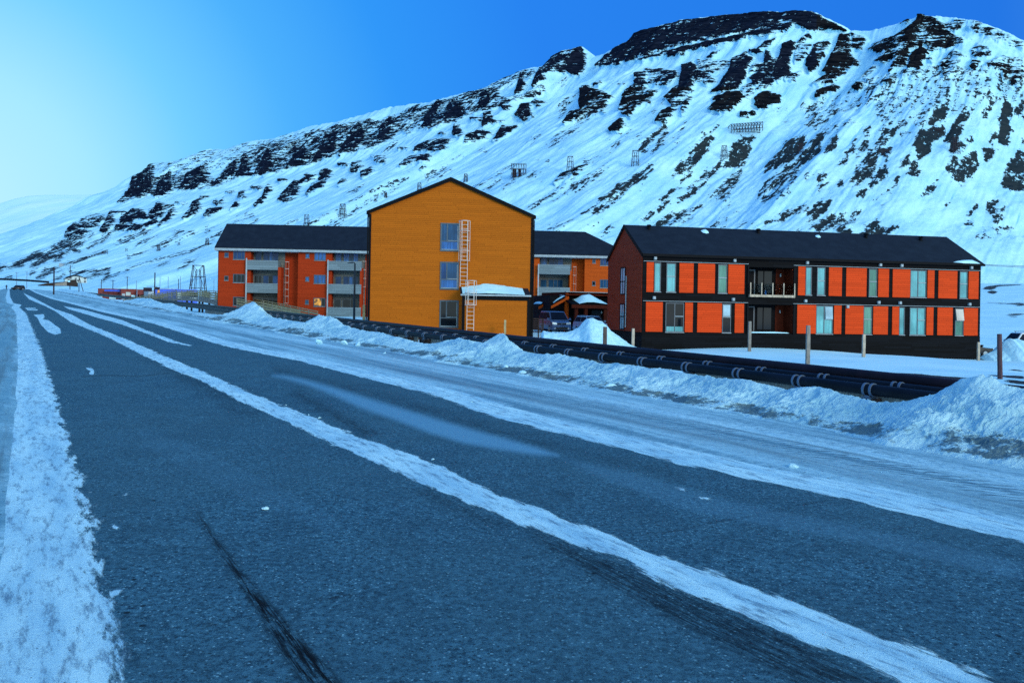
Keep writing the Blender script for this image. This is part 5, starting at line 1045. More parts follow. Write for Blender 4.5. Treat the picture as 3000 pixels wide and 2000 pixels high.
balcony(z2, 1643, 2085, [(662, 778), (967, 1087), (1273, 1390)], [(1728, 550, 1815, 680, (), ['glass_sky']), (1836, 550, 2038, 680, (1915, 1968), ['glass_sky', 'glass_slate', 'glass_sky']), (1728, 856, 1812, 982, (), ['glass_blue']), (1832, 856, 2034, 982, (1912, 1964), ['glass_blue', 'glass_sky', 'glass_slate']),
        (1718, 1155, 1805, 1290, (), ['glass_dark']), (1825, 1155, 2028, 1290, (1930,), ['glass_dark'])], 1645, (1688, 2110))
balcony(z4, 226, 584, [(535, 640), (795, 895)], [(246, 438, 328, 545, (), ['glass_sky']), (342, 438, 514, 545, (404, 446), ['glass_blue', 'glass_blue', 'glass_sky']), (246, 698, 324, 805, (), ['glass_slate']), (336, 698, 508, 805, (400, 444), ['glass_slate'])], 224, (236, 620))
for zz_, x0, x1, y1, mt in ((z2, 983, 1022, 738, 'red_orange'), (z2, 2066, 2096, 750, 'red_orange'), (z4, 582, 602, 604, 'light_orange')):
    a = FL.rect(zz_, x0, 600, x0, 700)[0]; b_ = FL.rect(zz_, x1, 600, x1, 700)[0]; h_ = FL.rect(zz_, x0, y1, x1, y1)[2]; MB().box(a, b_, -.40, REC, 0, h_).build('pilaster', mt, T2)
def light_ladder(zz_, xl, xr, y0, y1):
    u0 = FL.rect(zz_, xl, y0, xl, y1, .9)[0]; u1 = FL.rect(zz_, xr, y0, xr, y1, .9)[0]; _, _, a, b_ = FL.rect(zz_, xl, y0, xr, y1, .9)
    mb = MB().box(u0, u0 + .045, .85, .9, a, b_).box(u1 - .045, u1, .85, .9, a, b_); o = mb.build('ladder', 'ladder_dim', T2)
    r_ = MB(); n = int((b_ - a) / .87)
    for k_ in range(n + 1):
        h_ = a + (b_ - a - .06) * k_ / n; r_.box(u0 - .06, u1 + .0, .80, .848, h_, h_ + .05)
    r_.build('hoops', 'white_metal', o)
    MB().box(u0 - .35, u0 - .32, .55, .58, a, b_ - .3).build('guard_rail', 'ladder_dim', o)
light_ladder(z2, 1075, 1118, 662, 1215); light_ladder(z4, 630, 660, 552, 850)
light_ladder(z2, 2096, 2140, 655, 1000)

# ------------------------------------------------------------------ dark red entrance building with canopies
FE = Facade(1676, 84, 1790, 85.5, -.6)
T3 = FE.empty('entrance_building', label='low dark red entrance building with snow on its canopy between the houses', category='building')
Le = FE.L + 2.5; he = FE.rect(z4, 590, 852, 1000, 852)[3]; hc = FE.rect(z4, 600, 985, 1000, 985)[3]
MB().box(-2.4, Le, .1, 6, 0, he - .35).build('wall', 'black_wall', T3)
MB().prism_x([(-.55, he - .32), (6.1, he - .32), (6.1, he), (-.1, he)], -.9, Le).build('roof', 'dark_red', T3)
MB().box(-.95, Le, -.6, -.1, he, he + .06).build('roof_edge', 'grey_trim', T3)
MB().prism_x([(-1.9, hc - .1), (.1, hc + .42), (.1, hc + .55), (-1.9, hc + .02)], -.9, Le).build('canopy', 'black', T3)
MB().box(-.9, Le, -1.95, -1.88, hc - .42, hc - .08).build('fascia', 'dark_red', T3)
for x_ in (-.3, .75, 2.9, 5.2, 7.4): MB().box(x_ - .16, x_ + .16, -1.8, -1.5, 0, hc - .4).build('pillar', 'dark_red', T3)
for x_ in (2.2, 3.6, 4.8): MB().box(x_, x_ + 1.05, .04, .1, .1, 2.3).build('door', 'plastic', T3)
for x_ in (3.3, 6.2): MB().tube([(x_, .0, hc - .9), (x_, -.05, hc - .7)], .07, 8).build('wall_lamp', 'white_metal', T3)
uu = np.linspace(.25, 9.0, 40)[:, None]; vv = np.linspace(0, 1, 12)[None, :]; yy = -1.85 + 1.7 * vv + 0 * uu
us0 = FE.rect(z4, 610, 960, 610, 965)[0]; us1 = FE.rect(z4, 930, 950, 930, 955)[0]; uu = np.linspace(us0, us1, 40)[:, None]; f_ = (uu - us0) / (us1 - us0)
hp_ = np.interp(f_, [0, .25, .5, .75, 1], [0, .85, 1, .45, 0]) * np.sin(np.clip(vv, .02, .98) * math.pi) ** .5
zz = hc + .02 + (yy + 1.9) * .26 + .75 * hp_ * (.9 + .2 * fbm(uu, yy, 3, 2))
o = grid_obj('snow_cover', uu + 0 * vv, yy, zz, 'snow_cap'); o.parent = T3

def canopy(x0, x1, yb, tipz, w_, lab, nm='entrance_canopy'):
    pass
# stepped tan canopies over the side doors (two of them)
def side_canopy(pl, pr, Yc, topL, topR, lab):
    Fc = Facade(pl, Yc, pr, Yc + .6, -.5); t_ = Fc.empty('entrance_canopy', label=lab, category='canopy', group='sloping canopies by the car yard')
    L_ = Fc.L; za_ = Fc.loc(pl, topL)[1]; zb_ = Fc.loc(pr, topR)[1]
    MB().prism_y([(0, za_), (L_, zb_), (L_, zb_ + .14), (0, za_ + .14)], -1.2, 1.0).build('roof', 'black', t_)
    MB().prism_y([(.0, za_ - .26), (L_, zb_ - .26), (L_, zb_ + .02), (.0, za_ + .02)], -1.27, -1.205).build('fascia', 'light_orange', t_)
    MB().box(L_ - .34, L_, -1.20, -.85, 0, zb_ + .3).build('post', 'light_orange', t_)
    MB().box(L_ - .20, L_ - .02, .7, .95, 0, zb_ - .17).build('post', 'light_orange', t_)
    uu = np.linspace(L_ * .18, L_ * .98, 24)[:, None]; vv = np.linspace(0, 1, 8)[None, :]; zs_ = za_ + (zb_ - za_) * uu / L_ + .13 + .26 * (np.sin(np.linspace(.02, 3.1, 24))[:, None] ** .6) * np.sin(np.clip(vv, .03, .97) * math.pi) ** .4
    o = grid_obj('snow_cover', uu + 0 * vv, -1.1 + 2.0 * vv + 0 * uu, zs_, 'snow_cap'); o.parent = t_
side_canopy(*[z4([(175, 0)])[0][0], z4([(345, 0)])[0][0], 86, z4([(0, 1012)])[0][1], z4([(0, 920)])[0][1], 'left and smaller of two sloping canopies with snow, above the blue van'])
side_canopy(*[z4([(320, 0)])[0][0], z4([(520, 0)])[0][0], 84, z4([(0, 1005)])[0][1], z4([(0, 895)])[0][1], 'larger snowy canopy with an orange post beside the dark entrance building'])

# ------------------------------------------------------------------ slatted fence
FF = Facade(1551, 66, 1594, 66.4, gzf(1.4, 66) - .1)
t_ = FF.empty('slat_fence', label='low dark slatted fence between the yellow house and the van', category='fence'); _, _, a, b_ = FF.rect(z3, 1602, 1360, 1732, 1482)
for k_ in range(7):
    h_ = a + (b_ - a) * (k_ / 6.3); MB().box(0, FF.L, -.02, .01, h_, h_ + (b_ - a) * .085).build('slat', 'timber_dark', t_)
for x_ in (.02, FF.L * .62, FF.L - .1): MB().box(x_, x_ + .08, .012, .08, 0, b_ + .02).build('fence_post', 'timber_dark', t_)

# ================================================================== SMALLER THINGS
# ------------------------------------------------------------------ pipes on trestles along the bank
def pipe_line(name, n_, rel, r, mat, lab, s0=-6, s1=330):
    pts = []
    for s_ in np.concatenate([np.arange(s0, 90, 3.0), np.arange(90, s1, 8.0)]):
        x, y = xy(s_, n_); pts.append((x, y, GRADE * s_ + rel + .05 * (vn(np.array(s_ / 14.0), np.array(n_ * .0 + 3)) - .5)))
    o = MB().tube(pts, r, 16).build(name, mat, smooth=True); tag(o, lab, 'pipe', 'district heating pipes beside the road'); return o
pb = pipe_line('heating_pipe', 17.6, .00, .165, 'pipe_brown', 'thick dark brown pipe, rear and highest of three beside the road')
pm_ = pipe_line('heating_pipe', 17.12, -.10, .095, 'pipe_black', 'thin black pipe squeezed between thick brown pipe and front pipe')
pf = pipe_line('heating_pipe', 16.75, -.20, .13, 'pipe_black', 'black pipe with paired steel clamps, front one of three above the bank')
def clamp_bm(r):
    mb = MB()
    for dx in (-.09, .09):
        for k in range(18):
            a0, a1 = 2 * math.pi * k / 18, 2 * math.pi * (k + 1) / 18; ri, ro_ = r - .004, r + .022
            p = [(dx - .028, ri * math.cos(a0), ri * math.sin(a0)), (dx + .028, ri * math.cos(a0), ri * math.sin(a0)), (dx + .028, ro_ * math.cos(a0), ro_ * math.sin(a0)), (dx - .028, ro_ * math.cos(a0), ro_ * math.sin(a0)),
                 (dx - .028, ri * math.cos(a1), ri * math.sin(a1)), (dx + .028, ri * math.cos(a1), ri * math.sin(a1)), (dx + .028, ro_ * math.cos(a1), ro_ * math.sin(a1)), (dx - .028, ro_ * math.cos(a1), ro_ * math.sin(a1))]
            mb.hexa(p)
    mb.box(-.10, .10, -.02, .02, -r - .03, -r - .004)
    return mb
rotp = math.atan2(CA, -SA)
def pipe_z(s_, n_, rel): return GRADE * s_ + rel + .05 * (float(vn(np.array(s_ / 14.0), np.array(3.0))) - .5)
proto = None; proto2 = None
for i in range(34):
    s_ = 8.0 + 2.0 * i
    x, y = xy(s_, 16.75); pz = pipe_z(s_, 0, -.20)
    if proto is None: proto = clamp_bm(.13).build('pipe_clamp', 'steel'); c_ = proto
    else: c_ = proto.copy(); C.objects.link(c_)
    c_.parent = pf; c_.location = (x, y, pz); c_.rotation_euler = (0, 0, rotp)
    x, y = xy(s_ - .45, 17.12); pz = pipe_z(s_ - .45, 0, -.10)
    if proto2 is None: proto2 = clamp_bm(.095).build('pipe_clamp', 'steel'); c_ = proto2
    else: c_ = proto2.copy(); C.objects.link(c_)
    c_.parent = pm_; c_.location = (x, y, pz); c_.rotation_euler = (0, 0, rotp)
# trestles: dark stubs with a steel saddle on a cross beam
x, y = xy(8.0, 16.75)
st0 = empty('pipe_support', (x, y, GRADE * 8 - 1.2), rotp)
MB().box(-.16, .16, -.95, .14, .74, .86).build('cross_beam', 'timber_dark', st0)
MB().box(-.15, .15, -.14, .14, 0, .738).build('post', 'timber_dark', st0); MB().box(-.15, .15, -.93, -.66, 0, .738).build('post', 'timber_dark', st0)
MB().box(-.13, .13, -.13, .13, .862, .885).box(-.06, .06, -.10, .10, .885, .93).build('saddle', 'steel', st0)
for i in range(34):
    s_ = 8.0 + 2.0 * i; o = st0 if i == 0 else copy_tree(st0)
    x, y = xy(s_, 16.75); o.location = (x, y, pipe_z(s_, 0, -.20) - .13 - .93)
    px_, py_ = proj(x, y, pipe_z(s_, 0, -.3))
    tag(o, 'dark timber trestle with a steel saddle carrying the pipes by the road', 'pipe support', 'timber trestles under the pipes')
# low wall of pale boards behind the trestles
k_ = 0
bo = []
for i in range(24):
    s0_, s1_ = 5.0 + i * 3.6, 5.0 + i * 3.6 + 3.5
    if i in (3, 8, 14): s1_ -= .9
    x0, y0 = xy(s0_, 17.0); x1, y1 = xy(s1_, 17.0); h_ = GRADE * s0_
    o = MB().bar((x0, y0, h_ - .52), (x1, y1, h_ - .52 + GRADE * 3.6), .06, .42).build('plank', 'timber_grey'); bo.append(o)
par = empty('timber_edging', (*xy(5, 17.0), -.9)); tag(par, 'low edging of pale grey boards under the black pipes', 'edging')
for o in bo: o.parent = par; o.matrix_parent_inverse = Matrix.Translation(-par.location)

# ------------------------------------------------------------------ timber posts standing in the snow
def post(px_, ytop, Y, w_, mat, lab, lean=0, rnd=False, ybot=None):
    x, y, zt = P(px_, ytop, Y); zb_ = gzf(x, y) - .15
    mb = MB(); r0 = random.Random(int(px_))
    pts = [(0 + lean * k / 4 + r0.uniform(-.01, .01), 0, (zt - zb_) * k / 4) for k in range(5)]
    mb.tube(pts, [w_ * .5 * (1.42 if not rnd else 1) * q for q in (1.05, 1.0, .99, 1.0, .94)], 4 if not rnd else 9)
    o = mb.build('timber_post', mat, bevel=.01 if not rnd else 0); o.location = (x - lean / 2, y, zb_); o.rotation_euler = (0, 0, R(45) if not rnd else 0)
    tag(o, lab, 'post', 'timber posts behind the pipes'); return o
post(1773, 957, 44, .20, 'post_dark', 'dark square post standing in front of the big snow pile')
post(1855, 962, 57, .19, 'timber', 'pale short post at the foot of the snow pile by the rust gable')
post(2197, 941, 56, .19, 'timber_grey', 'grey post in front of the recessed balconies')
post(2368, 953, 44, .19, 'timber_grey', 'tall weathered post rising from the snow right of the balconies')
post(2531, 979, 54, .18, 'timber', 'short pale post below the green curtained window in the black plinth')
post(2867, 1002, 63, .17, 'timber', 'pale post against the right hand corner of the two storey house')
post(2930, 978, 34, .19, 'post_brown', 'thick round brown post nearest the right edge', lean=-.05, rnd=True)
post(1480, 937, 60, .16, 'timber_tan', 'thin brown post in front of the yellow annex')
post(1067, 893, 63, .20, 'timber_tan', 'pale post at the left corner of the yellow house')

# ------------------------------------------------------------------ street lamp
x, y, zt = P(1040, 772, 80); zb_ = gzf(x, y); H = zt - zb_
sl_ = empty('street_lamp', (x, y, zb_), label='dark street lamp with one arm left of the yellow house', category='street lamp')
MB().tube([(0, 0, -.2), (0, 0, H * .5), (0, 0, H)], [.13, .10, .075], 10).build('pole', 'plastic', sl_, smooth=True)
MB().tube([(0, 0, H - .02), (-.1, 0, H + .10), (-.25, 0, H + .10)], .05, 8).build('arm', 'plastic', sl_, smooth=True)
hd = MB().hexa([(-.75, -.12, H + .0), (-.2, -.14, H + .02), (-.2, .14, H + .02), (-.75, .12, H + .0), (-.72, -.06, H + .07), (-.2, -.08, H + .16), (-.2, .08, H + .16), (-.72, .06, H + .07)]); hd.build('lamp_head', 'plastic', sl_, bevel=.02)

# ------------------------------------------------------------------ snow piles
def pile(name, pts_px, Y, depth, lab, seed=1, amp=.18, base_drop=.3, mat='snow_pile', flat=.0):
    """heap whose skyline follows the traced outline at depth Y"""
    a = np.array(pts_px, float); pxs_ = np.linspace(a[0, 0], a[-1, 0], 120); pys = np.interp(pxs_, a[:, 0], a[:, 1])
    kx = ((pxs_ - CX) * cr + (pys - CY) * sr) / F; zt = EYE + ((pxs_ - CX) * sr - (pys - CY) * cr) / F * Y
    Xc = kx * Y; g_ = gz(Xc, np.full_like(Xc, Y)) - base_drop; h_ = np.maximum(zt - g_, .05)
    V_ = np.linspace(-1, 1, 70)[None, :]; w_ = (depth * (.35 + .65 * np.clip(h_ / h_.max(), 0, 1)))[:, None]
    X_ = Xc[:, None] * (1 + 0 * V_); Y_ = Y + V_ * w_; X_ = X_ + Xc[:, None] / Y * V_ * w_ * .0
    s_ = (1 - np.abs(V_) ** 1.5) ** 1.05
    gg = gz(X_, Y_) - base_drop
    Z_ = gg + h_[:, None] * s_ + amp * (fbm(X_ * 1.3 + seed, Y_ * 1.3, 6, seed, .6) - .5) * np.clip(s_ * 2, 0, 1) * np.clip(1.15 - s_, .2, 1) - amp * .35 * np.abs(fbm(X_ * 3, Y_ * 3, 4, seed + 9) - .5)
    o = grid_obj(name, X_, Y_, Z_, mat); tag(o, lab, 'snow pile'); return o
pile('snow_pile', z4([(255, 1330), (280, 1282), (320, 1292), (400, 1300), (470, 1310), (560, 1305), (640, 1275), (690, 1240), (730, 1190), (770, 1150), (800, 1134), (850, 1140), (900, 1165), (960, 1185), (1010, 1225), (1060, 1290), (1120, 1325), (1200, 1385), (1270, 1435), (1350, 1470), (1420, 1500)]), 50, 3.6, 'big clean snow pile in front of the parked cars', 3, .55, .35, 'pile_clean')
pile('snow_pile', [(x_, y_) for x_, y_ in z(2840, 740, .268)([(130, 1160), (180, 1110), (260, 1075), (320, 1045), (370, 980), (420, 945), (440, 932), (480, 945), (520, 935), (560, 950), (597, 960), (700, 980), (850, 1060), (1000, 1180)])], 66, 3.0, 'snow pile in front of the white van at the right edge', 8, .35, .3)
# loose lumps of ice on the verge
def lump(seed, sz):
    r0 = random.Random(seed); bm = bmesh.new(); bmesh.ops.create_icosphere(bm, subdivisions=2, radius=1)
    ax_ = [Vector((r0.uniform(-1, 1), r0.uniform(-1, 1), r0.uniform(-1, 1))).normalized() for _ in range(9)]; dd = [r0.uniform(.45, .85) for _ in ax_]
    for v_ in bm.verts:
        for a, d in zip(ax_, dd):
            k = v_.co.dot(a) - d
            if k > 0: v_.co -= a * k
        v_.co *= 1 + r0.uniform(-.05, .05); v_.co.z *= .7
    me = bpy.data.meshes.new('ice_chunk'); bm.to_mesh(me); bm.free(); me.materials.append(M['ice']); return me
lm = [lump(k, 1) for k in range(6)]
ch_px = [(3, r7, [(214, 400), (474, 430), (512, 436), (190, 410), (1187, 540), (1245, 555), (1082, 535), (1030, 512), (920, 482), (795, 500), (2000, 680), (1450, 600), (1295, 390), (300, 400), (178, 370), (72, 378), (585, 475), (1660, 425), (1027, 822), (1540, 560), (1010, 440), (700, 430)]),
         (3, r6, [(265, 208), (410, 212), (487, 222), (800, 275), (1335, 362), (1435, 385), (1935, 468), (2035, 475), (2180, 500), (2140, 465), (2265, 495), (1600, 400), (250, 185), (1140, 542), (1510, 540), (1275, 300), (640, 262), (960, 270), (2345, 510), (1700, 330), (1820, 420), (75, 556), (205, 612), (267, 632), (917, 866)])]
big = {(214, 400): .13, (474, 430): .12, (1187, 540): .14, (1245, 555): .13, (265, 208): .30, (410, 212): .26, (487, 222): .28, (1335, 362): .19, (1435, 385): .13, (1935, 468): .13, (2180, 500): .14, (1027, 822): .05}
j = 0
for _, zz_, lst in ch_px:
    for p_ in lst:
        (a, b_), = zz_([p_]); x_, _, q = ray(a, b_)
        for Y in np.geomspace(6, 200, 900):
            s_, n_ = sn(x_ * Y, Y)
            if EYE + q * Y < GRADE * s_ + float(prof(n_)) + .03: break
        r_ = (random.uniform(.012, .022) if zz_ is r6 and p_[1] > 520 else min(big.get(p_, random.uniform(.03, .06)), .17)); o = bpy.data.objects.new('ice_chunk', lm[j % 6]); C.objects.link(o)
        zg = GRADE * s_ + float(prof(n_)) if n_ > 7 else GRADE * s_
        o.location = (x_ * Y, Y, zg + r_ * .45); o.scale = (r_ * random.uniform(.9, 1.5), r_ * random.uniform(.9, 1.4), r_); o.rotation_euler = (random.uniform(-.3, .3), random.uniform(-.3, .3), random.uniform(0, 6))
        lab = 'large lump of ploughed ice lying on the verge' if r_ >= .12 else 'small chunk of ice scattered on the verge'
        if zz_ is r6 and p_[1] > 520 or (zz_ is r7 and p_[1] > 800): lab = 'tiny crumb of ice lying on or right beside the asphalt'
        tag(o, lab, 'ice chunk', 'ice chunks by the road'); j += 1
x, y, q = P(776, 1524, 5); x_, _, q = ray(776, 1524); Y = (EYE) / (-q); Y = Y * .985
o = bpy.data.objects.new('ice_chunk', lm[2]); C.objects.link(o); s_, n_ = sn(x_ * Y, Y); o.location = (x_ * Y, Y, GRADE * s_ + .018); o.scale = (.038, .022, .022)
tag(o, 'single white flat ice chunk lying on the left lane', 'ice chunk')

# ------------------------------------------------------------------ vehicles
def wheel(par, x_, y_, r_, w_=.22):
    wo = MB().tube([(x_ - w_ / 2, y_, r_), (x_ + w_ / 2, y_, r_)], r_, 20).build('wheel', 'tyre', par, smooth=False)
    sg = 1 if x_ > 0 else -1
    MB().tube([(x_ + sg * (w_ / 2 - .02), y_, r_), (x_ + sg * (w_ / 2 + .012), y_, r_)], r_ * .62, 14).build('rim', 'grey_trim', wo)
def car(name, loc, rz, W, prof_low, prof_cab, Lc, paint, lab, cat, group=None, rack=False, wheels=(.9, 3.3), wr=.33, tum=.16, detail=True):
    """x across, y backwards from the nose (y=0), z up. prof_* are (y,z) outlines"""
    t_ = empty(name, loc, rz, label=lab, category=cat, group=group)
    hw = W / 2; bm = bmesh.new()
    def shell(pr, w0, w1, zlo, zhi):
        rings = []
        for fx in (-1, -.86, 0, .86, 1):
            ring = []
            for (yy, zz) in pr:
                k = (zz - zlo) / (zhi - zlo); ww = w0 + (w1 - w0) * max(0, min(1, k)); pull = .07 if abs(fx) == 1 else 0
                cy_ = sum(p[0] for p in pr) / len(pr); ring.append(bm.verts.new((fx * ww, yy + (cy_ - yy) * pull * .35, zz - (pull * .35 if zz > zhi - .05 else 0))))
            rings.append(ring)
        n = len(pr)
        for i in range(4):
            for k in range(n): bm.faces.new((rings[i][k], rings[i][(k + 1) % n], rings[i + 1][(k + 1) % n], rings[i + 1][k]))
        bm.faces.new(rings[0][::-1]); bm.faces.new(rings[-1])
    zl = [p[1] for p in prof_low]; zc_ = [p[1] for p in prof_cab]
    shell(prof_low, hw, hw * .96, min(zl), max(zl)); shell(prof_cab, hw * .95, hw * .95 - tum, min(zc_), max(zc_))
    bmesh.ops.recalc_face_normals(bm, faces=bm.faces); me = bpy.data.meshes.new('body'); bm.to_mesh(me); bm.free(); me.materials.append(M[paint])
    bo_ = bpy.data.objects.new('body', me); C.objects.link(bo_); bo_.parent = t_; q = bo_.modifiers.new('b', 'BEVEL'); q.width = .05; q.segments = 3; q.limit_method = 'ANGLE'; q.angle_limit = R(25); me.shade_smooth()
    for sx in (-1, 1):
        for wy in wheels: wheel(t_, sx * (hw - .12), wy, wr)
    # glazing follows the cabin outline: (windscreen = edge 0-1 , roof 1-2, rear 2-3)
    (y0, z0), (y1, z1_), (y2, z2_), (y3, z3_) = prof_cab[:4]
    def at(ya, za, yb, zb_, k): return (ya + (yb - ya) * k, za + (zb_ - za) * k)
    a, b_ = at(y0, z0, y1, z1_, .10), at(y0, z0, y1, z1_, .90); nx, nz = -(z1_ - z0), (y1 - y0); ln = math.hypot(nx, nz); nx, nz = nx / ln * .02, nz / ln * .02
    w0, w1 = hw * .95 - .10, hw * .95 - tum - .06
    MB().hexa([(-w0, a[0] + nx - .01, a[1] + nz), (w0, a[0] + nx - .01, a[1] + nz), (w1, b_[0] + nx - .01, b_[1] + nz), (-w1, b_[0] + nx - .01, b_[1] + nz), (-w0, a[0] + .05, a[1]), (w0, a[0] + .05, a[1]), (w1, b_[0] + .05, b_[1]), (-w1, b_[0] + .05, b_[1])]).build('windscreen', 'car_glass', t_)
    zb0, zb1 = z0 + (z1_ - z0) * .16, z0 + (z1_ - z0) * .86
    def ycl(zz, front): return (y0 + (y1 - y0) * (zz - z0) / (z1_ - z0)) if front else (y3 + (y2 - y3) * (zz - z3_) / (z2_ - z3_))
    for sx in (-1, 1):
        n_w = 3 if y2 - y1 > 2 else 2; f0, f1, g0, g1 = ycl(zb0, 1) + .10, ycl(zb1, 1) + .10, ycl(zb0, 0) - .12, ycl(zb1, 0) - .12
        for k in range(n_w):
            p0, p1 = k / n_w + .015, (k + 1) / n_w - .015
            xa, xb = sx * (hw * .95 - tum * .16 + .012), sx * (hw * .95 - tum * .86 + .012)
            q_ = [(xa, f0 + (g0 - f0) * p0, zb0), (xa, f0 + (g0 - f0) * p1, zb0), (xb, f1 + (g1 - f1) * p1, zb1), (xb, f1 + (g1 - f1) * p0, zb1)]
            MB().hexa(q_ + [(p[0] - sx * .03, p[1], p[2]) for p in q_]).build('side_window', 'car_glass', t_)
    zn = max(p[1] for p in prof_low if p[0] < .3)
    if detail:
        for sx in (-1, 1):
            MB().hexa([(sx * (hw - .48), -.035, zn - .20), (sx * (hw - .06), .03, zn - .20), (sx * (hw - .06), .12, zn - .20), (sx * (hw - .48), .12, zn - .20), (sx * (hw - .44), -.0, zn - .02), (sx * (hw - .05), .08, zn + .03), (sx * (hw - .05), .16, zn + .03), (sx * (hw - .44), .14, zn - .02)]).build('headlight', 'lens', t_, bevel=.02)
            MB().box(sx * (hw + .10) - .10, sx * (hw + .10) + .10, y0 + .22, y0 + .36, z0 + .06, z0 + .24).box(min(sx * hw * .9, sx * (hw + .02)), max(sx * hw * .9, sx * (hw + .02)), y0 + .26, y0 + .32, z0 + .08, z0 + .13).build('wing_mirror', paint, t_, bevel=.03)
            MB().box(sx * (hw - .30) - .08, sx * (hw - .30) + .08, -.075, -.02, .34, .44).build('fog_lamp', 'lens', t_)
        MB().box(-(hw - .50), hw - .50, -.05, .02, zn - .20, zn - .05).build('grille', 'plastic', t_)
        MB().box(-.07, .07, -.062, -.045, zn - .16, zn - .09).build('badge', 'steel', t_)
        MB().box(-(hw - .36), hw - .36, -.085, -.02, .28, .47).build('air_intake', 'plastic', t_); MB().box(-.28, .28, -.10, -.086, .40, .51).build('number_plate', 'plastic', t_)
        MB().box(-(hw - .04), hw - .04, -.06, .06, .50, .58).build('bumper', paint, t_, bevel=.03)
    if rack:
        for sx in (-1, 1): MB().bar((sx * .62, y1 + .2, z1_ + .10), (sx * .62, y2 - .1, z1_ + .10), .04).bar((sx * .62, y1 + .3, z1_), (sx * .62, y1 + .3, z1_ + .10), .04).bar((sx * .62, y2 - .3, z1_), (sx * .62, y2 - .3, z1_ + .10), .04).build('roof_rail', 'plastic', t_)
    return t_
x, y, _ = P(z4([(492, 0)])[0][0], 970, 73)
car('minivan', (x, y, gzf(x, y)), R(14), 1.80, [(0, .25), (0, .72), (.10, .92), (.95, 1.12), (4.5, 1.12), (4.6, .3)], [(.55, 1.05), (1.55, 1.88), (4.35, 1.90), (4.55, 1.08)], 4.6, 'car_blue', 'blue grey minivan facing the road beside the slatted fence', 'minivan', 'cars parked around the houses')
x, y, _ = P(z4([(935, 0)])[0][0], 985, 75)
car('suv', (x, y, gzf(x, y)), R(20), 1.78, [(0, .3), (0, .78), (.12, .93), (1.05, 1.05), (4.2, 1.08), (4.3, .35)], [(.85, 1.0), (1.6, 1.62), (3.6, 1.66), (4.2, 1.03)], 4.3, 'car_silver', 'silver car half hidden behind the big snow pile', 'car', 'cars parked around the houses', rack=True)
x, y, _ = P(2893, 1010, 72)
car('sedan', (x, y, gzf(x, y) - .1), R(100), 1.74, [(0, .28), (0, .62), (.12, .76), (1.2, .86), (4.1, .92), (4.35, .75), (4.35, .35)], [(1.05, .84), (1.75, 1.38), (3.1, 1.38), (3.85, .88)], 4.35, 'car_dark', 'black car with only its bonnet showing beyond the right house corner', 'car', 'cars parked around the houses', detail=True)
x, y, _ = P(2937, 1010, 73)
car('panel_van', (x, y, gzf(x, y)), R(-88), 1.85, [(0, .3), (0, .85), (.12, 1.05), (.9, 1.22), (4.9, 1.22), (4.95, .35)], [(.55, 1.12), (1.25, 2.0), (4.8, 2.02), (4.92, 1.15)], 4.95, 'car_white', 'white van with roof rails behind the snow pile at the right edge', 'van', 'cars parked around the houses', rack=True)
for px_, lab, pt in ((35, 'dark car far down the road, left of a pair', 'car_dark'), (50, 'dark car far down the road, right of a pair', 'car_dark')):
    x, y, _ = P(px_, 836, 300); s_, n_ = sn(x, y)
    car('distant_car', (x, y, GRADE * s_ + .02), R(-35 if px_ < 40 else 28), 1.8, [(0, .3), (0, .8), (1.0, 1.0), (4.2, 1.0), (4.3, .35)], [(.8, .95), (1.5, 1.7), (3.9, 1.7), (4.2, 1.0)], 4.3, pt, lab, 'car', 'cars far down the road', detail=False)

# ------------------------------------------------------------------ people far down the road
def person(px_, py_, Y, lab, stride=.25, col='cloth_dark'):
    x, y, _ = P(px_, py_, Y); s_, n_ = sn(x, y); t_ = empty('person', (x, y, GRADE * s_ + (float(prof(n_)) if n_ > 7 else 0) + .02), R(random.uniform(-30, 30)), label=lab, category='person')
    V_ = [((0, 0, .95), .15), ((0, 0, 1.2), .17), ((0, 0, 1.42), .18), ((0, 0, 1.52), .07), ((0, -.01, 1.66), .115), ((0, 0, 1.76), .07),
          ((.09, -stride * .4, .5), .085), ((.10, -stride, .06), .06), ((.10, -stride - .14, .03), .045), ((-.09, stride * .2, .5), .085), ((-.10, stride, .08), .06), ((-.10, stride - .12, .03), .045),
          ((.22, 0, 1.38), .075), ((.27, .08, 1.10), .06), ((.26, -.02, .86), .05), ((-.22, 0, 1.38), .075), ((-.27, -.06, 1.10), .06), ((-.26, -.16, .88), .05)]
    E = [(0, 1), (1, 2), (2, 3), (3, 4), (4, 5), (0, 6), (6, 7), (7, 8), (0, 9), (9, 10), (10, 11), (2, 12), (12, 13), (13, 14), (2, 15), (15, 16), (16, 17)]
    me = bpy.data.meshes.new('body'); me.from_pydata([v_[0] for v_ in V_], E, []); o = bpy.data.objects.new('body', me); C.objects.link(o); o.parent = t_; me.materials.append(M[col])
    o.modifiers.new('skin', 'SKIN'); 
    for i, v_ in enumerate(V_): me.skin_vertices[0].data[i].radius = (v_[1], v_[1]); me.skin_vertices[0].data[i].use_root = (i == 0)
    q = o.modifiers.new('s', 'SUBSURF'); q.levels = q.render_levels = 1
    return t_
person(65, 838, 270, 'person in dark winter clothes walking at the right side of the far road'); person(19, 835, 300, 'person in dark clothes standing left of the far cars', .12)

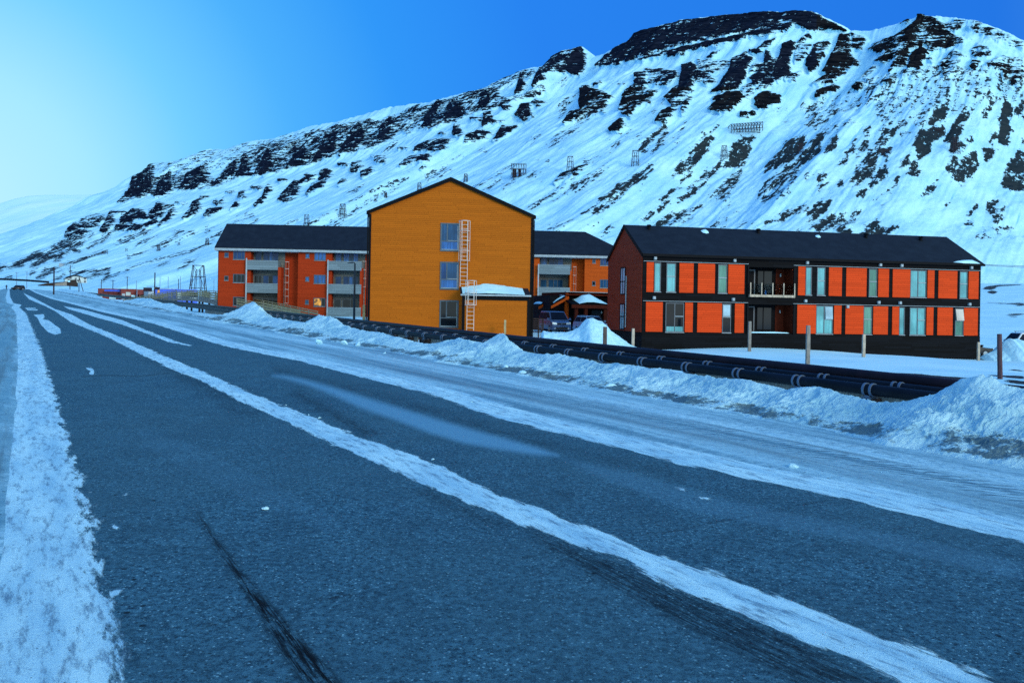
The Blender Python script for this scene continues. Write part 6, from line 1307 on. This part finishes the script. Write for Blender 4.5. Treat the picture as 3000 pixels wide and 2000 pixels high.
# ------------------------------------------------------------------ tramway trestles
def trestle(h_, wb, wt, dp, levels=3, split=False, mat='lattice', th=None, name='aerial_tramway_trestle'):
    th = (th or h_ * .026) * (.8 if th else 1); t_ = empty(name, (0, 0, 0)); 
    def cor(sx, sy, k): return (sx * (wb + (wt - wb) * k) / 2, sy * (dp * (1 - .55 * k)) / 2, h_ * k)
    legs = [(sx, sy) for sx in (-1, 1) for sy in (-1, 1)]; parts = []
    for sx, sy in legs:
        parts.append(('leg', MB().bar(cor(sx, sy, -.04), cor(sx, sy, 1), th * 1.25)))
        if levels > 2: parts.append(('inner_leg', MB().bar((sx * wb * .22, sy * dp / 2 * .9, -.04 * h_), (sx * wt * .16, sy * dp * .22, h_ * .86), th)))
    for k in ([.28, .64, .99] if levels == 3 else [.45, .99]):
        mb = MB()
        for sy in (-1, 1):
            a, b_ = cor(-1.08, sy, k), cor(1.08, sy, k); mb.bar(a, b_, th)
        for sx in (-1, 1): mb.bar(cor(sx, -1, k), cor(sx, 1, k), th)
        parts.append(('cross_beam', mb))
    mb = MB()
    if levels == 2:
        for sx in (-1, 1): mb.bar((0, -dp * .3, h_ * .45), (sx * wt * .4, -dp * .2, h_ * .98), th * .7)
    for sx in ((-1, 1) if levels > 2 else ()):
        for k0, k1 in ((.02, .28), (.28, .64)): mb.bar(cor(sx, -1, k0), (sx * wb * .14, -dp * .3, h_ * k1), th * .7).bar(cor(sx, 1, k1), cor(sx, -1, k0), th * .7)
        mb.bar(cor(sx * .95, -1, .99), (sx * wt * .05, -dp * .2, h_ * .82), th * .8).bar(cor(sx * .1, -1, .64), cor(sx * .95, -1, .98), th * .6)
    parts.append(('brace', mb))
    for nm, mb in parts: mb.build(nm, mat, t_)
    return t_
# nearest, by the road
x, y, zt = P(580, 780, 330); zb_ = gzf(x, y); hh_ = (850 - 780) / F * 330 + .6
x, y, zg = P(580, 851, 330)
t_ = trestle(hh_ + max(zg - zb_, 0), 6.4, 3.9, 3.6, th=.24); t_.location = (x, y, zb_); t_.rotation_euler = (0, 0, R(8)); tag(t_, 'tallest dark timber tramway trestle, left of the red orange block', 'trestle', 'aerial tramway trestles')
TW = [(z1, 1010, 607, 24, 'small trestle at far left of the lower row, twin to its right'), (z1, 1045, 612, 34, 'small trestle right next to the leftmost one in the lower row'), (z1, 1240, 580, 28, 'lone small trestle between the leftmost pair and the next tall one'),
      (z1, 1556, 577, 56, 'thin trestle on the snow slope above the red containers'), (z1, 1755, 526, 28, 'short trestle halfway between two taller ones above the blue hut'), (z1, 2038, 522, 66, 'trestle on the slope just left of the red orange roof'),
      (m1, 2112, 836, 72, 'trestle above the left half of the dark roof'), (m2, 242, 1254, 88, 'trestle above the roof, closest to the yellow house on its left'), (m2, 543, 1118, 36, 'short trestle peeking over the left slope of the yellow gable'),
      (m2, 768, 1078, 58, 'trestle just left of the yellow gable peak'), (m2, 1090, 1013, 54, 'trestle just right of the yellow gable peak'), (m2, 1841, 938, 94, 'tall trestle right of the boxy ruin, above a dark rock streak'),
      (m2, 2256, 900, 104, 'tall trestle at the tip of a long dark rock strip'), (m3, 1172, 1030, 80, 'trestle below the long timber ruin'), (m3, 1665, 1000, 66, 'trestle against dark scree right of the long ruin'), (m4, 1200, 895, 90, 'highest trestle on the far right slope, legs spread over scree')]
for zz_, a, b_, hpx, lab in TW:
    (qx, qy), = zz_([(a, b_)]); sc_ = {z1: .29762, m1: .42517, m2: .42517, m3: .44643, m4: .49751}[zz_]
    X_, Y_, Z_ = on_mountain(qx, qy); h_ = hpx * sc_ / F * Y_; wd = h_ * (.75 if hpx * sc_ < 13 else .50)
    t_ = trestle(h_ + 1.0, wd, wd * .72, wd * (.8 if hpx * sc_ >= 13 else .12), 2 if hpx * sc_ < 13 else 3, th=max(h_ * .028, .00036 * Y_)); t_.location = (X_, Y_, Z_ - 1.0); t_.rotation_euler = (0, 0, R(random.uniform(-12, 12)))
    tag(t_, lab, 'trestle', 'aerial tramway trestles')
# timber ruins of the old mine
def ruin(zz_, cx_, yb_, wpx, hpx, sc_, bays, lab, skew=0.0, cabins=False):
    (qx, qy), = zz_([(cx_, yb_)]); X_, Y_, Z_ = on_mountain(qx, qy); w_ = wpx * sc_ / F * Y_; h_ = hpx * sc_ / F * Y_; t_ = empty('mine_ruin', (X_, Y_, Z_ - .5), label=lab, category='ruin'); th = .00045 * Y_
    dp = w_ * .35; mb = MB()
    for i in range(bays + 1):
        x_ = -w_ / 2 + w_ * i / bays; zz0 = skew * (i / bays) * h_
        for y_ in (-dp / 2, dp / 2): mb.bar((x_, y_, -1 + zz0), (x_, y_, h_ + zz0), th * 1.2)
        mb.bar((x_, -dp / 2, h_ + zz0), (x_, dp / 2, h_ + zz0), th)
    mb.build('posts', 'lattice', t_); mb = MB()
    for k in (.30, .62, 1.0):
        for y_ in (-dp / 2, dp / 2): mb.bar((-w_ / 2, y_, h_ * k), (w_ / 2, y_, h_ * k + skew * h_), th)
    mb.build('beams', 'lattice', t_); mb = MB()
    for i in range(bays):
        a, b_ = -w_ / 2 + w_ * i / bays, -w_ / 2 + w_ * (i + 1) / bays; z0_ = skew * i / bays * h_; mb.bar((a, -dp / 2, z0_), (b_, -dp / 2, h_ * .62 + z0_), th * .7).bar((b_, -dp / 2, h_ * .3 + z0_), (a, -dp / 2, h_ + z0_), th * .7)
    mb.build('braces', 'lattice', t_)
    if cabins:
        mb = MB()
        for i in (1, 2, 4): a = -w_ / 2 + w_ * i / (bays + 1); mb.box(a - w_ * .07, a + w_ * .07, -dp * .2, dp * .3, 0, h_ * .62)
        mb.build('bins', 'lattice', t_)
    else:
        MB().box(-w_ / 2, w_ / 2, dp * .2, dp * .25, -.5, h_ * .35).build('cladding', 'lattice', t_)
ruin(m2, 1455, 978, 102, 92, .42517, 6, 'square dark timber ruin on stilts above the yellow roof', 0, True)
ruin(m3, 1312, 870, 205, 55, .44643, 11, 'long dark timber framework high below the rock towers', .35)
for zz_, a, b_, w0, lab in ((m4, 682, 800, 22, 'small leaning timber wreck on the right slope, upper one'), (m4, 790, 900, 70, 'low collapsed timber frame on the right slope'), (m4, 1112, 775, 60, 'dark timber hut ruin above the bare scree'), (m4, 985, 120, 0, None)):
    if lab is None: continue
    sc_ = .49751; (qx, qy), = zz_([(a, b_)]); X_, Y_, Z_ = on_mountain(qx, qy); w_ = w0 * sc_ / F * Y_; th = .00045 * Y_; t_ = empty('mine_ruin', (X_, Y_, Z_), label=lab, category='ruin')
    mb = MB()
    for i in range(6): x_ = -w_ / 2 + w_ * i / 5; mb.bar((x_, 0, -1), (x_ + random.uniform(-1, 1), 0, w_ * random.uniform(.25, .5)), th)
    mb.build('posts', 'lattice', t_); MB().bar((-w_ / 2, 0, w_ * .2), (w_ / 2, .3, w_ * .34), th).bar((-w_ * .4, 0, w_ * .05), (w_ * .3, .3, w_ * .42), th).build('beams', 'lattice', t_)
x, y, zg = on_mountain(179, 777)
q_ = 5.2 / F * y; tag(MB().box(-q_, q_, -q_, q_, -1, q_ * 1.6).prism_y([(-q_ * 1.05, q_ * 1.6), (q_ * 1.05, q_ * 1.6), (0, q_ * 1.85)], -q_ * 1.05, q_ * 1.05).build('shed', 'grey_trim', loc=(x, y, zg)), 'small grey box shaped shed on the slope above the far white house', 'shed')
(qx, qy), = m4([(1001, 112)]); X_, Y_, Z_ = on_mountain(qx, qy)

# ------------------------------------------------------------------ utility poles
def upole(px_, ytop, ybot, Y, lab, arm=False, w_=None, base_g=True, box=False, mat='lattice', lean=0):
    x, y, zt = P(px_, ytop, Y); zb_ = gzf(x, y) - .3; H = zt - zb_; w_ = w_ or .00042 * Y * 2
    t_ = empty('utility_pole', (x, y, zb_), label=lab, category='pole', group='utility poles across the valley'); MB().tube([(0, 0, 0), (lean, 0, H)], [w_ * .6, w_ * .45], 7).build('pole', mat, t_)
    if arm: MB().bar((-w_ * 4, 0, H * .96), (w_ * 4, 0, H * .96), w_ * .5).build('crossarm', mat, t_)
    if box: MB().box(-w_ * 9, -w_ * 3, -.4, .4, H * .40, H * .52).box(w_ * .8, w_ * 3.5, -.4, .4, H * .46, H * .54).box(-w_ * 7, w_ * 2, -.05, .05, H * .55, H * .56).build('transformer', mat, t_)
    return t_
upole(158.5, 783, 842, 165, 'thick dark pole nearest the far road, left of the white house', w_=.26); upole(297, 818, 846, 260, 'thin pole behind the left end of the red containers')
upole(331, 820, 845, 290, 'thin pole behind the middle of the red containers', True); upole(373, 810, 846, 260, 'pole with a crossarm behind the red containers', True)
upole(454, 798, 848, 170, 'tall dark pole with a transformer left of the blue hut', box=True, w_=.24); upole(523, 817, 849, 230, 'bare pole just left of the tall trestle')
upole(232, 808, 848, 200, 'slim pole of a braced pair before the white house', w_=.16)
upole(250, 808, 850, 200, 'leaning brace pole in front of the white house', lean=-1.6, w_=.16)
upole(206, 777, 802, 900, 'thin mast on the slope above the white house', True)
for px_, a, b_, lab in ((469, 811, 829, 'hair thin mast between the transformer pole and the trestle, first'), (493, 811, 830, 'hair thin mast left of the tall trestle, second'), (529, 810, 830, 'hair thin mast close to the trestle'), (627, 818, 838, 'hair thin mast between the trestle and the red orange block'), (49, 797, 816, 'far lamp mast above the distant cars'), (79, 795, 830, 'far lamp mast right of the distant cars'), (400, 821, 829, 'hair thin mast above the containers')):
    upole(px_, a, b_, 520, lab, w_=.30, arm=px_ in (49, 79), mat='steel')
# overhead cables right of the house
for y0_, y1_, lab in ((775, 768, 'upper of two thin cables leaving the house corner'), (777, 779, 'lower of two thin cables leaving the house corner')):
    p0, p1 = P(2880, y0_, 70), P(3400, y1_ - 6, 75); pts = [tuple(p0[i] + (p1[i] - p0[i]) * k / 8 - (.35 * math.sin(math.pi * k / 8) if i == 2 else 0) for i in range(3)) for k in range(9)]
    tag(MB().tube(pts, .018, 5).build('cable', 'plastic'), lab, 'cable', 'cables at the right')

# ------------------------------------------------------------------ containers and huts
def onfac(p0, p1, Y0, Y1, name, zb=None, **k):
    f = Facade(p0, Y0, p1, Y1, 0); f.zb = (gzf(*f.A) + gzf(*f.B)) / 2 - .2 if zb is None else zb; return f, f.empty(name, **k)
def container(p0, p1, Y0, Y1, ytop, lab, mat='red_steel', D=6.0, bits=None):
    f, t_ = onfac(p0, p1, Y0, Y1, 'shipping_container', label=lab, category='container', group='containers behind the snow bank'); h_ = f.loc(p0, ytop)[1]
    mb = MB(); mb.box(0, f.L, 0, D, .1, h_); n = int(f.L / .35)
    for i in range(n): mb.box(i * .35 + .05, i * .35 + .2, -.04, 0, .3, h_ - .2)
    mb.build('body', mat, t_); MB().box(-.03, f.L + .03, -.06, D + .05, h_, h_ + .12).build('roof_frame', mat, t_)
    for (a, b_, c_, d_, mt) in (bits or []): MB().box(f.L * a, f.L * b_, -.09, -.042, h_ * c_, h_ * d_).build('door', mt, t_)
    return t_, f, h_
container(286, 353, 205, 207, 846, 'red container with a blue tarp along its roof, leftmost behind the bank', bits=[(.1, .2, .2, .35, 'white_wall'), (.5, .8, .1, .3, 'snow_cap')])
container(354, 400, 203, 205, 847, 'dark red container with pale doors in the middle of the row', bits=[(.05, .25, .1, .62, 'grey_trim'), (.3, .6, .45, .75, 'white_wall'), (.65, .9, .2, .5, 'snow_cap')])
container(401, 433, 202, 203, 849, 'dark red container at the right end, next to the pale shed', bits=[(.3, .8, .1, .6, 'timber_dark'), (.05, .2, .2, .6, 'black')])
f, t_ = onfac(307, 392, 204.6, 205.4, 'tarpaulin', label='blue tarp strip laid along the top of the red containers', category='tarp'); h_ = f.loc(307, 849)[1]
MB().box(0, f.L, -.5, -.14, h_ - .35, h_ + .05).build('sheet', 'blue_steel', t_)
f, t_ = onfac(434, 452, 200, 201, 'pale_shed', label='pale shed between the red containers and the blue hut', category='shed'); h_ = f.loc(434, 851)[1]
MB().box(0, f.L, 0, 3, 0, h_).build('wall', 'grey_trim', t_); MB().box(-.1, f.L + .1, -.1, 3.1, h_, h_ + .12).build('roof', 'steel', t_); MB().box(f.L * .4, f.L * .6, -.05, -.001, .2, h_ * .7).build('door', 'slate', t_)
f, t_ = onfac(453, 516, 190, 192, 'site_hut', label='bright blue site hut with a lit yellow window behind the footbridge', category='hut'); h_ = f.loc(453, 846)[1]
MB().box(0, f.L, 0, 5, 0, h_).build('wall', 'blue_steel', t_); MB().box(-.1, f.L + .1, -.1, 5.1, h_, h_ + .10).build('roof', 'grey_trim', t_)
a, b_, c_, d_ = f.rect(q1, 742, 182, 762, 218); wo = MB().box(a - .06, b_ + .06, -.06, -.001, c_ - .06, d_ + .06).build('window', 'slate', t_); MB().box(a, b_, -.075, -.061, c_, d_).build('pane', 'lit', wo)
f, t_ = onfac(517, 578, 186, 188, 'site_hut', label='white and blue hut with a row of windows seen through the footbridge', category='hut'); h_ = f.loc(517, 847)[1]
MB().box(0, f.L, 0, 5, 0, h_).build('wall', 'blue_steel', t_); MB().box(0, f.L, -.05, -.001, h_ * .35, h_ * .8).build('white_band', 'white_wall', t_)
for i in range(5): MB().box(f.L * (.34 + i * .13), f.L * (.34 + i * .13) + .75, -.09, -.051, h_ * .42, h_ * .72).build('window', 'glass_dark', t_)
# far white house and low timber shed
f, t_ = onfac(192, 253, 480, 486, 'white_house', zb=None, label='white house with a dark arched roof far up the valley', category='house'); zt_ = f.loc(192, 812)[1]
f.zb = P(220, 831, 480)[2] - 1; t_.location.z = f.zb
pr = [f.loc(*p) for p in q2([(1400, 790), (1400, 700), (1480, 668), (1600, 645), (1700, 650), (1800, 680), (1868, 690), (1870, 800)])]; hb = max(p[1] for p in pr)
MB().prism_y([(p[0], max(p[1], 0)) for p in pr], 0, 9).build('wall', 'white_wall', t_)
rt = [f.loc(*p) for p in q2([(1395, 705), (1480, 655), (1580, 628), (1700, 636), (1790, 672), (1872, 680)])]; rb_ = [f.loc(*p) for p in q2([(1872, 694), (1800, 686), (1690, 656), (1590, 650), (1500, 682), (1400, 712)])]
MB().prism_y([tuple(p) for p in rt] + [tuple(p) for p in rb_], -.5, 9.5).build('roof', 'black', t_)
for p in ((1520, 695), (1630, 710), (1680, 750), (1830, 705), (1830, 770), (1475, 730)):
    u, h_ = f.loc(*q2([p])[0]); MB().box(u - .5, u + .5, -.08, -.001, h_ - .6, h_ + .6).build('window', 'slate', t_)
f, t_ = onfac(110, 227, 330, 336, 'timber_shed', label='long low brown timber shed before the far white house', category='shed'); f.zb = P(170, 842, 330)[2] - .6; t_.location.z = f.zb
def fl(*pp): return [f.loc(*p) for p in q2(list(pp))]
pr = fl((810, 858), (810, 845), (1000, 805), (1440, 770), (1500, 735), (1630, 728), (1640, 790), (1665, 792), (1665, 880), (1480, 862))
MB().prism_y([(p[0], p[1]) for p in pr], 0, 6).build('wall', 'timber_dark', t_)
pr = fl((1180, 860), (1180, 815), (1440, 775), (1440, 862)); MB().prism_y([(p[0], p[1]) for p in pr], -.1, -.001).build('front_boards', 'timber_grey', t_)
pr = fl((1460, 780), (1460, 745), (1510, 745), (1510, 780)); MB().prism_y([(p[0], p[1]) for p in pr], -.4, -.101).build('snow_patch', 'snow_cap', t_)
# elevated pipe across the far road
pts = [P(a, b_, 380) for a, b_ in q2([(-400, 700), (0, 716), (270, 728), (580, 745), (850, 765), (1050, 780)])]
tag(MB().tube(pts, .45, 8).build('overhead_pipe', 'pipe_black'), 'long raised pipe crossing above the far end of the road', 'pipe')

# ------------------------------------------------------------------ footbridge over the pipes
top = q1([(372, 292), (560, 250), (740, 215), (845, 200), (945, 186), (1060, 184), (1195, 188), (1300, 205), (1500, 255), (1700, 292), (1880, 325), (2080, 368), (2270, 408)])
A0, B0 = np.array([-65.8, 140.0]), np.array([-23.1, 90.0]); ed = (B0 - A0) / np.hypot(*(B0 - A0)); nrm = np.array([ed[1], -ed[0]])
def brpt(px_, py_):
    x_, y_, q = ray(px_, py_); det = x_ * -ed[1] + y_ * ed[0]; tt = (A0[0] * -ed[1] + A0[1] * ed[0]) / det; return np.array([x_ * tt, tt, EYE + q * tt])
br_ = empty('footbridge', (float(B0[0]), float(B0[1]), gzf(*B0)), label='arched timber footbridge with board railings crossing over the pipes', category='footbridge')
tp = [brpt(a, b_) for a, b_ in top]
def mkc(o): o.parent = br_; o.matrix_parent_inverse = Matrix.Translation(-br_.location)
for side, off in ((0, 0.0), (1, 2.2)):
    o3 = np.array([-nrm[0], -nrm[1], 0]) * off * -1 if False else np.array([ed[1] * -1, ed[0], 0]) * off
    for nm, d0, hgt, mt in (('handrail', .03, .10, 'timber_tan'), ('rail_board', .30, .20, 'timber_tan'), ('rail_board', .62, .20, 'timber_tan'), ('rail_board', .94, .22, 'timber_grey')):
        mb = MB()
        for i in range(len(tp) - 1): mb.bar(tp[i] + o3 - [0, 0, d0], tp[i + 1] + o3 - [0, 0, d0], .05, hgt)
        mkc(mb.build(nm, mt))
    if side == 0:
        mb = MB()
        for i in range(len(tp) - 1): mb.bar(tp[i] + o3 - [0, 0, 1.30], tp[i + 1] + o3 - [0, 0, 1.30], .14, .38)
        mkc(mb.build('girder', 'timber_grey'))
    for i in range(len(tp) - 1):
        for k in (0, .5):
            p_ = tp[i] * (1 - k) + tp[i + 1] * k + o3; mkc(MB().bar(p_ - [0, 0, 1.45], p_ + [0, 0, .02], .09).build('rail_post', 'timber_grey'))
mb = MB()
for i in range(len(tp) - 1):
    o3 = np.array([-ed[1], ed[0], 0]) * 1.1; mb.bar(tp[i] + o3 - [0, 0, 1.18], tp[i + 1] + o3 - [0, 0, 1.18], 2.1, .08)
mkc(mb.build('deck', 'timber_grey'))
for i in (3, 4, 5, 6, 7):
    for off in (0.0, 2.2):
        p_ = tp[i] + np.array([-ed[1], ed[0], 0]) * off; mkc(MB().bar((p_[0], p_[1], gzf(p_[0], p_[1]) - .3), (p_[0], p_[1], p_[2] - 1.48), .22).build('trestle_leg', 'timber_dark'))
